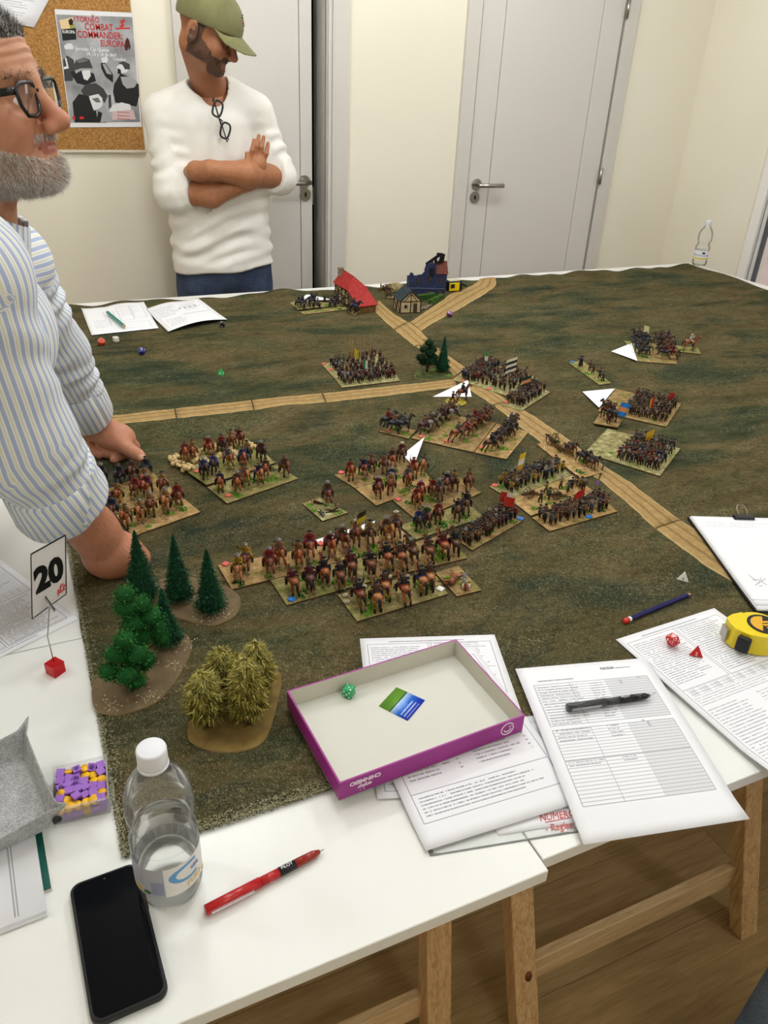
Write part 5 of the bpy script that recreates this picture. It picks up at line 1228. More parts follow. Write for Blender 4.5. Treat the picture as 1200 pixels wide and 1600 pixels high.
R_roster = papermat('print_roster', [(.10, .40, .60, .86, 14, .7), (.47, .58, .62, .86, 14, .75), (.10, .38, .50, .58, 4, .7), (.45, .56, .50, .58, 4, .7), (.10, .36, .36, .395, 2, .7), (.45, .55, .36, .395, 2, .7), (.12, .40, .885, .905, 1, .9), (.62, .90, .935, .955, 1, .8)], [(.08, .92, .60, .87), (.08, .92, .40, .575), (.08, .92, .165, .395)], [(.08, .60, .60, .87, 2, 16), (.08, .60, .40, .575, 2, 10), (.08, .60, .165, .395, 2, 12), (.60, .92, .60, .87, 30, 16), (.60, .92, .40, .575, 30, 10), (.60, .92, .165, .395, 30, 12)], [(.70, .715, .83, .86, .6), (.84, .86, .86, .872, .6), (.88, .91, .74, .75, .6), (.83, .85, .72, .73, .6), (.70, .72, .575, .585, .6), (.73, .745, .54, .575, .6)])
R_plan = papermat('print_plan', [(.55, .9, .55, .9, 8, .3), (.1, .4, .2, .5, 4, .3)], [(.52, .72, .4, .9), (.74, .93, .45, .9), (.3, .45, .5, .78), (.5, .92, .1, .32)], [], [(.34, .35, .25, .5, .6), (.36, .38, .6, .62, .7)])
R_back = papermat('print_table', [(.08, .5, .5, .9, 9, .6), (.55, .9, .6, .9, 7, .5), (.1, .45, .1, .4, 8, .5)], [(.06, .94, .06, .94)], [], [(.48, .52, .66, .72, .7), (.58, .62, .67, .73, .7), (.68, .72, .68, .74, .7), (.78, .82, .69, .75, .7), (.45, .93, .42, .44, .5)])
R_blank = papermat('paper_blank', []); R_pad = papermat('print_pad', [(.08, .8, .86, .93, 3, .3)], (), (), [(.0, 1., .045, .052, .5)])
Z1 = MZ + 0.0012
flat0 = lambda u, v: 0.0006 * math.sin(u * 5) * math.sin(v * 4) + 0.0006
def drape(z_ref):
    """height so that a sheet lying half on the mat and half on the bare table follows the step"""
    return z_ref
sheet('paper_sheet', 'white printed sheet peeking out behind the magenta box lid', 'paper', a4((562, 998), (762, 992), Z1), R_rules, PG, lambda u, v: -.0035 * min(1, max(0, (.16 - v) * 10)) + .0003)
P2 = a4((665, 1330), (893, 1258), TZ + 0.0042, 'bottom')
sheet('paper_sheet', 'printed list sheet sticking out under the magenta box lid', 'paper', P2, R_list, PG, lambda u, v: 0.0044 * min(1, max(0, (v - .1) * 5)) + 0.0006)
P3 = a4((778, 1305), (930, 1281), TZ + 0.0012, 'bottom', .21, .17)
note = sheet('paper_note', 'white note with red handwriting under the roster sheet', 'paper', P3, R_blank, PG, lambda u, v: 0.0045 * min(1, max(0, (v - .75) * 6)))
M_redink = plain('red_ink', (206, 78, 78), 0.6); M_pencil = plain('pencil_grey', (120, 120, 126), 0.7)
ux = (P3[2] - P3[3]).normalized(); uy = (P3[0] - P3[3]).normalized()
text_mesh('NUMEROS', 0.0135, M_redink, at(873, 1274, TZ + 0.0019), ux, uy, parent=note, shear=0.3, sx=0.8)
text_mesh('- Reglas', 0.0135, M_redink, at(872, 1292, TZ + 0.0019), ux, uy, parent=note, shear=0.3, sx=0.8)
b = MB(); b.bar(at(852, 1285, TZ + 0.0018), at(892, 1277, TZ + 0.0018), 0.0008, 0.0003); b.build('underline', M_redink, note)
sheet('plastic_sleeve', 'clear plastic sleeve lying under the printed list at the table edge', 'plastic sleeve', [at(640, 1260, TZ + .0009), at(840, 1215, TZ + .0009), at(905, 1300, TZ + .0009), at(672, 1338, TZ + .0009)], thinclear('sleeve_plastic', (240, 242, 242), 0.25, 0.08))
TLr, TRr, BRr, BLr = at(805, 1045, Z1 + .004), at(1010, 1028, Z1 + .004), at(1170, 1283, Z1 + .002), at(912, 1320, Z1 + .002)
roster = sheet('paper_roster', 'white army roster sheet with printed grids under the black pen', 'paper', [TLr, TRr, BRr, BLr], R_roster, PG, lambda u, v: 0.0018 * math.sin(v * 3.1) + (0.004 * max(0, (.12 - v)) / .12 * u))
ux = (TRr - TLr).normalized(); uy = (TLr - BLr).normalized()
text_mesh('PUNTOS', 0.006, M_pencil, TLr.lerp(TRr, .66).lerp(BLr.lerp(BRr, .66), .055) + Vector((0, 0, .0016)), ux, uy, parent=roster, sx=0.9)
P5 = a4((962, 1000), (1112, 952), Z1, 'top')
sheet('paper_sheet', 'dense printed rule sheet under the red dice and tape measure', 'paper', P5, R_rules, PG, lambda u, v: 0.001 + 0.006 * max(0, .15 - v) / .15 * (1 - u))
sheet('paper_sheet', 'white plan sheet with a teal pencil on the far left of the mat', 'paper', [at(127, 483, MZ + .003), at(225, 475, MZ + .003), at(248, 513, MZ + .003), at(143, 524, MZ + .003)], R_plan, PG, lambda u, v: 0.001, on_mat=True)
sheet('paper_sheet', 'curled printed sheet beside the plan sheet on the far left', 'paper', [at(228, 485, MZ + .003), at(308, 467, MZ + .003), at(355, 500, MZ + .003), at(263, 519, MZ + .003)], R_back, PG, lambda u, v: 0.002 + 0.012 * math.sin(u * PI) * (1 - v), on_mat=True)
P9 = [at(-40, 1048, TZ + .001), at(123, 967, TZ + .001)]
d9 = (P9[1] - P9[0]).normalized(); up9 = Vector((-d9.y, d9.x, 0))
sheet('paper_sheet', 'printed rule sheet on the white table behind the number card', 'paper', [P9[1] - d9 * .21, P9[1], P9[1] + up9 * .297, P9[1] - d9 * .21 + up9 * .297][::-1] if False else [P9[1] + up9 * .297 - d9 * .21, P9[1] + up9 * .297, P9[1], P9[1] - d9 * .21], papermat('print_rules_b', [(.07, .47, .10, .40, 20, .8), (.53, .93, .06, .40, 22, .8), (.07, .93, .50, .93, 26, .7), (.2, .8, .025, .04, 1, .9)], [(.05, .95, .05, .95), (.05, .49, .06, .42), (.51, .95, .06, .42)], [(.08, .94, .43, .49, 16, 3)]), PG, lambda u, v: 0.0004)

# paper triangles used as command markers
M_wp = plain('white_card', (240, 240, 244), 0.6, 0.3)
def tri(label, pts, zs):
    P = [at(x, y, MZ + z_) for (x, y), z_ in zip(pts, zs)]; n = (P[1] - P[0]).cross(P[2] - P[0]).normalized(); b = MB()
    slabv = P + [p - n * 0.0004 for p in P]; k = len(P)
    b.add(slabv, [tuple(range(k)), tuple(range(2 * k - 1, k - 1, -1))] + [(i + k, (i + 1) % k + k, (i + 1) % k, i) for i in range(k)], 0)
    tag(b.build('paper_marker', M_wp), label, 'paper marker', 'white paper marker triangles')
tri('white paper triangle behind the round yellow base', [(676, 620), (731, 594), (737, 620)], [.001, .012, .001])
tri('tall white paper triangle leaning on the rear centre cavalry', [(663, 683), (628, 711), (647, 727)], [.012, .006, .006])
tri('white paper triangle on the left corner of the upper pike block', [(910, 612), (961, 607), (936, 637)], [.005, .006, .006])
tri('white paper triangle beside the black horses on the right flank', [(955, 549), (987, 536), (996, 564)], [.002, .007, .007])
tri('long white paper strip behind the cavalry with the black and yellow flag', [(489, 845), (586, 814), (582, 829), (503, 850)], [.004, .006, .006, .004])
tri('white paper triangle behind the dark figures at the back edge', [(459, 472), (480, 460), (518, 468)], [.008, .010, .008])
tri('tiny white paper scrap on the artillery base', [(887, 752), (898, 744), (897, 750)], [.006, .008, .006])

# magenta box lid ------------------------------------------------------
H = 0.029; zb = TZ + 0.0102
Lc, Bc, Rc, Fc = [at(x, y, zb + H) for x, y in ((450, 1080), (711, 998), (822, 1118), (528, 1224))]
uu = ((Rc - Fc) + (Bc - Lc)).normalized(); cen = (Lc + Bc + Rc + Fc) / 4; vvv = Vector((-uu.y, uu.x, 0))
wl = ((Rc - Fc).length + (Bc - Lc).length) / 2; dl = ((Lc - Fc).dot(vvv) + (Bc - Rc).dot(vvv)) / 2
def LB(a, c, z_): return cen + uu * a + vvv * c + Vector((0, 0, z_ - cen.z))
M_mag = plain('magenta_card', (156, 40, 136), 0.42, 0.4, var=0.06, scale=20); M_inner = plain('box_cream_inside', (214, 212, 202), 0.7, 0.2); M_innerw = plain('box_grey_inside_wall', (206, 202, 188), 0.7, 0.2)
lid = thing('box_lid', 'magenta cardboard box lid used as a dice tray', 'box lid', (cen.x, cen.y, zb))
b = MB(); b.add([LB(-wl / 2, -dl / 2, zb), LB(wl / 2, -dl / 2, zb), LB(wl / 2, dl / 2, zb), LB(-wl / 2, dl / 2, zb), LB(-wl / 2, -dl / 2, zb + .0014), LB(wl / 2, -dl / 2, zb + .0014), LB(wl / 2, dl / 2, zb + .0014), LB(-wl / 2, dl / 2, zb + .0014)], [(3, 2, 1, 0), (4, 5, 6, 7), (0, 1, 5, 4), (1, 2, 6, 5), (2, 3, 7, 6), (3, 0, 4, 7)]); b.build('tray_floor', M_inner, lid)
tk = 0.0022
for (a0, c0_, a1, c1) in ((-wl / 2, -dl / 2, wl / 2, -dl / 2), (wl / 2, -dl / 2, wl / 2, dl / 2), (wl / 2, dl / 2, -wl / 2, dl / 2), (-wl / 2, dl / 2, -wl / 2, -dl / 2)):
    p, q = LB(a0, c0_, zb), LB(a1, c1, zb); dn = (q - p).normalized(); inn = Vector((-dn.y, dn.x, 0))
    b = MB(); up = Vector((0, 0, H)); o1, o2, i1, i2 = p, q, p + inn * tk + dn * tk, q + inn * tk - dn * tk
    b.add([o1, o2, o2 + up, o1 + up, i1, i2, i2 + up, i1 + up], [(0, 1, 2, 3), (3, 2, 6, 7), (0, 4, 5, 1), (1, 5, 6, 2), (0, 3, 7, 4)], 0)
    b.add([i1, i2, i2 + up, i1 + up], [(3, 2, 1, 0)], 1); b.build('side_wall', [M_mag, M_innerw], lid)
M_wprint = plain('white_print', (240, 230, 240), 0.6)
# printed words stand upside down on the near wall
text_mesh('enjoy', 0.0085, M_wprint, LB(-wl / 2 + 0.034, -dl / 2 - 0.0002, zb + 0.011), -uu, (0, 0, -1), parent=lid, shear=0.3, bold=0.0002)
text_mesh('CHINMEIO', 0.0085, M_wprint, LB(-wl / 2 + 0.034, -dl / 2 - 0.0002, zb + 0.0205), -uu, (0, 0, -1), parent=lid, bold=0.0003)
b = MB(); c_ = LB(wl / 2 - 0.026, -dl / 2 - 0.0003, zb + 0.016)
for r0, a0, a1 in ((0.0095, 0.5, 6.4), (0.005, 3.4, 6.0)):
    pts = [c_ + uu * (r0 * math.cos(t)) + Vector((0, 0, r0 * math.sin(t))) for t in np.linspace(a0, a1, 18)]
    b.tube(pts, 0.0009, 5)
b.tube([c_ + uu * 0.009 + Vector((0, 0, .002)), c_ + uu * .002 + Vector((0, 0, .004)), c_ + uu * .006 + Vector((0, 0, -.002))], 0.0007, 5); b.build('round_logo', M_wprint, lid)
text_mesh('- -', 0.008, M_wprint, LB(-wl / 2 + 0.030, -dl / 2 - 0.0002, zb + 0.005), -uu, (0, 0, -1), parent=lid)
# picture card inside
cm_ = Mt('picture_card', (60, 120, 200), 0.35, 0.4); u_, v_ = cm_.uv(); n_ = cm_.noise(9, cm_.comb(u_ * 3.0, v_ * 3.0), 4)
gr = cm_.ramp(cm_.noise(14, cm_.comb(u_ * 4.0, v_ * 2.0), 4), [(.35, (30, 96, 24)), (.65, (132, 186, 60))])
sk = cm_.ramp((v_ * 1.0 + X(cm_.nt, n_) * 0.35), [(.28, (6, 50, 190)), (.55, (20, 104, 214)), (.72, (150, 190, 236)), (.85, (226, 234, 246))])
cc = cm_.mix(v_ > 0.62, sk, gr); cc = cm_.mix(rng(v_, .60, .64), cc, (16, 60, 22))
ro = (v_ * 9.0); txt = rng(u_, .08, .78) * rng(v_, .06, .34) * rng(ro.fract(), .35, .75) * (X(cm_.nt, cm_.noise(1.0, cm_.comb(u_ * 60.0, ro.floor() * 5.0), 1)) > .45)
cm_.col(cm_.mix(txt * .8, cc, (214, 234, 255)))
zc = zb + .0014 + .0008
sheet('picture_card', 'small picture card of green forest and blue sky lying in the box lid', 'card', [at(592, 1103, zc), at(619.5, 1073.5, zc), at(664, 1094, zc), at(637, 1126, zc)], cm_.mat, None, None, nx=2, ny=2, thick=.0005)

# dice ------------------------------------------------------------------
M_pip = plain('pip_white', (240, 240, 236), 0.5); M_pipd = plain('pip_dark', (30, 30, 30), 0.5)
def d6(label, px, py, z, s, mat, rz, pip=M_pip, group='dice'):
    p = at(px, py, z + s / 2); r = thing('die', label, 'die', (p.x, p.y, z), group); M = xf((p.x, p.y, z + s / 2), rz)
    b = MB(); b.box((0, 0, 0), (s, s, s)); bevel(b.build('body', mat, r, M), s * .18, 4)
    S = {1: [(0, 0)], 2: [(-1, -1), (1, 1)], 3: [(-1, -1), (0, 0), (1, 1)], 4: [(-1, -1), (1, 1), (-1, 1), (1, -1)], 5: [(-1, -1), (1, 1), (-1, 1), (1, -1), (0, 0)], 6: [(-1, -1), (-1, 0), (-1, 1), (1, -1), (1, 0), (1, 1)]}
    b = MB()
    for ax, sg, n in ((2, 1, 3), (0, 1, 2), (0, -1, 5), (1, -1, 2), (1, 1, 5)):
        for (a, c) in S[n]:
            q = [a * s * .26, c * s * .26]; q.insert(ax, sg * (s * .5)); rr_ = [s * .085] * 3; rr_[ax] = s * .02; b.ell(q, rr_, 0, 8, 4)
    b.build('pips', pip, r, M)
def poly_die(kind, label, px, py, z, s, mat, rz, marks=None):
    p = at(px, py, z); r = thing('die', label, 'die', (p.x, p.y, z), 'dice')
    bm = bmesh.new()
    if kind == 'd20': bmesh.ops.create_icosphere(bm, subdivisions=1, radius=s)
    elif kind == 'd4':
        vs = [bm.verts.new((s * math.cos(t), s * math.sin(t), 0)) for t in (0.5, 2.594, 4.689)] + [bm.verts.new((0, 0, s * 1.41))]
        for f in ((0, 2, 1), (0, 1, 3), (1, 2, 3), (2, 0, 3)): bm.faces.new([vs[i] for i in f])
    if kind == 'd20': bmesh.ops.rotate(bm, verts=bm.verts, cent=(0, 0, 0), matrix=Matrix.Rotation(0.65, 3, 'X'))
    zmin = min(v.co.z for v in bm.verts); bmesh.ops.translate(bm, verts=bm.verts, vec=(0, 0, -zmin))
    me = bpy.data.meshes.new('body'); bm.to_mesh(me)
    faces = [(f.calc_center_median().copy(), f.normal.copy()) for f in bm.faces]; bm.free(); me.materials.append(mat)
    M = xf((p.x, p.y, z), rz); o = link('body', me, r, M); bevel(o, s * .05)
    if marks:
        R3 = M.to_3x3(); k = 0
        for c, n in faces:
            n = R3 @ n
            if n.z < -0.2: continue
            w_ = M @ c + n * 0.00005; up = Vector((0, 0, 1)) - n * n.z
            if up.length < .1: up = Vector((0, 1, 0))
            up.normalize(); text_mesh(marks[k % len(marks)], s * (.55 if kind == 'd20' else .62), M_pip if mat != M_wdie else M_pipd, w_ - (up * s * .18 if kind == 'd4' else up * 0), up.cross(n), up, 0.0001, name='numeral', parent=r); k += 1
M_gdie = plain('green_die', (34, 158, 92), 0.25, 0.5); M_rdie = plain('red_die', (196, 30, 34), 0.22, 0.5); M_bdie = plain('blue_die', (28, 34, 130), 0.25, 0.5)
M_kdie = plain('black_die', (26, 26, 28), 0.3, 0.5); M_wdie = plain('white_die', (232, 230, 222), 0.3, 0.5); M_odie = plain('orange_die', (206, 64, 30), 0.3, 0.5); M_pdie = plain('purple_die', (104, 40, 110), 0.3, 0.5)
d6('green six sided die with white pips in the box lid corner', 545, 1080, zb + .0016, 0.0152, M_gdie, 0.75)
ZP = Z1 + 0.0026
poly_die('d20', 'translucent red twenty sided die on the dense rule sheet', 1049, 1008, ZP, 0.0118, M_rdie, 0.4, ['17', '8', '5', '12', '3', '20', '14', '9'])
poly_die('d4', 'red four sided die on the dense rule sheet', 1087, 1022, ZP, 0.0125, M_rdie, 0.35, ['1', '2', '4'])
poly_die('d4', 'white four sided die lying alone on the mat near the clipboard', 1067, 905, MZ, 0.0125, M_wdie, 0.2, ['3', '4', '1'])
poly_die('d4', 'green four sided die alone on the mat above the cross road', 346, 585, MZ, 0.0135, plain('green_d4', (24, 170, 92), .25, .5), 0.1, ['1', '2', '4'])
poly_die('d20', 'orange red twenty sided die near the plan sheet', 159, 540, MZ, 0.0135, M_odie, 0.2, ['6', '11', '19', '2'])
poly_die('d20', 'dark blue twenty sided die on the far left of the mat', 222, 554, MZ, 0.0125, M_bdie, 0.9, ['7', '13', '16', '1'])
poly_die('d20', 'purple twenty sided die by the village road', 702, 495, MZ, 0.0130, M_pdie, 0.1, ['4', '10', '18'])
d6('white six sided die touching the plan sheet', 181, 530, MZ, 0.016, M_wdie, 0.3, M_pipd)
d6('black six sided die beside the striped sleeve', 143, 562, MZ, 0.016, M_kdie, 0.8)
d6('black six sided die under the edge of the curled sheet', 346, 507, MZ, 0.018, M_kdie, 0.4)

# pens and pencils ---------------------------------------------------------
def along(p, q): d = q - p; L = d.length; d.normalize(); return d, L
def pen(label, tip, tail, z, body, grip, capc, cat='pen', logo=True):
    r_ = 0.0058; p, q = at(tail[0], tail[1], z + r_), at(tip[0], tip[1], z + r_ * .8); d, L = along(p, q); s = Vector((-d.y, d.x, 0))
    r = thing('pen', label, cat, p, 'pens and pencils')
    f = lambda t, dz=0: p + d * (t * L) + Vector((0, 0, dz))
    b = MB(); b.tube([f(0), f(.004), f(.44)], [.0050, r_, r_], 14); b.build('barrel', body, r)
    b = MB(); b.tube([f(.44), f(.60)], [.0050, .0050], 14); b.build('sleeve', body, r)
    b = MB(); b.tube([f(.60), f(.74)], [.0051, .0051], 14); b.build('label_band', plain('pen_band', (28, 26, 30), .35), r)
    b = MB(); b.tube([f(.74), f(.90), f(.96)], [.0050, .0046, .0024], 14); b.build('grip', grip, r)
    b = MB(); b.tube([f(.955), f(1.0)], [.0011, .0005], 8); b.build('nib', M_steel, r)
    b = MB(); b.bar(f(.03) - s * .0062 + Vector((0, 0, .001)), f(.37) - s * .0068 + Vector((0, 0, .001)), .0016, .003); b.build('clip', capc, r)
    if logo: text_mesh('PILOT', .0052, M_pip, f(.67, .0053), -d if d.x < 0 else d, s if d.x > 0 else -s, .0002, parent=r)
    return r
M_redpl = plain('red_plastic', (186, 28, 32), .25, .5); M_redink2 = plain('red_grip', (150, 36, 28), .2, .5); M_clr = thinclear('clear_clip', (240, 236, 236), .3)
pen('red rollerball pen lying on the bare white table', (506, 1327), (321, 1423), TZ + .0003, M_redpl, M_redink2, M_clr)
M_grpl = plain('charcoal_plastic', (58, 60, 64), .25, .5); M_bkg = plain('black_grip', (24, 22, 24), .2, .5)
pen('black rollerball pen lying on the army roster sheet', (1020, 1086), (886, 1106), Z1 + .0062, M_grpl, M_bkg, M_clr)
def pencil(label, tip, tail, z, col, era=None, r_=.0038):
    p, q = at(tail[0], tail[1], z + r_), at(tip[0], tip[1], z + r_); d, L = along(p, q); r = thing('pencil', label, 'pencil', p, 'pens and pencils'); f = lambda t: p + d * (t * L)
    b = MB(); b.tube([f(.09 if era else 0), f(.93)], [r_, r_], 6, 0, True, False); b.build('shaft', col, r)
    b = MB(); b.tube([f(.93), f(.985)], [r_, .0009], 8); b.build('sharpened_wood', plain('cedar', (206, 168, 120), .7), r)
    b = MB(); b.tube([f(.985), f(1)], [.0009, .0003], 6); b.build('lead', M_kdie, r)
    if era:
        b = MB(); b.tube([f(.06), f(.09)], [r_ * 1.05, r_ * 1.05], 10); b.build('white_band', M_pip, r)
        b = MB(); b.tube([f(-.005), f(.0), f(.03), f(.06)], [r_ * .5, r_ * 1.05, r_ * 1.1, r_ * 1.05], 12); b.build('red_end', era, r)
pencil('dark blue pencil with a red end on the mat', (1081, 927), (975, 971), MZ, plain('navy_paint', (22, 24, 86), .3, .5), plain('red_dip', (206, 52, 34), .3, .5), .0042)
pencil('teal pencil lying on the far plan sheet', (196, 511), (168, 488), MZ + .008, plain('teal_paint', (36, 132, 118), .4), None, .0055)

# clipboard ------------------------------------------------------------------
zc0 = MZ + .003; TLc, BLc = at(1077, 806, zc0 + .008), at(1183, 952, zc0 + .008)
dn = (BLc - TLc).normalized(); rt = Vector((-dn.y, dn.x, 0)); hgt = (BLc - TLc).length
cb = thing('clipboard', 'black clipboard with a stack of white paper and a binder clip', 'clipboard', (TLc.x, TLc.y, zc0))
b = MB(); q = [TLc - rt * .001 - dn * .004, TLc + rt * .225 - dn * .004, TLc + rt * .225 + dn * (hgt + .012), TLc - rt * .001 + dn * (hgt + .012)]
b.prism([(v.x, v.y) for v in q][::-1], zc0, zc0 + .0035); b.build('board', plain('board_black', (18, 18, 20), .5), cb)
for k in range(3):
    e = .0008 * k; zz = zc0 + .0042 + .0014 * k; P_ = [TLc + rt * (.0015 + e), TLc + rt * .212, TLc + rt * .212 + dn * (hgt - (.0 if k < 2 else .012)), TLc + rt * (.0015 + e) + dn * (hgt - (.0 if k < 2 else .012))]
    sheet('page', None, None, [Vector((v.x, v.y, zz)) for v in P_], R_pad if k == 2 else R_blank, None, (lambda u, v: .0006 + .004 * max(0, .25 - v) * (1 - u)), thick=.0012, parent=cb)
cl = TLc + rt * .108 + Vector((0, 0, .002)); M_clip = plain('clip_black', (28, 26, 28), .35, .5)
b = MB(); b.box((0, 0, 0), (.042, .013, .007), 0, None, .9); b.build('binder_clip', M_clip, cb, Matrix.Translation(cl + dn * .004) @ Matrix.Rotation(math.atan2(rt.y, rt.x), 4, 'Z'))
b = MB(); pts = [cl + rt * a_ - dn * c_ + Vector((0, 0, h_)) for a_, c_, h_ in ((-.008, .0, .003), (-.010, .012, .010), (-.006, .021, .014), (.006, .021, .014), (.010, .012, .010), (.008, 0, .003))]; b.tube(pts, .0009, 6); b.build('clip_loop', M_steel, cb)
b = MB()
for (x0_, y0_, x1_, y1_) in ((1170, 898, 1182, 908), (1176, 906, 1186, 905), (1184, 912, 1190, 902), (1190, 908, 1198, 914), (1180, 914, 1196, 904), (1186, 916, 1192, 915)): b.bar(at(x0_, y0_, zc0 + .0088), at(x1_, y1_, zc0 + .0088), .0005, .0003)
b.build('pencil_sketch', M_pencil, cb)

# tape measures --------------------------------------------------------------
M_yel = plain('yellow_plastic', (232, 206, 12), .3, .5); M_blk = plain('black_rubber', (22, 22, 26), .5); M_ora = plain('tape_badge_gold', (226, 172, 40), .5)
def tape(label, c, ang, s, z, badge=True):
    r = thing('tape_measure', label, 'tape measure', (c.x, c.y, z), 'tape measures'); M = xf((c.x, c.y, z), ang, s)
    out = [(.034 * math.cos(t), .032 * math.sin(t)) for t in np.linspace(-1.9, 1.95, 22)] + [(-.012, .0325), (-.030, .028), (-.043, .020), (-.045, .004), (-.043, -.008), (-.036, -.016), (-.028, -.024)]
    b = MB(); b.prism(out, 0.0005, .036); bevel(b.build('case', M_yel, r, M), .004, 3)
    b = MB(); b.prism([(.006 + .024 * math.cos(t), .024 * math.sin(t)) for t in np.linspace(0, 2 * PI, 29)[:-1]], .0355, .0368, 0); bd = b.build('badge', M_blk, r, M)
    if badge:
        b = MB(); b.prism([(.006 + .019 * math.cos(t), .019 * math.sin(t)) for t in np.linspace(1.2, 4.2, 16)] , .0366, .0372, 0); b.build('badge_print', M_ora, bd, M)
        for yy_, w_ in ((.004, .020), (-.003, .018), (-.010, .013)):
            b = MB(); b.box((.013, yy_, .0372), (w_, .0042, .0008)); b.build('badge_print', M_ora, bd, M)
    b = MB(); b.box((-.034, -.0245, .018), (.020, .010, .026), 0, Matrix.Rotation(-.75, 3, 'Z')); bevel(b.build('lock_button', M_blk, r, M), .003)
    b = MB(); b.box((-.0475, .008, .016), (.0035, .017, .020)); b.build('hook', M_steel, r, M)
    b = MB(); b.tube([(.034, .006, .006), (.046, .012, .012), (.050, .0, .012), (.036, -.006, .006)], .0025, 8); b.build('strap', M_blk, r, M)
tc_ = at(1177, 1004, MZ + .004)
tape('yellow tape measure with a round black badge on the rule sheet', tc_, facing((1122, 1000), (1190, 1003)) + .1, 1.0, MZ + .0035)
ft = at(709, 455, MZ); M = xf((ft.x, ft.y, MZ + .016), -0.05, 1.0)
r = thing('tape_measure', 'black and yellow tape measure standing behind the blue ruin', 'tape measure', (ft.x, ft.y, MZ), 'tape measures'); fx0, fx1 = at(695, 454, MZ), at(719, 452, MZ); wt = (fx1 - fx0).length * .86
b = MB(); b.box((ft.x - .006, ft.y, mat_z(ft.x, ft.y) + .021), (wt, .05, .040)); bevel(b.build('case', M_blk, r), .006, 3)
b = MB(); b.box((ft.x - .014, ft.y - .0256, mat_z(ft.x, ft.y) + .021), (wt * .74, .003, .032)); bevel(b.build('face', M_yel, r), .003)
b = MB(); b.box((ft.x - .022, ft.y - .0275, mat_z(ft.x, ft.y) + .024), (wt * .3, .003, .016)); bevel(b.build('lock_button', M_blk, r), .002)
b = MB(); b.box((ft.x - .008, ft.y, mat_z(ft.x, ft.y) + .0415), (wt * .72, .034, .002)); b.build('badge', plain('pale_badge', (200, 196, 170), .5), r)
b = MB(); b.bar((ft.x + wt * .42, ft.y, mat_z(ft.x, ft.y) + .028), (ft.x + wt * .80, ft.y - .01, mat_z(ft.x, ft.y) + .018), .012, .008); b.build('strap', M_blk, r)

# phone --------------------------------------------------------------------
c4 = [at(x, y, TZ + .009) for x, y in ((108, 1382), (213, 1347), (266, 1551), (142, 1603))]
d_ = ((c4[2] - c4[1]) + (c4[3] - c4[0])).normalized(); cc_ = sum(c4, Vector()) / 4; an = math.atan2(d_.y, d_.x)
Lp = ((c4[2] - c4[1]).length + (c4[3] - c4[0]).length) / 2; Wp = ((c4[1] - c4[0]).length + (c4[2] - c4[3]).length) / 2
def rrect(L, W, r_, n=6):
    out = []
    for cx, cy, a0 in ((L / 2 - r_, W / 2 - r_, 0), (-L / 2 + r_, W / 2 - r_, PI / 2), (-L / 2 + r_, -W / 2 + r_, PI), (L / 2 - r_, -W / 2 + r_, 1.5 * PI)):
        out += [(cx + r_ * math.cos(a0 + t * PI / 2 / n), cy + r_ * math.sin(a0 + t * PI / 2 / n)) for t in range(n + 1)]
    return out
ph = thing('smartphone', 'black smartphone with a dark screen lying on the white table', 'phone', (cc_.x, cc_.y, TZ)); M = xf((cc_.x, cc_.y, TZ + .0003), an)
b = MB(); b.prism(rrect(Lp, Wp, .011), 0, .009); bevel(b.build('case', plain('phone_case', (14, 13, 16), .5), ph, M), .0018, 3)
gl_ = Mt('phone_glass', (5, 7, 12), .08, .12)
b = MB(); b.prism(rrect(Lp - .006, Wp - .0062, .009), .0086, .0094); b.build('screen', gl_.mat, ph, M)
b = MB(); b.ell((-Lp / 2 + .0075, 0, .0094), (.0013, .0013, .0003), 0, 10, 4); b.build('front_camera', plain('lens_grey', (40, 42, 48), .2), ph, M)
b = MB(); b.box((-.03, Wp / 2 + .0002, .0045), (.022, .0012, .0025)); b.build('side_button', plain('phone_button', (120, 30, 40), .4), ph, M)

# bottles -----------------------------------------------------------------------
M_pet = thinclear('pet_plastic', (250, 252, 252), .11, .03, .22); M_cap = plain('milky_cap', (226, 226, 232), .4, .4)
M_cap_m = M_cap
lbm = Mt('bottle_label', (226, 226, 228), .5); u_, v_ = lbm.uv()
rows = (v_ * 11.0); tx = rng(u_, .03, .2) * rng(v_, .35, .92) * rng(rows.fract(), .3, .7) * (X(lbm.nt, lbm.noise(1., lbm.comb(u_ * 260., rows.floor() * 4.), 1)) > .44)
c_ = lbm.mix(rng(u_, .0, .30), (232, 230, 228), (176, 178, 188)); c_ = lbm.mix(tx * .6, c_, (110, 112, 130))
bar = rng(u_, .235, .295) * rng(v_, .08, .55) * ((v_ * 26.0).fract() > .5); c_ = lbm.mix(bar * .8, c_, (84, 96, 170))
rg = ((((u_ - .43) * 2.6) * ((u_ - .43) * 2.6) + (v_ - .62) * (v_ - .62)).sqrt() - .24).abs() < .045; c_ = lbm.mix(rg * (u_ < .47), c_, (98, 160, 214))
dotg = (((u_ - .21) * 3.4) * ((u_ - .21) * 3.4) + (v_ - .13) * (v_ - .13)).sqrt() < .07; c_ = lbm.mix(dotg, c_, (70, 110, 50)); doty = (((u_ - .155) * 3.4) * ((u_ - .155) * 3.4) + (v_ - .15) * (v_ - .15)).sqrt() < .09; c_ = lbm.mix(doty, c_, (206, 180, 40))
lbm.col(c_)
l2 = Mt('far_bottle_label', (226, 226, 222), .5); u_, v_ = l2.uv()
c_ = l2.mix(rng(v_, .06, .26), (228, 228, 226), (214, 196, 92)); c_ = l2.mix(rng(v_, .42, .47) + rng(v_, .54, .58), c_, (104, 132, 190)); c_ = l2.mix(rng(u_, .42, .48) * rng(v_, .66, .86), c_, (24, 24, 34)); l2.col(c_); M_label2 = l2.mat
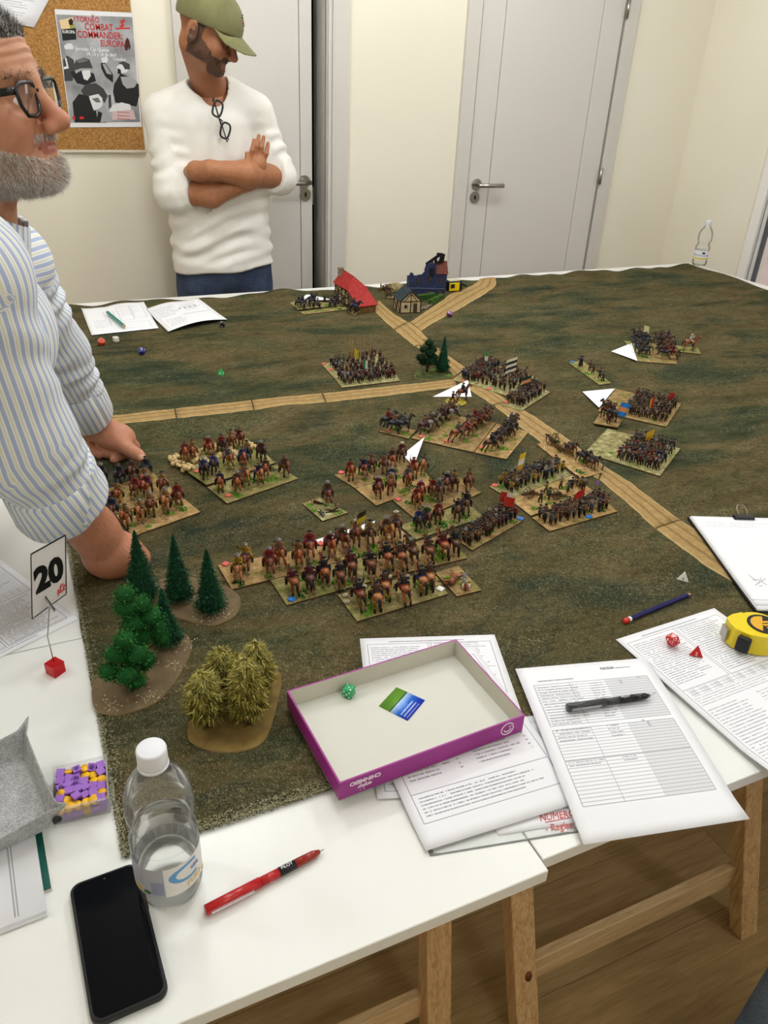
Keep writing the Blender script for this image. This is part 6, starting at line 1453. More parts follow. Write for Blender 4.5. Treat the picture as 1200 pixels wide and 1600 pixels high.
def bottle(label, p, rot, detail=True, water=True):
    r = thing('water_bottle', label, 'bottle', p, 'clear water bottles'); M = xf(p, rot)
    prof = [(.020, .004), (.027, .0012), (.031, .004), (.0333, .012), (.034, .022), (.0335, .030), (.0335, .072), (.034, .078), (.0338, .084), (.0322, .090), (.0285, .097), (.0268, .102), (.0285, .107), (.0322, .114), (.0335, .122), (.0335, .132), (.0322, .145), (.0285, .157), (.022, .168), (.0155, .177), (.0128, .183), (.0125, .196)]
    def fn(r_, z_, a):
        if z_ < .02: return r_ * (1 - .05 * (.5 + .5 * math.cos(a * 6)) * (1 - z_ / .02))
        if .108 < z_ < .16: return r_ * (1 + .012 * math.sin(a * 3 + z_ * 130))
        return r_
    b = MB(); b.lathe(prof, 40, 0, (0, 0, 0), True, True, fn); b.build('body', M_pet, r, M)
    for zr in (.0865, .1035, .116):
        rr_ = np.interp(zr, [q[1] for q in prof[2:]], [q[0] for q in prof[2:]]); b = MB(); b.lathe([(rr_ + .0001, zr - .001), (rr_ + .0009, zr), (rr_ + .0001, zr + .001)], 40, 0, (0, 0, 0), cap=False); b.build('rib', M_pet, r, M)
    b = MB(); b.lathe([(.0138, .185), (.0142, .186), (.0142, .2015), (.0135, .2035), (.012, .204)], 32, 0, (0, 0, 0), True, True, lambda r_, z_, a: r_ * (1 + (.012 * math.sin(a * 40) if z_ < .2 else 0))); b.build('cap', M_cap, r, M)
    b = MB(); b.lathe([(.0145, .1815), (.0148, .183), (.0145, .1845)], 28, 0, (0, 0, 0)); b.build('neck_ring', M_cap, r, M)
    if water:
        b = MB(); b.lathe([(.026, .0025), (.030, .005), (.0322, .013), (.0328, .022), (.0324, .030), (.0324, .058), (.001, .058)], 32, 0, (0, 0, 0)); b.build('water', thinclear('water_fill', (236, 242, 244), .03, .02, .12), r, M)
    # wrap-around label with uv
    b = MB(); n = 64; vs = []; uv = []
    for k in range(n + 1):
        a = 2 * PI * k / n
        for zz in (.030, .072): vs.append((.0342 * math.cos(a), .0342 * math.sin(a), zz)); uv.append((k / n, 0 if zz == .030 else 1))
    b.add(vs, [(2 * k, 2 * k + 2, 2 * k + 3, 2 * k + 1) for k in range(n)], 0, True); b.uv = uv; lb = b.build('label', lbm.mat if detail else M_label2, r, M)
    if detail:
        a0 = 2 * PI * .455
        for txt, sz, zz, mt in (('FUENTE', .0105, .040, plain('label_yellow', (222, 196, 96), .5)), ('bezoya', .0085, .058, plain('label_blue', (70, 96, 176), .5))):
            n_ = Vector((math.cos(a0), math.sin(a0), 0)); n_ = (M.to_3x3() @ n_); o_ = Vector(p) + n_ * .0350 + Vector((0, 0, zz))
            text_mesh(txt[:4] if txt == 'FUENTE' else 'eza', sz, mt, o_, Vector((-n_.y, n_.x, 0)), (0, 0, 1), .0002, parent=lb)
    return r
pb = at(268, 1384, TZ); dirc = math.atan2(-pb.y, -pb.x)
bottle('clear plastic water bottle with a milky cap beside the phone', Vector((pb.x, pb.y, TZ + .0002)), dirc - 2 * PI * .33)
pb2 = at(1088, 419, TZ); zb2 = mat_z(min(pb2.x, MX1), min(pb2.y, MY1))
bottle('clear plastic water bottle at the far corner of the mat', Vector((pb2.x, pb2.y - .01, zb2 + .001)), math.atan2(-pb2.y, -pb2.x) - 2 * PI * .40, False)

# number card on a red cube -----------------------------------------------------
ch = thing('card_holder', 'number 20 card clipped on a wire above a red acrylic cube', 'card holder', at(86, 1054)); M_acr = Mt('red_acrylic', (226, 40, 44), .04, .5); M_acr.b.inputs['Transmission Weight'].default_value = .55; M_acr.b.inputs['IOR'].default_value = 1.3
pc = at(86, 1043, TZ + .0095); b = MB(); b.box((pc.x, pc.y, TZ + .0098), (.019, .019, .019), 0, Matrix.Rotation(.62, 3, 'Z')); bevel(b.build('cube', M_acr.mat, ch), .0007)
yc = pc.y; wtop = atY(77, 952, yc); b = MB(); b.tube([(pc.x, yc, TZ + .018), (pc.x - .001, yc, (TZ + .02 + wtop.z) / 2), wtop, atY(78, 945, yc)], .0008, 8); b.build('wire', M_steel, ch)
K = [atY(48, 866, yc - .004), atY(102, 836, yc + .03), atY(103.5, 928, yc + .03), atY(50, 967, yc - .004)]
nrm = (K[1] - K[0]).cross(K[3] - K[0]).normalized(); nrm = nrm if nrm.y < 0 else -nrm
b = MB(); b.add([K[0], K[3], K[2], K[1]] + [k_ - nrm * .0006 for k_ in (K[0], K[3], K[2], K[1])], [(0, 1, 2, 3), (7, 6, 5, 4), (0, 4, 5, 1), (1, 5, 6, 2), (2, 6, 7, 3), (3, 7, 4, 0)]); card = b.build('card', plain('card_white', (226, 222, 220), .5), ch)
b = MB()
for a_, c_ in ((0, 1), (1, 2), (2, 3), (3, 0)): b.bar(K[a_] + nrm * .0003, K[c_] + nrm * .0003, .0022 if a_ == 0 else .0014, .0004, 0, nrm)
b.build('card_border', M_kdie, card)
cu_ = (K[1] - K[0]).normalized(); cv_ = (K[0] - K[3]).normalized(); kc = (K[0] + K[1] + K[2] + K[3]) / 4
text_mesh('20', .052, M_kdie, kc + cv_ * .001 + nrm * .0005, cu_, cv_, .0003, parent=card, bold=.0028, sx=.88, name='number')
b = MB(); lg = K[2] * .80 + K[3] * .14 + K[1] * .06 + cv_ * .010 + nrm * .0006; M_logo = plain('logo_red', (214, 84, 84), .6)
for dx, dz, w_, h_ in ((-.006, -.004, .0024, .010), (-.002, -.001, .0024, .012), (.0, .005, .006, .0026), (.003, -.002, .0024, .009), (.0, -.005, .012, .0022), (.005, .001, .003, .003)):
    q = lg + cu_ * dx + cv_ * dz; b.box(q, (w_, .0003, h_), 0, Matrix((cu_, -nrm, cv_)).transposed())
b.build('red_logo', M_logo, card)
q = atY(78, 945, yc - .003); b = MB(); b.bar(q + Vector((-.004, 0, .014)), q + Vector((.004, -.002, -.010)), .004, .0022); b.bar(q + Vector((-.005, .004, -.002)), q + Vector((.003, .002, -.006)), .004, .002); b.build('clip', M_steel, ch)

# felt tray, booklets, token box ---------------------------------------------------
fm = Mt('grey_felt', (150, 150, 150), .95, .05); n1 = fm.noise(70, detail=4, rough=.7); n2 = fm.noise(420, detail=2)
fm.col(fm.mix(.5, fm.ramp(n1, [(.35, (146, 147, 148)), (.65, (194, 194, 194))]), fm.ramp(n2, [(.35, (136, 137, 139)), (.65, (204, 204, 203))]))); fm.bump(n2, .5, .0015)
# corner nearest the viewer at pixel (110,1278), edges run to (0,1330) and (38,1097)
zt_ = TZ + .018
Cn = at(80, 1292, zt_); e1 = (at(-20, 1338, zt_) - Cn).normalized(); e2 = (at(30, 1150, zt_) - Cn); e2 = (e2 - e1 * e2.dot(e1)).normalized(); S1, S2 = .21, .118
tr_ = thing('felt_tray', 'grey felt dice tray with black corner snaps', 'dice tray', (Cn.x, Cn.y, zt_))
N = 26; b = MB(); vs = []
def tray_pt(i, j):
    u, v = i / N, j / N; a, c = (u - .0) * S1, (v - .0) * S2
    eu = min(u * S1, (1 - u) * S1); ev_ = min(v * S2, (1 - v) * S2)
    return a, c, eu, ev_
rimh = .036
def traygrid(off):
    out = []
    ring = [-1, 0, 1]
    us = np.concatenate([[-.020, -.013, -.005, 0.0], np.linspace(.006, S1 - .006, 14), [S1, S1 + .005, S1 + .013, S1 + .020]]); vs_ = np.concatenate([[-.020, -.013, -.005, 0.0], np.linspace(.006, S2 - .006, 10), [S2, S2 + .005, S2 + .013, S2 + .020]])
    for v in vs_:
        for u in us:
            du = max(0, -u, u - S1); dv = max(0, -v, v - S2); dmax = max(du, dv); h = min(1, dmax / .020) ** 1.1 * rimh
            cornerness = min(du, dv) / .020; pull = .0
            uu_, vv__ = u, v
            if du > 0: uu_ = (u + du * .55) if u < 0 else (u - du * .55)
            if dv > 0: vv__ = (v + dv * .55) if v < 0 else (v - dv * .55)
            if cornerness > 0.3:   # pinched ears
                k = (cornerness - .3) / .7; h += .010 * k; uu_ += (-.012 if u < 0 else .012) * k; vv__ += (-.012 if v < 0 else .012) * k
            mid = math.sin(PI * np.clip(v / S2, 0, 1)) if du > dv else math.sin(PI * np.clip(u / S1, 0, 1))
            h -= .012 * mid * min(1, dmax / .02)
            p = Cn + e1 * uu_ + e2 * vv__ + Vector((0, 0, .001 + h + off)); out.append(p)
    return out, len(us), len(vs_)
g, nu_, nv_ = traygrid(0); fs = [(j * nu_ + i, j * nu_ + i + 1, (j + 1) * nu_ + i + 1, (j + 1) * nu_ + i) for j in range(nv_ - 1) for i in range(nu_ - 1)]
b.add(g, fs, 0, True); fo = b.build('felt', fm.mat, tr_); md = fo.modifiers.new('thick', 'SOLIDIFY'); md.thickness = .0028; md.offset = 1; md = fo.modifiers.new('sub', 'SUBSURF'); md.levels = 1; md.render_levels = 2
for (su, sv) in ((-1, -1),):
    q = Cn + e1 * (-.006) + e2 * (-.0135) + Vector((0, 0, .021)); nn = (-e2 if sv < 0 else e2) + Vector((0, 0, .4)); nn.normalize()
    b = MB(); b.ell(q, (.0052, .003, .0058), 0, 14, 8); b.build('snap', M_kdie, tr_)
# booklets below the tray
R_book = papermat('print_booklet', [(.1, .78, .1, .9, 26, .5)], (), (), [(.86, .868, .02, .98, .6), (.875, .882, .02, .98, .6)])
ub = (at(72, 1425) - at(-60, 1476)).normalized(); vb = Vector((-ub.y, ub.x, 0)); q0 = at(73, 1424, TZ + .006)
for k, (off, lab) in enumerate(((.0, 'lower white booklet of the stack under the felt tray'), (.001, 'top white booklet with a double ruled margin under the felt tray'))):
    zz = TZ + .0045 + .0035 * k; B0 = Vector((q0.x, q0.y, zz)) - ub * .21 - vb * .002 * (1 - k); B1 = Vector((q0.x, q0.y, zz)) - vb * .002 * (1 - k)
    bk = sheet('booklet', lab, 'booklet', [B0 + vb * .26, B1 + vb * .26, B1, B0], R_book if k else R_blank, 'booklets under the felt tray', None, nx=2, ny=2, thick=.003)
gq = at(80, 1388, TZ + .004); gu = ub
b = MB(); gp = [gq - gu * .20, gq, gq + vb * .232, gq + vb * .232 - gu * .20]; b.prism([(v.x, v.y) for v in gp], TZ + .0003, TZ + .004, 0, 1)
tag(b.build('folder', [plain('dark_green_cover', (16, 84, 74), .5), plain('page_edges', (216, 208, 190), .8)]), 'dark green covered folder sticking out beneath the booklets', 'folder')
# clear token box
K4 = [at(x, y, TZ + .024) for x, y in ((84, 1186), (160, 1170), (170, 1262), (86, 1282))]
tu = ((K4[1] - K4[0]) + (K4[2] - K4[3])).normalized(); tv = Vector((-tu.y, tu.x, 0)); kc_ = sum(K4, Vector()) / 4; tw, td = .060, .066
TB = lambda a, c, z_: Vector((kc_.x, kc_.y, 0)) + tu * a + tv * c + Vector((0, 0, z_))
bx = thing('token_box', 'clear plastic box full of purple and yellow tokens', 'plastic box', TB(0, 0, TZ)); M_box = thinclear('box_plastic', (244, 244, 244), .22, .05)
for (a0, c0_, a1, c1) in ((-1, -1, 1, -1), (1, -1, 1, 1), (1, 1, -1, 1), (-1, 1, -1, -1)):
    b = MB(); b.bar(TB(a0 * tw / 2, c0_ * td / 2, TZ + .013), TB(a1 * tw / 2, c1 * td / 2, TZ + .013), .0012, .024); b.build('wall', M_box, bx)
b = MB(); b.add([TB(-tw / 2, -td / 2, TZ + .0004), TB(tw / 2, -td / 2, TZ + .0004), TB(tw / 2, td / 2, TZ + .0004), TB(-tw / 2, td / 2, TZ + .0004), TB(-tw / 2, -td / 2, TZ + .0012), TB(tw / 2, -td / 2, TZ + .0012), TB(tw / 2, td / 2, TZ + .0012), TB(-tw / 2, td / 2, TZ + .0012)], [(3, 2, 1, 0), (4, 5, 6, 7), (0, 1, 5, 4), (1, 2, 6, 5), (2, 3, 7, 6), (3, 0, 4, 7)]); b.build('bottom', M_box, bx)
b = MB(); rm = [TB(a * tw / 2, c * td / 2, TZ + .0255) for a, c in ((-1, -1), (1, -1), (1, 1), (-1, 1))]
for i in range(4): b.bar(rm[i], rm[(i + 1) % 4], .0022, .0012)
b.build('rim', M_box, bx)
M_pur = plain('token_purple', (158, 104, 198), .45, .4); M_yt = plain('token_yellow', (240, 184, 24), .4, .4)
pm_ = MB(); pm_.box((0, 0, 0), (.0092, .0092, .0092)); pm_.lathe([(.0030, .0046), (.0030, .0048), (.0012, .0048)], 10, 1); PUR = pm_.mesh('purple_token', [M_pur, plain('token_hole', (96, 58, 130), .5)])
ym_ = MB(); ym_.lathe([(.0052, -.0009), (.0055, -.0005), (.0055, .0005), (.0052, .0009)], 18, 0); YEL = ym_.mesh('yellow_token', [M_yt])
rs = random.Random(6); slots = []
for lay in range(2):
    for i in range(6):
        for j in range(6): slots.append(((i + .5) / 6 - .5, (j + .5) / 6 - .5, lay))
for (a, c, lay) in slots:
    yel = rs.random() < (.42 if a > .05 or c > .2 else .22)
    p = TB(a * (tw - .006) + rs.uniform(-.0006, .0006), c * (td - .006) + rs.uniform(-.0006, .0006), TZ + .0065 + lay * .0102 + (rs.uniform(-.001, .002) if lay else 0))
    g_ = 'tokens in the clear plastic box'
    if yel:
        for q in range(2):
            o = link('yellow_token', YEL, None, Matrix.Translation(p + Vector((rs.uniform(-.001, .001), rs.uniform(-.001, .001), -.002 + q * .0035))) @ Matrix.Rotation(rs.uniform(0, 6), 4, 'Z') @ Matrix.Rotation(rs.uniform(.0, .55), 4, 'X')); tag(o, 'round yellow disc token in the clear plastic box', 'token', 'yellow tokens in the clear box')
    else:
        o = link('purple_token', PUR, None, Matrix.Translation(p) @ Matrix.Rotation(math.atan2(tu.y, tu.x) + rs.uniform(-.3, .3) * (2 if lay else 1), 4, 'Z') @ Matrix.Rotation(rs.choice((0, PI / 2, PI / 2, PI, PI + .3, .5, PI / 2 + .3)) if lay else 0, 4, 'X')); tag(o, 'purple cube token in the clear plastic box', 'token', 'purple tokens in the clear box')

# poster on the cork board -------------------------------------------------------
PY = WY - .0165
def pw(x, y, dz=0): return atY(60 + x / 6, y / 6, PY - dz)
pq = [pw(150, 85), pw(885, 120), pw(970, 1190), pw(300, 1195)]
post = thing('poster', 'black and white soldier tournament poster with red title on the cork board', 'poster', (pq[3].x, PY, pq[3].z))
def flatpoly(name, pts, mat, dz, parent=post):
    P = [pw(x, y, dz) for x, y in pts]; b = MB(); k = len(P); b.add(P + [p + Vector((0, .0003, 0)) for p in P], [tuple(range(k)), tuple(range(2 * k - 1, k - 1, -1))] + [(i + k, (i + 1) % k + k, (i + 1) % k, i) for i in range(k)])
    return b.build(name, mat, parent)
flatpoly('sheet', [(150, 85), (885, 120), (970, 1190), (300, 1195)], plain('poster_paper', (226, 224, 226), .5), 0)
pg = Mt('poster_photo_grey', (150, 150, 152), .5); pg.col(pg.ramp(pg.noise(9, detail=4), [(.3, (118, 118, 120)), (.6, (172, 172, 174)), (.75, (196, 196, 198))]))
flatpoly('photo', [(165, 135), (880, 160), (955, 1145), (300, 1150)], pg.mat, .0004)
G = [plain('ink_%d' % v, (v, v, v), .55) for v in (22, 60, 108, 160, 216)]
ART = [  # (tone, polygon) generic soldiers in helmets
 (1, [(232, 560), (270, 520), (330, 560), (345, 640), (320, 760), (245, 760)]), (3, [(250, 460), (325, 455), (325, 500), (300, 525), (265, 520)]), (4, [(240, 430), (270, 408), (310, 408), (330, 440), (325, 462), (250, 462)]), (4, [(248, 545), (262, 540), (285, 640), (240, 650), (236, 630), (265, 620)]),
 (0, [(300, 680), (380, 640), (520, 690), (540, 760), (440, 800), (360, 780)]), (1, [(330, 620), (350, 565), (430, 540), (480, 560), (510, 640), (470, 660), (400, 650), (345, 680)]), (4, [(405, 665), (480, 650), (492, 710), (460, 755), (425, 740)]), (2, [(350, 570), (430, 545), (470, 570), (380, 590)]), (3, [(340, 660), (400, 640), (500, 640), (505, 655), (400, 662), (350, 690)]),
 (1, [(400, 850), (440, 790), (540, 780), (610, 830), (650, 900), (620, 970), (590, 920), (480, 900), (420, 890)]), (4, [(480, 900), (560, 880), (600, 920), (600, 990), (560, 1030), (510, 1030), (475, 960)]), (0, [(380, 880), (470, 900), (520, 1040), (620, 1000), (640, 1150), (340, 1148), (320, 960)]), (3, [(540, 1040), (620, 980), (690, 1140), (560, 1150)]), (0, [(560, 1040), (600, 1060), (580, 1150), (545, 1150)]), (2, [(500, 925), (560, 915), (585, 960), (540, 960)]),
 (4, [(590, 545), (640, 525), (655, 560), (640, 590), (600, 590)]), (0, [(585, 590), (625, 590), (700, 700), (700, 775), (630, 720), (590, 640)]), (3, [(600, 600), (625, 600), (690, 700), (640, 690)]), (4, [(735, 620), (790, 590), (850, 620), (830, 680), (760, 690), (735, 660)]), (1, [(745, 590), (800, 575), (855, 600), (860, 650), (810, 650), (790, 610)]), (0, [(710, 790), (770, 690), (860, 720), (940, 790), (945, 900), (920, 1000), (720, 960), (700, 860)]), (3, [(770, 720), (870, 715), (930, 770), (900, 820), (830, 830), (790, 790)]), (4, [(700, 980), (780, 960), (860, 980), (870, 1030), (760, 1040), (660, 1050)]), (1, [(655, 890), (680, 890), (685, 1000), (660, 1020)]), (0, [(740, 640), (770, 650), (780, 700), (745, 690)])]
for i, (t, pl_) in enumerate(ART): flatpoly('soldier_print', pl_, G[t], .0008 + .00003 * i)
M_rt = plain('poster_red', (196, 30, 30), .5); M_wt = plain('poster_white_ink', (236, 236, 236), .5)
def ptext(t, x, y, s_, m, wd=None, tilt=0):
    uxp = (pw(x + 100, y + 4.8 + tilt, .002) - pw(x, y, .002)); text_mesh(t, s_, m, pw(x, y, .0018), uxp, pw(x, y - 50, .002) - pw(x, y, .002), .0003, parent=post, bold=.00015, sx=.80)
ptext('I TORNEO', 450, 185, .024, M_rt); ptext('COMBAT', 568, 257, .030, M_rt); ptext('COMMANDER:', 580, 332, .030, M_rt); ptext('EUROPA', 695, 412, .028, M_rt)
ptext('Jornadas Can Queme', 505, 464, .017, M_wt); ptext('14, 15 y 16 de abril', 590, 510, .017, M_wt); ptext('Castellon', 760, 556, .015, M_wt)
flatpoly('game_box_print', [(195, 190), (325, 160), (340, 265), (215, 275)], plain('print_cream', (222, 196, 150), .5), .0009); flatpoly('game_box_print', [(215, 275), (350, 262), (356, 370), (228, 382)], G[0], .0009); ptext('EUROPA', 283, 300, .014, M_wt)
flatpoly('game_box_print', [(280, 190), (310, 170), (328, 200), (320, 235), (290, 232)], G[0], .0012); flatpoly('game_box_print', [(292, 225), (338, 222), (340, 262), (296, 264)], plain('print_olive', (150, 150, 60), .5), .0012)
flatpoly('logo_print', [(765, 200), (800, 178), (815, 195), (790, 215), (808, 240), (780, 262), (758, 245), (785, 232)], M_rt, .0012); flatpoly('logo_print', [(720, 262), (860, 258), (862, 270), (722, 275)], M_rt, .0012)
flatpoly('logo_print', [(818, 375), (832, 352), (850, 375), (866, 440), (850, 475), (842, 440), (835, 475), (812, 470), (808, 430)], plain('print_maroon', (70, 20, 20), .5), .0012)
flatpoly('footer_print', [(690, 1045), (890, 1030), (915, 1120), (690, 1125)], plain('print_pink', (206, 180, 180), .5), .0009)
for yy_ in (1050, 1082, 1112): ptext('i------------', 800, yy_, .014, M_rt)
flatpoly('footer_print', [(318, 1092), (345, 1090), (348, 1118), (320, 1118)], M_rt, .0012); flatpoly('footer_print', [(385, 1095), (425, 1092), (428, 1115), (388, 1117)], M_rt, .0012); flatpoly('footer_print', [(348, 1100), (480, 1096), (481, 1112), (350, 1116)], G[0], .001)
b = MB(); b.ell(pw(510, 138, .004), (.004, .004, .004), 0, 10, 6); b.build('push_pin', plain('clear_pin', (222, 216, 206), .3), post)
# sheet pinned top left
pz = MB(); Pp = [atY(-60, -40, PY), atY(92, -30, PY), atY(53, 43, PY), atY(-60, 20, PY)]
o = sheet('pinned_sheet', 'white printed sheet pinned askew at the top left of the cork board', 'paper', [Vector((q.x, q.y, q.z)) for q in Pp], papermat('print_pinned', [(.08, .88, .05, .95, 16, .5)]), None, None, nx=4, ny=4)
for v in o.data.vertices: v.co.y = PY - .002 + (0 if v.index < 25 else .0005)
# ================================================================== PEOPLE
# bodies are modelled as smooth-blended distance fields and meshed with surface nets
def V3(p): return np.array([p[0], p[1], p[2]], np.float32)
def smin(a, b_, k):
    h = np.clip(.5 + .5 * (b_ - a) / k, 0, 1); return b_ * (1 - h) + a * h - k * h * (1 - h)
def smax(a, b_, k): return -smin(-a, -b_, k)
def cone(a, b_, r0, r1, flat=None):
    a, b_ = V3(a), V3(b_); ab = b_ - a; L2 = float(ab @ ab) + 1e-12
    def f(P):
        t = np.clip((P - a) @ ab / L2, 0, 1); return np.linalg.norm(P - a - t[:, None] * ab, axis=1) - (r0 + (r1 - r0) * t)
    return f
def ellip(c, r, R=None):
    c = V3(c); r = np.array(r, np.float32); Rm = None if R is None else np.array(R.to_3x3() if hasattr(R, 'to_3x3') else R, np.float32)
    def f(P):
        q = P - c
        if Rm is not None: q = q @ Rm
        k0 = np.linalg.norm(q / r, axis=1); k1 = np.linalg.norm(q / (r * r), axis=1) + 1e-9; return k0 * (k0 - 1) / k1
    return f
def chain(pts, rad, k=0.01):
    fs = [cone(pts[i], pts[i + 1], rad[i], rad[i + 1]) for i in range(len(pts) - 1)]
    def f(P):
        d = fs[0](P)
        for g in fs[1:]: d = smin(d, g(P), k)
        return d
    return f
def union(fs, k):
    def f(P):
        d = fs[0](P)
        for g in fs[1:]: d = smin(d, g(P), k)
        return d
    return f
def surface(fn, lo, hi, h, B=8):
    lo = np.array(lo, np.float32); hi = np.array(hi, np.float32)
    nb = np.ceil((hi - lo) / (h * B)).astype(int) + 1; n = nb * B
    g = np.full(tuple(n), 1.0, np.float32)
    bi = np.stack(np.meshgrid(*[np.arange(k) for k in nb], indexing='ij'), -1).reshape(-1, 3)
    cd = fn((lo + (bi * B + B / 2 - .5) * h).astype(np.float32)); act = np.abs(cd) < h * B * 1.35
    off = np.stack(np.meshgrid(*[np.arange(B)] * 3, indexing='ij'), -1).reshape(-1, 3)
    for k in np.where((~act) & (cd < 0))[0]:
        i, j, l = bi[k] * B; g[i:i + B, j:j + B, l:l + B] = -1
    A = bi[act]
    for s in range(0, len(A), 400):
        blk = A[s:s + 400]; idx = (blk[:, None, :] * B + off[None]).reshape(-1, 3)
        g[idx[:, 0], idx[:, 1], idx[:, 2]] = fn((lo + idx * h).astype(np.float32))
    ins = g < 0; nx, ny, nz = ins.shape
    cnt = np.zeros((nx - 1, ny - 1, nz - 1), np.int8)
    for a in (0, 1):
        for b_ in (0, 1):
            for c in (0, 1): cnt += ins[a:nx - 1 + a, b_:ny - 1 + b_, c:nz - 1 + c]
    cells = np.argwhere((cnt > 0) & (cnt < 8)); M = len(cells)
    vid = np.full(cnt.shape, -1, np.int32); vid[cells[:, 0], cells[:, 1], cells[:, 2]] = np.arange(M)
    acc = np.zeros((M, 3), np.float32); num = np.zeros((M, 1), np.float32)
    C8 = [(a, b_, c) for a in (0, 1) for b_ in (0, 1) for c in (0, 1)]
    val = {c: g[cells[:, 0] + c[0], cells[:, 1] + c[1], cells[:, 2] + c[2]] for c in C8}
    for c in C8:
        for ax in range(3):
            if c[ax] == 0:
                e = list(c); e[ax] = 1; e = tuple(e); v0, v1 = val[c], val[e]; m = (v0 < 0) != (v1 < 0)
                t = np.where(m, v0 / np.where(m, v0 - v1, 1), 0); p = np.tile(np.array(c, np.float32), (M, 1)); p[:, ax] = t
                acc += np.where(m[:, None], p, 0); num += m[:, None]
    V = lo + (cells + acc / num) * h; Q = []
    for ax in range(3):
        s0 = [slice(0, n_) for n_ in ins.shape]; s1 = list(s0); s0[ax] = slice(0, -1); s1[ax] = slice(1, None)
        e = np.argwhere(ins[tuple(s0)] != ins[tuple(s1)]); o1, o2 = [(1, 2), (2, 0), (0, 1)][ax]
        e = e[(e[:, o1] > 0) & (e[:, o2] > 0) & (e[:, o1] < cnt.shape[o1]) & (e[:, o2] < cnt.shape[o2]) & (e[:, ax] < cnt.shape[ax])]
        def cid(d1, d2):
            k = e.copy(); k[:, o1] -= d1; k[:, o2] -= d2; return vid[k[:, 0], k[:, 1], k[:, 2]]
        q = np.stack([cid(1, 1), cid(0, 1), cid(0, 0), cid(1, 0)], 1); fl = ~ins[e[:, 0], e[:, 1], e[:, 2]]
        q[fl] = q[fl][:, ::-1]; Q.append(q[(q >= 0).all(1)])
    return V.astype(np.float32), np.concatenate(Q)
def npmesh(name, V, Q, mats, mi=None, uv=None, col=None):
    me = bpy.data.meshes.new(name); nq = len(Q); me.vertices.add(len(V)); me.vertices.foreach_set('co', V.astype(np.float32).ravel())
    me.loops.add(nq * 4); me.loops.foreach_set('vertex_index', Q.astype(np.int32).ravel()); me.polygons.add(nq)
    me.polygons.foreach_set('loop_start', np.arange(0, nq * 4, 4, dtype=np.int32)); me.polygons.foreach_set('loop_total', np.full(nq, 4, np.int32))
    for m in mats: me.materials.append(m)
    me.polygons.foreach_set('use_smooth', np.ones(nq, bool))
    if mi is not None: me.polygons.foreach_set('material_index', mi.astype(np.int32))
    if uv is not None: me.uv_layers.new(name='UVMap').data.foreach_set('uv', uv[Q.ravel()].astype(np.float32).ravel())
    if col is not None:
        ca = me.color_attributes.new('Col', 'FLOAT_COLOR', 'POINT'); ca.data.foreach_set('color', np.concatenate([col, np.ones((len(col), 1))], 1).astype(np.float32).ravel())
    me.update(); me.validate(); return me
def joinmesh(parts):
    """[(V,Q,col)] -> one"""
    o = 0; Vs, Qs, Cs = [], [], []
    for V, Q, c in parts: Vs.append(V); Qs.append(Q + o); Cs.append(c); o += len(V)
    return np.concatenate(Vs), np.concatenate(Qs), np.concatenate(Cs)
def skinmat(name, tint=(1, 1, 1)):
    m = Mt(name, (200, 150, 120), .5, .35); at_ = m.new('ShaderNodeVertexColor'); at_.layer_name = 'Col'
    n = m.noise(70, detail=3); n2 = m.noise(400, detail=2)
    c = m.mix(.16, at_.outputs[0], m.ramp(n, [(.3, (170, 112, 92)), (.7, (232, 200, 178))]), 'OVERLAY'); m.col(c)
    m.b.inputs['Subsurface Weight'].default_value = .03; m.b.inputs['Subsurface Radius'].default_value = (.008, .004, .002); m.b.inputs['Subsurface Scale'].default_value = .5
    m.bump(n2, .12, .001); return m.mat
M_skin1, M_skin2 = skinmat('skin_ruddy'), skinmat('skin_tanned')
def lin(c): return np.array(srgb(c)[:3], np.float32)

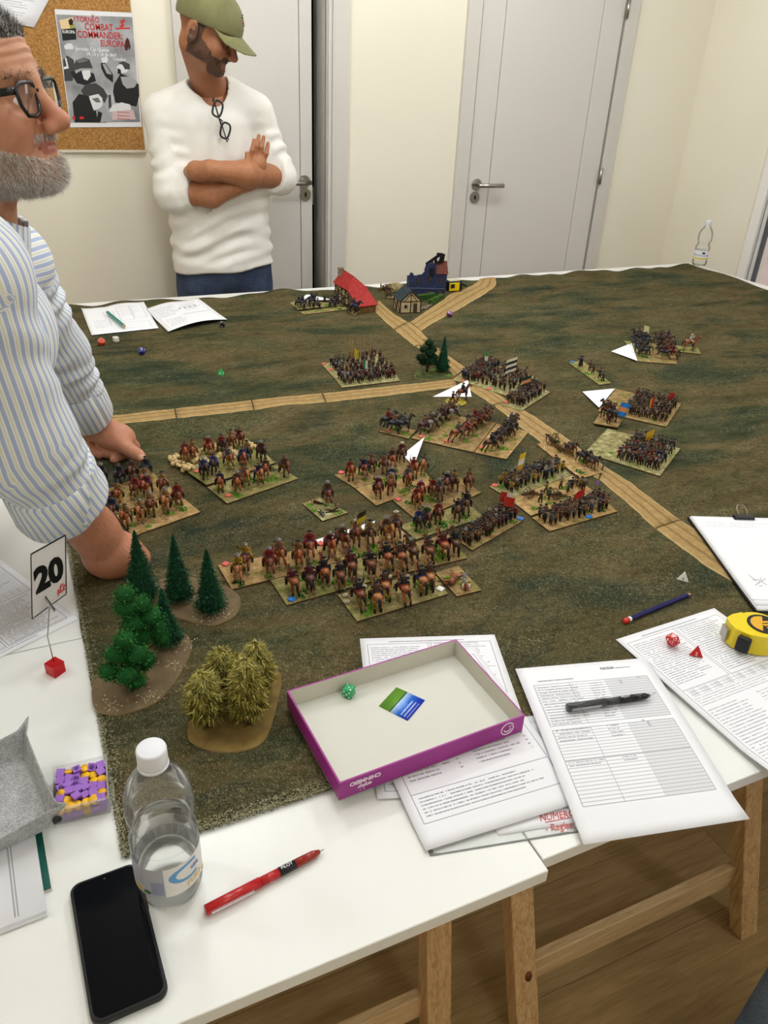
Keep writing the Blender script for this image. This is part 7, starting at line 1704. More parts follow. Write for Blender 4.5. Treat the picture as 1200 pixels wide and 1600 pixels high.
def head_sdf(p):
    """face +x, up z, origin between the ears; p: dict of tweaks"""
    neck = cone((-.022, 0, -.06), p.get('nend', (p.get('nx', -.06), 0, -.21)), .058, p.get('nr', .062)); es = p.get('ear', 1.0)
    F = [ellip((-.012, 0, .038), (.100, .078, .092)), ellip((.036, 0, -.030), (.062, .062, .088)), ellip((.052, 0, .045), (.050, .062, .055))]
    jaw = [cone((.072, -.016, -.092), (.004, -.056, -.060), .021, .022), cone((.072, .016, -.092), (.004, .056, -.060), .021, .022), cone((.004, -.056, -.062), (-.006, -.062, -.01), .020, .017), cone((.004, .056, -.062), (-.006, .062, -.01), .020, .017), ellip((.083, 0, -.094), (.021, .026, .020))]
    brow = [cone((.094, 0, .016), (.086, s * .036, .022), .012, .011) for s in (-1, 1)]
    cheek = [ellip((.064, s * .043, -.030), (.028, .024, .026)) for s in (-1, 1)]
    nose = [cone((.097, 0, .012), (.118, 0, -.030), .0085, .0125), ellip((.122, 0, -.034), (.0135, .0125, .0120))] + [ellip((.110, s * .0135, -.040), (.0115, .0085, .009)) for s in (-1, 1)]
    lips = [cone((.097, 0, -.0565), (.085, s * .023, -.0605), .0056, .003) for s in (-1, 1)] + [cone((.095, 0, -.0660), (.084, s * .021, -.0645), .0060, .003) for s in (-1, 1)] + [ellip((.082, 0, -.058), (.020, .030, .022))]
    ears = [ellip((-.014 - .008 * (es - 1) * 5, s * .084, -.014), (.021 * es, .0105 * es, .034 * es), Matrix.Rotation(s * .5, 3, 'Z') @ Matrix.Rotation(-.2, 3, 'Y')) for s in (-1, 1)]
    conc = [ellip((-.008 - .008 * (es - 1) * 5, s * (.096 + .002 * (es - 1) * 5), -.012), (.010 * es, .009, .019 * es), Matrix.Rotation(s * .5, 3, 'Z')) for s in (-1, 1)]
    sock = [ellip((.098, s * .031, -.001), (.020, .020, .0125)) for s in (-1, 1)]
    lids = [ellip((.076, s * .031, -.001), (.0155, .016, .0135)) for s in (-1, 1)]
    slit = [ellip((.092, s * .031, -.0025), (.009, .0125, .0042)) for s in (-1, 1)]
    mouth = [cone((.104, 0, -.0612), (.089, s * .026, -.0625), .0018, .0010) for s in (-1, 1)]
    nf = [cone((.100, s * .020, -.040), (.086, s * .034, -.074), .003, .002) for s in (-1, 1)]
    wr = [(.075 - .0035 * i, .052 + .011 * i) for i in range(4)] if p.get('wrinkle') else []
    def f(P):
        d = union(F, .03)(P); d = smin(d, union(jaw, .02)(P), .028); d = smin(d, union(cheek, .02)(P), .025); d = smin(d, union(brow, .01)(P), .016)
        d = smax(d, -union(sock, .01)(P), .014); d = smin(d, union(lids, .005)(P), .006); d = smax(d, -union(slit, .003)(P), .002)
        d = smin(d, union(nose, .008)(P), .010); d = smin(d, union(lips, .004)(P), .006)
        d = smax(d, -union(mouth, .002)(P), .003); d = smax(d, -union(nf, .003)(P), .008)
        e = union(ears, .003)(P); e = smax(e, -union(conc, .003)(P), .006); d = smin(d, e, .008); d = smin(d, neck(P), .03)
        if wr:
            fx = P[:, 0]; fz = P[:, 2]; on = np.clip((fx - .03) / .03, 0, 1) * np.clip((fz - .034) / .012, 0, 1) * np.clip((.095 - fz) / .015, 0, 1)
            d = d + on * .0011 * np.sin(fz * 2 * np.pi / .0115 + np.abs(P[:, 1]) * 40)
        return d
    return f
def hair_blades(name, V, N, mask, dens, L, w, dirf, mats, parent, seed, mw, jit_=.0013):
    rs = np.random.RandomState(seed); idx = np.where(mask)[0]
    if len(idx) == 0: return
    k = rs.choice(idx, dens); n = N[k]; o = V[k] + rs.normal(0, jit_, (dens, 3)) - n * .0006
    d = n * .55 + dirf(V[k]) + rs.normal(0, .28, (dens, 3)); d /= np.linalg.norm(d, axis=1, keepdims=True)
    T = tri_blades(o, d, rs.uniform(.6, 1.2, dens) * L, w, rs)
    o_ = blades(name, T, mats, parent, rs.randint(0, len(mats), dens)); o_.data.transform(mw); o_['kind'] = 'stuff'; return o_
def vnormals(V, Q):
    n = np.cross(V[Q[:, 2]] - V[Q[:, 0]], V[Q[:, 3]] - V[Q[:, 1]]); N = np.zeros_like(V)
    for i in range(4): np.add.at(N, Q[:, i], n)
    return N / (np.linalg.norm(N, axis=1, keepdims=True) + 1e-9)
def apply(M, V):
    A = np.array(M, np.float32); return V @ A[:3, :3].T + A[:3, 3]
class Limb:
    """one tapered segment of clothing with its own stripe coordinate and folds"""
    def __init__(s, a, b_, r0, r1, ref, folds=(0, 0), flat=1.0):
        s.a, s.b = V3(a), V3(b_); s.ab = s.b - s.a; s.L = float(np.linalg.norm(s.ab)); s.d = s.ab / s.L; s.r0, s.r1 = r0, r1; s.amp, s.per = folds; s.flat = flat
        ref = V3(ref); ref = ref - s.d * (ref @ s.d); s.u = ref / np.linalg.norm(ref); s.w = np.cross(s.d, s.u)
    def eval(s, P):
        q = P - s.a; t = np.clip(q @ s.d / s.L, 0, 1); c = q - (t * s.L)[:, None] * s.d; x, y = c @ s.u, c @ s.w
        ax = np.where((q @ s.d < 0) | (q @ s.d > s.L), q @ s.d - t * s.L, 0)
        rr = np.sqrt(x * x + (y / s.flat) ** 2 + ax * ax); r = s.r0 + (s.r1 - s.r0) * t; ang = np.arctan2(y, x)
        dd = rr - r
        if s.amp: dd = dd + s.amp * np.sin(t * s.L / s.per * 2 * np.pi + 1.6 * np.sin(ang * 2 + t * 4) + 1.1 * np.sin(ang)) * (.55 + .45 * np.sin(ang * 1.5 + t * 7))
        return dd, ang * .066
def cloth_mesh(limbs, k, lo, hi, h, cut=None, extra=None):
    def fn(P):
        d = None
        for l in limbs:
            e, _ = l.eval(P); d = e if d is None else smin(d, e, k)
        if extra is not None: d = extra(P, d)
        if cut is not None: d = smax(d, cut(P), .006)
        return d
    V, Q = surface(fn, lo, hi, h)
    D = []; U = []
    for l in limbs: e, u = l.eval(V); D.append(e); U.append(u)
    D = np.stack(D); U = np.stack(U); best = D.argmin(0); uv = np.stack([U[best, np.arange(len(V))], V[:, 2]], 1)
    return V, Q, uv
def bounds(pts, pad): P = np.array([list(p) for p in pts]); return P.min(0) - pad, P.max(0) + pad
def clothmat(name, col, rough=.85, var=.05, weave=900, bump=.15):
    m = Mt(name, col, rough, .15); n = m.noise(14, detail=3); m.col(m.ramp(n, [(.3, tuple(c * (1 - var) for c in col)), (.7, tuple(min(255, c * (1 + var)) for c in col))])); m.bump(m.noise(weave, detail=2), bump, .0006); m.b.inputs['Sheen Weight'].default_value = .15; return m.mat
def stripemat():
    m = Mt('striped_shirt_cotton', (214, 220, 236), .85, .15); u, v = m.uv(); P_ = .0112
    f = (u * (1 / P_)).fract()
    c = m.ramp(f, [(0, (176, 188, 214)), (.42, (172, 184, 212)), (.46, (232, 234, 238)), (.62, (236, 236, 234)), (.66, (222, 220, 196)), (.82, (222, 220, 196)), (.86, (236, 238, 242)), (.97, (232, 236, 242)), (1, (176, 188, 214))])
    m.col(c); m.bump(m.noise(1100, detail=2), .15, .0005); m.b.inputs['Sheen Weight'].default_value = .15; return m.mat
def denim(name, a, b_):
    m = Mt(name, a, .85, .15); n = m.noise(9, detail=3); w = m.noise(700, m.mapv((1, 1, .35)), 2)
    m.col(m.mix(.35, m.ramp(n, [(.35, b_), (.65, a)]), m.ramp(w, [(.35, tuple(c * .7 for c in b_)), (.65, tuple(min(255, c * 1.35) for c in a))]))); m.bump(w, .25, .0008); return m.mat
M_stripe = stripemat(); M_jean = denim('blue_denim', (72, 84, 108), (38, 46, 66)); M_jean3 = denim('mid_blue_denim', (128, 152, 188), (88, 112, 150)); M_trou = clothmat('grey_trousers', (150, 144, 134)); M_white = clothmat('white_jersey', (236, 233, 226), .85, .02, 700, .12); M_shoe = plain('dark_shoe', (38, 30, 26), .5); M_belt = plain('black_belt', (18, 18, 18), .45); M_black = plain('glasses_black', (16, 16, 20), .28, .5)
M_lens = thinclear('spectacle_lens', (240, 244, 244), .03, .01, .08)
def shoes(parent, feet, ang, mat=M_shoe):
    for f in feet:
        d = Vector((math.cos(ang), math.sin(ang), 0)); p = Vector((f[0], f[1], 0)); V, Q = surface(union([cone(p + d * -.06 + Vector((0, 0, .045)), p + d * .15 + Vector((0, 0, .034)), .042, .034), ellip(p + d * .08 + Vector((0, 0, .03)), (.075, .05, .03), Matrix.Rotation(ang, 3, 'Z')), cone(p + d * -.05 + Vector((0, 0, .05)), p + d * -.04 + Vector((0, 0, .1)), .042, .044)], .03), np.array(p) + np.array([-.25, -.25, .002]), np.array(p) + np.array([.25, .25, .17]), .008)
        V[:, 2] = np.maximum(V[:, 2], .001); link('shoe', npmesh('shoe', V, Q, [mat]), parent)

# ------------------------------------------------------------ man with glasses and striped shirt, leaning on the table
def man_striped():
    root = thing('person', 'bearded man in black glasses and a blue striped shirt leaning on the table', 'person', (-.24, 1.28, 0))
    Hs = 0.93; Rh = Matrix.Rotation(math.radians(-27), 4, 'Z') @ Matrix.Rotation(math.radians(-9), 4, 'Y') @ Matrix.Rotation(math.radians(3), 4, 'X')
    nose = atY(107.5, 187, 1.16); HM_ = Matrix.Translation(nose - (Rh @ Vector((.1345, 0, -.034))) * Hs) @ Rh @ Matrix.Scale(Hs, 4)
    hV, hQ = surface(head_sdf({'wrinkle': True, 'nx': -.075}), (-.14, -.11, -.24), (.15, .11, .15), .0026)
    hN = vnormals(hV, hQ); x, y, z = hV.T; ay = np.abs(y)
    base_c = np.tile(lin((182, 134, 104)), (len(hV), 1))
    red = np.clip(1 - np.linalg.norm((hV - [.112, 0, -.03]) / [.03, .03, .03], axis=1), 0, 1) + .5 * np.clip(1 - np.linalg.norm((np.stack([x, ay, z], 1) - [.075, .045, -.03]) / [.04, .035, .04], axis=1), 0, 1)
    base_c += red[:, None] * (lin((192, 116, 96)) - base_c)
    lip = (x > .084) & (ay < .023) & (z < -.0535) & (z > -.0705); base_c[lip] = lin((164, 100, 86))
    # jaw line of the beard: from the ear down, under the cheek to the mouth corner
    cheek_line = -.020 - .55 * np.clip(x + .005, 0, .1)
    beard = ((z < cheek_line) & (x > -.03) & (z > -.135) & ~((x > .082) & (ay < .025) & (z > -.072) & (z < -.0515)) & ~((x > .098) & (z > -.052)) & ~((x < .04) & (z < -.118)) & ~((z > -.06) & (x > .072) & (ay > .03))) | ((x > .084) & (x < .104) & (ay < .030) & (z < -.0445) & (z > -.0535))
    base_c[beard] += (lin((190, 168, 152)) - base_c[beard]) * .6
    hair = (z > .066 - .9 * np.clip(-.0 - x, 0, .08)) & ~((x > .03) & (z < .060 + .25 * np.clip(.075 - x, 0, .05))) & ~((x > -.035) & (z < .012)) & (z > -.07)
    base_c[hair] = lin((92, 88, 84))
    bodyparts = [(apply(HM_, hV), hQ, base_c)]
    # shoulders, arms and hands
    S1, E1, W1 = atY(-62, 425, 1.03), atY(34, 690, 1.075), Vector((.036, 1.165, .835)); F1 = Vector((.058, 1.175, .778))
    S2, E2 = atY(4, 415, 1.42), atY(84, 552, 1.55); W2 = at(147, 664, .812)
    sk = lin((188, 132, 104)); K2 = at(190, 687, .790)
    fA = union([cone(E1, W1, .046, .036), cone(W1, F1, .036, .040), ellip(F1 + Vector((.004, 0, -.004)), (.046, .040, .032)), cone(F1 + Vector((.022, -.022, .004)), F1 + Vector((.045, -.012, -.022)), .014, .012), cone(F1 + Vector((.03, .004, .0)), F1 + Vector((.052, .008, -.024)), .013, .011), cone(F1 + Vector((.024, .024, .0)), F1 + Vector((.048, .028, -.024)), .013, .011)], .02)
    V, Q = surface(fA, *bounds([E1, W1, F1 + Vector((.02, 0, -.02))], .07), .004); V[:, 2] = np.maximum(V[:, 2], MZ - .001); bodyparts.append((V, Q, np.tile(sk, (len(V), 1))))
    nearV, nearQ = V, Q
    palm = union([cone(at(128, 655, .835), W2, .034, .031), cone(W2, at(180, 680, .797), .029, .028), cone(at(168, 682, .797), K2, .026, .024), ellip(at(184, 683, .792), (.034, .028, .021), Matrix.Rotation(-.6, 3, 'Z'))], .018)
    thumb = chain([at(184, 691, .792), at(204, 704, .782), at(215, 711, .779), at(223, 717, .775)], [.0175, .0135, .0125, .0095], .008)
    fing = [chain([at(200, 689, .788), at(208, 698, .772), at(198, 707, .764), at(179, 717, .758)], [.0155, .0135, .0120, .0105], .006),
            chain([at(190, 697, .776), at(184, 709, .765), at(170, 703, .768), at(159, 694, .776)], [.014, .0130, .0122, .0105], .006),
            chain([at(176, 697, .775), at(170, 707, .764), at(158, 697, .768), at(148, 686, .778)], [.013, .0125, .0115, .0100], .006),
            chain([at(162, 694, .775), at(156, 708, .762), at(146, 704, .763), at(140, 695, .770)], [.012, .0115, .0105, .0092], .006)]
    def fB(P):
        d = palm(P); d = smin(d, thumb(P), .014); e = fing[0](P)
        for g in fing[1:]: e = np.minimum(e, g(P))
        return smin(d, e, .0035)
    V, Q = surface(fB, *bounds([at(128, 655, .835), at(223, 717, .775), at(208, 698, .76), at(140, 700, .76)], .04), .0026); V[:, 2] = np.maximum(V[:, 2], MZ - .001)
    cB = np.tile(sk, (len(V), 1)); tipn = atY(220, 712.5, at(220, 712.5, .783).y); nail = np.linalg.norm((V - np.array(at(219.5, 713, .786))) / .0095, axis=1) < 1; cB[nail] = lin((214, 168, 146))
    for fg in ((159, 693, .783), (148, 685, .785)): cB[np.linalg.norm((V - np.array(at(*fg))) / .0075, axis=1) < 1] = lin((216, 164, 142))
    bodyparts.append((V, Q, cB))
    tor = union([cone((-.10, 1.16, 1.20), (-.10, 1.30, 1.20), .05, .05), cone((-.10, 1.24, 1.14), (-.22, 1.28, .92), .10, .12), cone(S1, E1, .05, .042), cone(S2, E2, .05, .042), cone(E2, W2, .038, .028)], .05)
    V, Q = surface(tor, *bounds([S1, S2, E1, E2, W2, (-.25, 1.28, .9)], .13), .012); bodyparts.append((V, Q, np.tile(sk, (len(V), 1))))
    link('body', npmesh('body', *joinmesh(bodyparts)[:2], [M_skin1], col=joinmesh(bodyparts)[2]), root)
    # hair, beard, brows
    gm = [plain('hair_g1', (92, 90, 88), .7), plain('hair_g2', (158, 156, 152), .7), plain('hair_g3', (58, 56, 54), .7)]; wm = [plain('beard_w1', (236, 232, 226), .7), plain('beard_w2', (214, 206, 198), .7), plain('beard_w3', (156, 142, 130), .7)]
    hair_blades('hair', hV, hN, hair, 16000, .016, .0006, lambda v: np.stack([np.full(len(v), -.5), np.zeros(len(v)), np.full(len(v), .2)], 1), gm, root, 1, HM_)
    hair_blades('beard', hV, hN, beard, 20000, .0095, .00036, lambda v: np.stack([np.full(len(v), .1), np.zeros(len(v)), np.full(len(v), -.6)], 1), wm, root, 2, HM_)
    brow = (x > .068) & (z > .019) & (z < .028) & (ay > .013) & (ay < .052)
    hair_blades('eyebrows', hV, hN, brow, 650, .0065, .00035, lambda v: np.stack([np.zeros(len(v)), np.sign(v[:, 1]) * .8, np.full(len(v), .1)], 1), [gm[0], gm[2]], root, 3, HM_, .0024)
    for s in (-1, 1):
        b = MB(); b.ell((.0775, s * .031, -.0025), (.0128, .0128, .0128), 0, 16, 12); b.ell((.0888, s * .0302, -.0025), (.0022, .0055, .0055), 1, 12, 8); b.build('eyeball', [plain('eye_white', (224, 214, 206), .25), plain('eye_iris', (46, 34, 26), .2)], root, HM_)
    hair_blades('arm_hair', nearV, vnormals(nearV, nearQ), nearV[:, 2] > .80, 1300, .010, .00028, lambda v: np.stack([np.full(len(v), .2), np.full(len(v), -.2), np.full(len(v), -.9)], 1), [plain('arm_hair_brown', (58, 40, 28), .7), plain('arm_hair_grey', (130, 118, 108), .7)], root, 12, Matrix.Identity(4))
    # glasses
    g = thing_child('glasses', root); gx, gz = .107, -.003
    for s in (-1, 1):
        loop = [(gx - .010 * (abs(cy) / .05) ** 2 * 1.0, s * (.034 + cy), gz + cz) for cy, cz in ((-.026, .010), (-.020, .018), (.0, .0195), (.020, .019), (.028, .013), (.026, -.006), (.018, -.018), (.0, -.0205), (-.014, -.018), (-.024, -.006))]
        b = MB(); b.tube(loop + loop[:2], .0027, 7); b.build('rim', M_black, g, HM_)
        b = MB(); b.add(loop + [(p[0] - .001, p[1], p[2]) for p in loop], [tuple(range(10)), tuple(range(19, 9, -1))]); b.build('lens', M_lens, g, HM_)
        b = MB(); b.tube([(gx - .004, s * .063, gz + .012), (gx - .012, s * .069, gz + .012), (.02, s * .080, gz + .010), (-.02, s * .084, gz + .006), (-.036, s * .083, gz - .022)], [(.0046, .0020)] * 5, 8); b.build('temple', M_black, g, HM_)
    b = MB(); b.tube([(gx, -.010, gz + .008), (gx + .002, 0, gz + .010), (gx, .010, gz + .008)], .0024, 7); b.build('bridge', M_black, g, HM_)
    # shirt: torso, sleeves, rolled cuffs, collar
    c1a, c1b = E1.lerp(W1, .30), E1.lerp(W1, .62); c2a, c2b = E2.lerp(W2, .35), E2.lerp(W2, .80); bk = (-1, .2, 0)
    CH, PV = Vector((-.095, 1.22, 1.15)), Vector((-.21, 1.27, .93))
    limbs = [Limb(CH, PV, .125, .150, (1, -.6, 0), (.004, .13), 1.20), Limb((-.095, 1.15, 1.225), (-.095, 1.31, 1.225), .062, .062, (1, -.3, 0.1)), Limb(S1, E1, .070, .066, (.5, -.9, 0), (.0034, .10)), Limb(E1, c1b, .066, .064, (.5, -.9, 0), (.0032, .05)), Limb(S2, E2, .068, .058, (.6, -.8, 0), (.0062, .052)), Limb(E2, c2b, .058, .052, (.6, -.8, 0), (.0058, .045)), Limb(CH + Vector((0, -.06, .06)), S1, .07, .07, (.5, -.9, 0)), Limb(CH + Vector((0, .06, .06)), S2, .07, .07, (.5, -.9, 0))]
    d1 = V3(c1b - E1); d1 /= np.linalg.norm(d1); e1_ = V3(c1b); d2 = V3(c2b - E2); d2 /= np.linalg.norm(d2); e2_ = V3(c2b)
    def cut(P):
        a = (P - e1_) @ d1; a = np.where(np.linalg.norm(P - e1_, axis=1) < .15, a, -1); c = (P - e2_) @ d2; c = np.where(np.linalg.norm(P - e2_, axis=1) < .13, c, -1); return np.maximum(np.maximum(a, c), .905 - P[:, 2] - 10 * (np.linalg.norm(P - e1_, axis=1) < .11))
    nk = cone(apply(HM_, np.array([[-.045, 0, -.13]], np.float32))[0], apply(HM_, np.array([[-.08, 0, -.24]], np.float32))[0], .066, .07)
    def extra(P, d): return smax(d, -nk(P), .006)
    V, Q, uv = cloth_mesh(limbs, .035, *bounds([S1, S2, E1, c1b, c2b, CH, (-.22, 1.27, .9), (-.2, 1.1, 1.35)], .16), .0058, cut, extra)
    sh = link('shirt', npmesh('shirt', V, Q, [M_stripe], uv=uv), root)
    def cuff(a, b_, r, flare, name, twist):
        ax = (b_ - a).normalized(); L = Limb(a, b_, r, r, (.5, -.9, 0)); bb = MB(); n = 40; vs = []; uv_ = []; prof = [(.92, 0.0), (1.04, .06), (1.06, .5), (1.05, .94), (.98, 1.0), (.90, .97), (.86, .5)]
        for (kr, t) in prof:
            for k in range(n + 1):
                an_ = 2 * PI * k / n; rr_ = r * kr * (1 + flare * math.cos(an_ - twist) * t) * (1 + .02 * math.sin(an_ * 3) + .012 * math.sin(an_ * 7 + t * 5)); p = a + (b_ - a) * t + Vector(L.u) * (rr_ * math.cos(an_)) + Vector(L.w) * (rr_ * math.sin(an_)); vs.append(p); uv_.append((an_ * r + .004, t))
        W = n + 1; bb.add(vs, [(i * W + k, i * W + k + 1, (i + 1) * W + k + 1, (i + 1) * W + k) for i in range(len(prof) - 1) for k in range(n)], 0, True); bb.uv = uv_; o = bb.build(name, M_stripe, sh); o.modifiers.new('thick', 'SOLIDIFY').thickness = .0015
    cuff(c1a - (c1b - c1a) * .05, c1b + (c1b - c1a) * .12, .0665, .25, 'cuff', 2.4); cuff(c2a + (c2b - c2a) * .1, c2b + (c2b - c2a) * .1, .0525, .05, 'cuff', 1.0)
    # collar
    bb = MB(); vs = []; n = 28; cA = Vector(apply(HM_, np.array([[-.058, 0, -.150]], np.float32))[0]); ax = Vector((.42, 0, .9)).normalized(); e_u = Vector((.9, 0, -.42)).normalized(); e_v = Vector((0, 1, 0)); uv_ = []
    for (rr_, hz_) in ((.066, .030), (.072, .033), (.084, .006), (.090, -.014)):
        for k in range(n + 1):
            a_ = .35 + (2 * PI - .7) * k / n; front = max(0, math.cos(a_)); vs.append(cA + e_u * (rr_ * math.cos(a_)) + e_v * (rr_ * 1.02 * math.sin(a_)) + ax * (hz_ - .018 * front * (1 if hz_ < .02 else .3))); uv_.append((a_ * .07, hz_))
    W = n + 1; bb.add(vs, [(i * W + k, i * W + k + 1, (i + 1) * W + k + 1, (i + 1) * W + k) for i in range(3) for k in range(n)], 0, True); bb.uv = uv_; o = bb.build('collar', M_stripe, sh); o.modifiers.new('thick', 'SOLIDIFY').thickness = .002
    # dark watch strap at the far wrist
    b = MB(); dW = (W2 - at(128, 655, .835)).normalized(); b.tube([W2 - dW * .012, W2 - dW * .002], [.0345, .0345], 20); b.build('wristband', M_black, root)
    # trousers, belt, shoes
    hp = Vector((-.235, 1.285, .88)); tr = union([cone(hp + Vector((0, -.06, 0)), hp + Vector((0, .06, 0)), .125, .125)] + [cone(hp + Vector((-.02, s * .09, -.04)), Vector((-.33, 1.285 + s * .11, .48)), .098, .070) for s in (-1, 1)] + [cone(Vector((-.33, 1.285 + s * .11, .48)), Vector((-.36, 1.285 + s * .12, .08)), .070, .058) for s in (-1, 1)], .03)
    V, Q = surface(lambda P: smax(tr(P), P[:, 2] - .935, .01), (-.52, 1.0, .05), (-.06, 1.58, 1.0), .009); link('trousers', npmesh('trousers', V, Q, [M_trou]), root)
    b = MB(); b.lathe([(.126, -.016), (.131, -.014), (.131, .014), (.126, .016)], 36, 0, (hp.x, hp.y, .918), cap=False, func=lambda r_, z_, a: r_ * (1 + .45 * abs(math.sin(a)) ** 1.5)); b.build('belt', M_belt, root)
    shoes(root, ((-.36, 1.165), (-.36, 1.405)), 0.0)
def thing_child(name, parent):
    o = link(name, None, parent); o.empty_display_size = .01; return o
man_striped()

# ------------------------------------------------------------ man in white shirt with crossed arms
def man_white():
    root = thing('person', 'man in olive cap and white shirt standing with crossed arms behind the table', 'person', (.75, 3.2, 0))
    q = lambda px, py, dy=0.0: atY(px, py, 3.2 + dy)
    Hs = 0.96; Rh = Matrix.Rotation(math.radians(-30), 4, 'Z') @ Matrix.Rotation(math.radians(27), 4, 'Y') @ Matrix.Rotation(math.radians(2), 4, 'X')
    nose = q(371, 95, -.17); HM_ = Matrix.Translation(nose - (Rh @ Vector((.1345, 0, -.034))) * Hs) @ Rh @ Matrix.Scale(Hs, 4)
    nb = q(330, 142, .03); ne = HM_.inverted() @ nb
    hV, hQ = surface(head_sdf({'nend': (ne.x, ne.y, ne.z), 'nr': .066, 'ear': 1.2}), (-.14, min(-.12, ne.y - .08), min(-.18, ne.z - .08)), (max(.15, ne.x + .08), max(.12, ne.y + .08), .15), .0034); hN = vnormals(hV, hQ); x, y, z = hV.T; ay = np.abs(y)
    col = np.tile(lin((164, 114, 84)), (len(hV), 1)); cl_ = -.012 - .5 * np.clip(x + .005, 0, .1)
    beard = ((z < cl_) & (x > -.028) & (z > -.135) & ~((x > .088) & (ay < .024) & (z > -.086) & (z < -.064)) & ~((x > .098) & (z > -.052)) & ~((x < .055) & (z < -.088)) & (z > -.118) & ~((z > -.055) & (x > .06) & (ay > .03))) | ((x > .09) & (ay < .028) & (z < -.046) & (z > -.064)) | ((x > -.012) & (x < .012) & (z < .03) & (ay > .06) & (z > -.05))
    col[beard] += (lin((74, 60, 50)) - col[beard]) * .75; lip = (x > .085) & (ay < .022) & (z < -.065) & (z > -.085); col[lip] = lin((150, 86, 74))
    parts = [(apply(HM_, hV), hQ, col)]
    hn = Vector(apply(HM_, np.array([[-.02, 0, -.09]], np.float32))[0])
    SR, SL = q(256, 180, .02), q(397, 178, .0); ER, EL = q(272, 300, -.05), q(436, 276, -.03)
    WRr = q(388, 283, -.15); WLl = q(328, 266, -.185)
    sk = lin((168, 116, 82))
    f = union([cone(nb, q(330, 168, .03), .060, .075), cone(q(285, 182, .03), q(375, 180, .02), .05, .05), cone(q(332, 210, .03), q(345, 400, .03), .085, .085), cone(SR, ER, .05, .042), cone(SL, EL, .05, .042)], .04)
    V, Q = surface(f, *bounds([hn, nb, SR, SL, ER, EL, q(345, 400, .03)], .16), .010); parts.append((V, Q, np.tile(sk, (len(V), 1))))
    armR = union([cone(ER, q(330, 304, -.135), .046, .044), cone(q(330, 304, -.135), WRr, .044, .031), cone(WRr, q(402, 258, -.145), .030, .032)], .02)
    palm_ = ellip(q(402, 254, -.148), (.032, .018, .040), Matrix.Rotation(.2, 3, 'Y')); fg_ = [chain([q(x0_, 248, -.152), q(x0_ + 3, y1_ + 16, -.158), q(x0_ + 6, y1_, -.150)], [.0092, .0088, .0068], .003) for x0_, y1_ in ((391, 219), (398.5, 212), (406, 214), (413, 224))] + [chain([q(394, 262, -.15), q(387, 250, -.156), q(386, 240, -.152)], [.011, .010, .008], .004)]
    def hand(P):
        e = fg_[0](P)
        for g_ in fg_[1:]: e = np.minimum(e, g_(P))
        return smin(palm_(P), e, .006)
    V, Q = surface(lambda P: smin(armR(P), hand(P), .012), *bounds([ER, WRr, q(405, 205, -.15), q(330, 310, -.15)], .06), .0032); parts.append((V, Q, np.tile(sk, (len(V), 1))))
    armL = union([cone(EL, q(385, 272, -.17), .045, .046), cone(q(385, 272, -.17), WLl, .046, .032), cone(WLl, q(306, 268, -.15), .031, .032), cone(q(306, 266, -.15), q(288, 272, -.05), .028, .018)], .02)
    V, Q = surface(armL, *bounds([EL, WLl, q(280, 266, -.16), q(385, 272, -.2)], .06), .005); parts.append((V, Q, np.tile(sk, (len(V), 1)))); armV = [parts[-2][:2], parts[-1][:2]]
    jV, jQ, jC = joinmesh(parts); link('body', npmesh('body', jV, jQ, [M_skin2], col=jC), root)
    bm_ = [plain('stubble_dark', (44, 36, 32), .7), plain('stubble_grey', (120, 110, 102), .7), plain('stubble_brown', (66, 50, 40), .7)]
    hair_blades('beard', hV, hN, beard, 8000, .0048, .0005, lambda v: np.stack([np.full(len(v), .2), np.zeros(len(v)), np.full(len(v), -.5)], 1), bm_, root, 5, HM_)
    for aV, aQ in armV: hair_blades('arm_hair', aV, vnormals(aV, aQ), (aV[:, 2] < q(400, 262, 0).z) | (aV[:, 0] < q(385, 260, 0).x), 1500, .009, .00028, lambda v: np.stack([np.full(len(v), .3), np.zeros(len(v)), np.full(len(v), -.9)], 1), [plain('arm_hair_brown', (58, 40, 28), .7)], root, 11, Matrix.Identity(4))
    for s in (-1, 1):
        b = MB(); b.ell((.0775, s * .031, -.0025), (.0128, .0128, .0128), 0, 14, 10); b.build('eyeball', plain('eye_white', (224, 214, 206), .25), root, HM_)
    # cap
    cap = thing_child('cap', root); Mcap = clothmat('olive_cotton_cap', (120, 118, 80), .85, .07, 500, .2)
    dome = ellip((-.003, 0, .036), (.122, .094, .106)); inner = ellip((-.003, 0, .032), (.117, .089, .101)); pl_ = lambda P: (.016 + .14 * (P[:, 0] + .01)) - P[:, 2]
    def seam(P): a = np.arctan2(P[:, 1], P[:, 0] + .01); return .0009 * np.exp(-((np.abs(((a / (PI / 3)) + .5) % 1 - .5)) / .035) ** 2)
    V, Q = surface(lambda P: smax(dome(P) - seam(P), pl_(P), .004), (-.14, -.11, .0), (.13, .11, .16), .004); link('crown', npmesh('crown', apply(HM_, V), Q, [Mcap]), cap)
    def brim(P):
        zc = .040 - .34 * np.clip(P[:, 0] - .105, 0, 1) - 5.0 * P[:, 1] ** 2 * np.clip((P[:, 0] - .02) / .08, 0, 1)
        r2 = np.sqrt(((P[:, 0] - .070) / .118) ** 2 + (P[:, 1] / .088) ** 2) - 1
        return np.maximum(np.maximum(np.abs(P[:, 2] - zc) - .0025, r2 * .08), -(dome(P) + .004))
    V, Q = surface(brim, (.02, -.11, -.08), (.20, .11, .06), .003); link('brim', npmesh('brim', apply(HM_, V), Q, [Mcap]), cap)
    b = MB(); b.ell((-.010, 0, .1455), (.006, .006, .003), 0, 10, 5); b.build('button', Mcap, cap, HM_)
    b = MB()
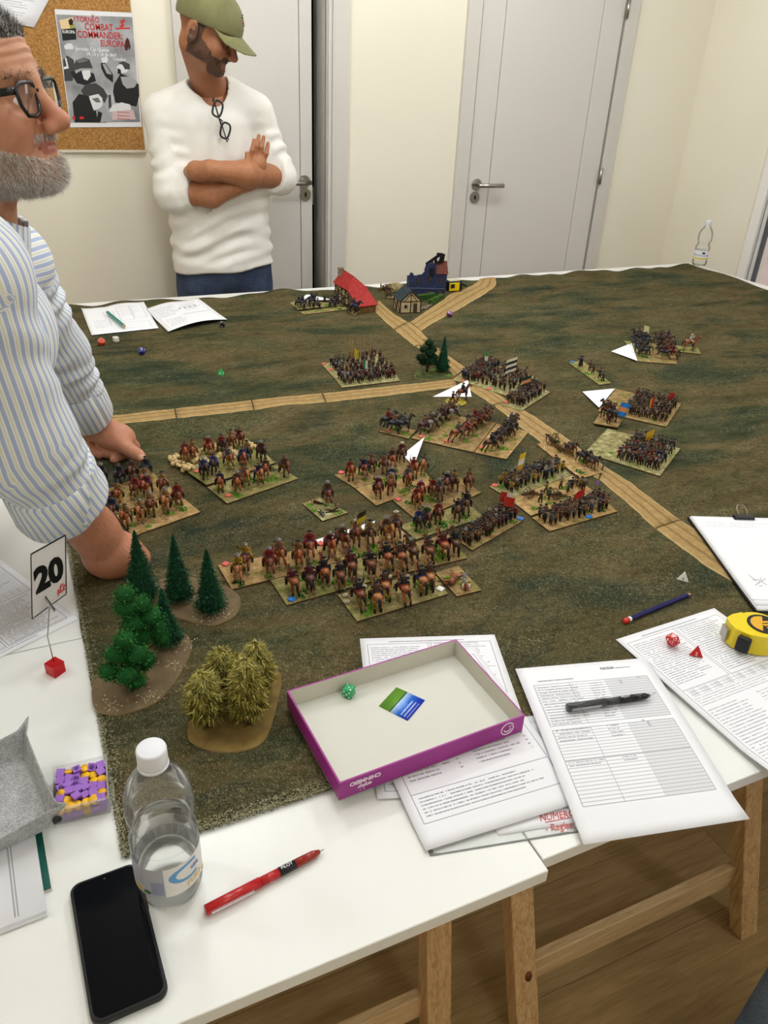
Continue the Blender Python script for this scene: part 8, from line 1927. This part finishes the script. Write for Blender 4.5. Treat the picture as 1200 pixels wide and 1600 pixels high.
    for (yy_, zz_, r_, m_) in ((-.006, .094, .007, 0), (.004, .100, .006, 0), (-.004, .080, .0085, 1), (.003, .074, .007, 1), (-.002, .066, .0065, 2), (-.008, .086, .005, 1)):
        xx_ = -.003 + .122 * math.sqrt(max(0, 1 - (yy_ / .094) ** 2 - ((zz_ - .036) / .106) ** 2)); b.ell((xx_, yy_, zz_), (.0016, r_, r_ * .8), m_, 10, 5, Matrix.Rotation(.45, 3, 'Y'))
    b.build('embroidery', [plain('thread_dark', (44, 36, 34), .8), plain('thread_red', (168, 62, 58), .8), plain('thread_pale', (196, 180, 140), .8)], cap, HM_)
    # shirt
    cR, cL = ER.lerp(q(330, 304, -.135), .52), EL.lerp(q(385, 272, -.17), .22); ref = (0, 1, 0)
    CH, WA, HE = q(330, 195, .02), q(340, 300, .02), q(350, 412, .02)
    limbs = [Limb(CH, WA, .118, .122, ref, (.002, .2), 1.62), Limb(WA, HE, .122, .128, ref, (.0045, .085), 1.58), Limb(q(285, 178, .03), q(370, 174, .02), .07, .07, ref, (0, 0), 1.0), Limb(SR, ER, .070, .066, ref, (.0048, .055)), Limb(ER, cR, .070, .058, ref, (.004, .04)), Limb(SL, EL, .070, .064, ref, (.0048, .055)), Limb(EL, cL, .064, .058, ref, (.003, .04)), Limb(q(306, 152, .03), SR, .066, .068, ref), Limb(q(356, 150, .03), SL, .066, .068, ref)]
    dR = V3(q(330, 304, -.135) - ER); dR /= np.linalg.norm(dR); dL = V3(q(385, 272, -.17) - EL); dL /= np.linalg.norm(dL); cRv, cLv = V3(cR), V3(cL); hem = V3(HE)
    def cut(P):
        nR = np.linalg.norm(P - cRv, axis=1) < .085; nL = np.linalg.norm(P - cLv, axis=1) < .085
        armRn = (P[:, 1] < 3.2 - .085)
        a = np.where(nR & armRn, (P - cRv) @ dR, -1); c = np.where(nL & armRn, (P - cLv) @ dL, -1)
        return np.maximum(np.maximum(a, c), (q(350, 418, 0).z + .06 * (P[:, 0] - .75) + .004 * np.sin(P[:, 0] * 30)) - P[:, 2])
    nk = union([cone(hn, nb, .064, .069), cone(nb, q(334, 148, -.06), .064, .040)], .02)
    def folds(P, d):
        # hanging drape folds over the belly and pulls towards the crossed arms
        zz, xx = P[:, 2], P[:, 0]; on = np.clip((1.10 - zz) / .06, 0, 1) * np.clip((zz - .80) / .05, 0, 1) * (P[:, 1] < 3.2)
        d = d + on * .0050 * np.sin((zz * 1.0 - .30 * (xx - .75)) * 2 * np.pi / .062 + 1.8 * np.sin(xx * 14)) * (.5 + .5 * np.sin(xx * 9 + 1))
        return smax(d, -nk(P), .005)
    V, Q, uv = cloth_mesh(limbs, .03, *bounds([SR, SL, ER, EL, cR, cL, CH, HE, q(330, 140, 0)], .17), .0062, cut, folds)
    sh = link('shirt', npmesh('shirt', V, Q, [M_white]), root)
    # button placket
    for k in range(3):
        b = MB(); p_ = q(337 + k * .5, 176 + k * 18, 0); yb_ = np.interp(p_.z, [1.1, 1.4], [3.2 - .125, 3.2 - .105]); b.ell((p_.x * .985, yb_, p_.z), (.0048, .002, .0048), 0, 10, 5); b.build('button', plain('shirt_button', (214, 208, 198), .4), sh)
    # reading glasses hung on the neckline
    g = thing('hanging_glasses', 'black reading glasses hanging from the neckline of the white shirt', 'glasses', q(345, 185, -.15))
    for (cx, cy, tw) in ((340, 170, -.45), (352, 204, -.45)):
        c0 = q(cx, cy, -.145); R_ = Matrix.Rotation(.36, 3, 'Y'); loop = [c0 + R_ @ Vector((.0165 * math.copysign(abs(math.cos(t)) ** .7, math.cos(t)), .003 * math.sin(t), .0255 * math.copysign(abs(math.sin(t)) ** .7, math.sin(t)))) for t in np.linspace(0, 2 * PI, 21)[:-1]]
        b = MB(); b.tube(loop + loop[:2], .0036, 7); b.build('rim', M_black, g)
        b = MB(); b.add(loop + [p + Vector((0, .0012, 0)) for p in loop], [tuple(range(20)), tuple(range(39, 19, -1))]); b.build('lens', M_lens, g)
    b = MB(); b.tube([q(344, 186, -.147), q(348, 190, -.147)], .0026, 7); b.build('bridge', M_black, g)
    b = MB(); b.tube([q(332, 158, -.145), q(333, 152, -.125), q(338, 170, -.115), q(347, 200, -.12)], [(.0035, .0018)] * 4, 7); b.build('temple', M_black, g)
    b = MB(); b.tube([q(357, 217, -.145), q(355, 222, -.13), q(345, 190, -.12)], [(.0035, .0018)] * 3, 7); b.build('temple', M_black, g)
    # jeans
    hp = q(352, 440, .03); tr = union([ellip(hp + Vector((0, 0, .06)), (.195, .125, .13))] + [cone(hp + Vector((s * .095, 0, -.02)), Vector((hp.x + s * .11, 3.22, .42)), .105, .072) for s in (-1, 1)] + [cone(Vector((hp.x + s * .11, 3.22, .42)), Vector((hp.x + s * .12, 3.24, .07)), .072, .06) for s in (-1, 1)], .03)
    V, Q = surface(lambda P: smax(tr(P), P[:, 2] - (hp.z + .125), .01), (hp.x - .32, 3.0, .05), (hp.x + .32, 3.45, 1.0), .008); jn = link('jeans', npmesh('jeans', V, Q, [M_jean]), root)
    shoes(root, ((hp.x - .12, 3.22), (hp.x + .12, 3.22)), -PI / 2)
man_white()

# ------------------------------------------------------------ bystander at the lower right corner, only a denim leg shows
def bystander():
    root = thing('person', 'person in blue jeans at the lower right corner, only one leg in view', 'person', (1.02, .16, 0))
    kx, ky = .905, .305
    hips = Vector((1.10, -.02, .90)); KN = Vector((.838, .272, .50)); FT = Vector((.885, .325, .08)); K2_ = Vector((1.22, .16, .48)); F2_ = Vector((1.25, .10, .08))
    tr = union([ellip(hips, (.17, .14, .13)), cone(hips + Vector((-.08, .02, -.02)), KN, .10, .074), cone(KN, FT, .072, .056), cone(hips + Vector((.08, 0, -.02)), K2_, .10, .074), cone(K2_, F2_, .072, .056)], .03)
    V, Q = surface(lambda P: smax(tr(P), P[:, 2] - 1.0, .01), (.75, -.25, .05), (1.45, .5, 1.05), .009); link('jeans', npmesh('jeans', V, Q, [M_jean3]), root)
    T = hips + Vector((.01, -.03, .0)); tor = union([cone(T + Vector((0, 0, .05)), T + Vector((0, 0, .40)), .13, .12), cone(T + Vector((-.13, 0, .46)), T + Vector((.13, 0, .46)), .075, .075), cone(T + Vector((-.17, 0, .46)), T + Vector((-.23, .02, .20)), .055, .048), cone(T + Vector((.17, 0, .46)), T + Vector((.23, .02, .20)), .055, .048)], .05)
    V, Q = surface(tor, T + Vector((-.35, -.2, -.1)), T + Vector((.35, .2, .62)), .012); link('jumper', npmesh('jumper', V, Q, [clothmat('dark_jumper', (60, 64, 76))]), root)
    hV, hQ = surface(head_sdf({'nx': -.03}), (-.14, -.11, -.22), (.15, .11, .15), .006); HM_ = Matrix.Translation(T + Vector((.02, .02, .70))) @ Matrix.Rotation(PI / 2, 4, 'Z'); V0 = apply(HM_, hV)
    ar = union([cone(T + Vector((s * .23, .02, .20)), T + Vector((s * .22, .12, -.02)), .042, .030) for s in (-1, 1)] + [ellip(T + Vector((s * .22, .15, -.07)), (.022, .035, .05)) for s in (-1, 1)] + [cone(T + Vector((s * .22, .16, -.10)), T + Vector((s * .215, .17, -.15)), .012, .008) for s in (-1, 1)], .015)
    V1, Q1 = surface(ar, T + Vector((-.32, -.08, -.2)), T + Vector((.32, .26, .28)), .008); sk = lin((198, 140, 110)); jV, jQ, jC = joinmesh([(V0, hQ, np.tile(sk, (len(V0), 1))), (V1, Q1, np.tile(sk, (len(V1), 1)))])
    link('body', npmesh('body', jV, jQ, [M_skin1], col=jC), root); hr = ellip((-.018, 0, .050), (.104, .084, .092)); V, Q = surface(lambda P: smax(hr(P), P[:, 0] * .9 - P[:, 2] + .0 - .01, .01), (-.14, -.11, -.08), (.12, .11, .16), .006); link('hair', npmesh('hair', apply(HM_, V), Q, [plain('bystander_hair', (52, 40, 30), .7)]), root)
    shoes(root, ((.915, .24), (1.25, .08)), PI / 2 + .35)
bystander()
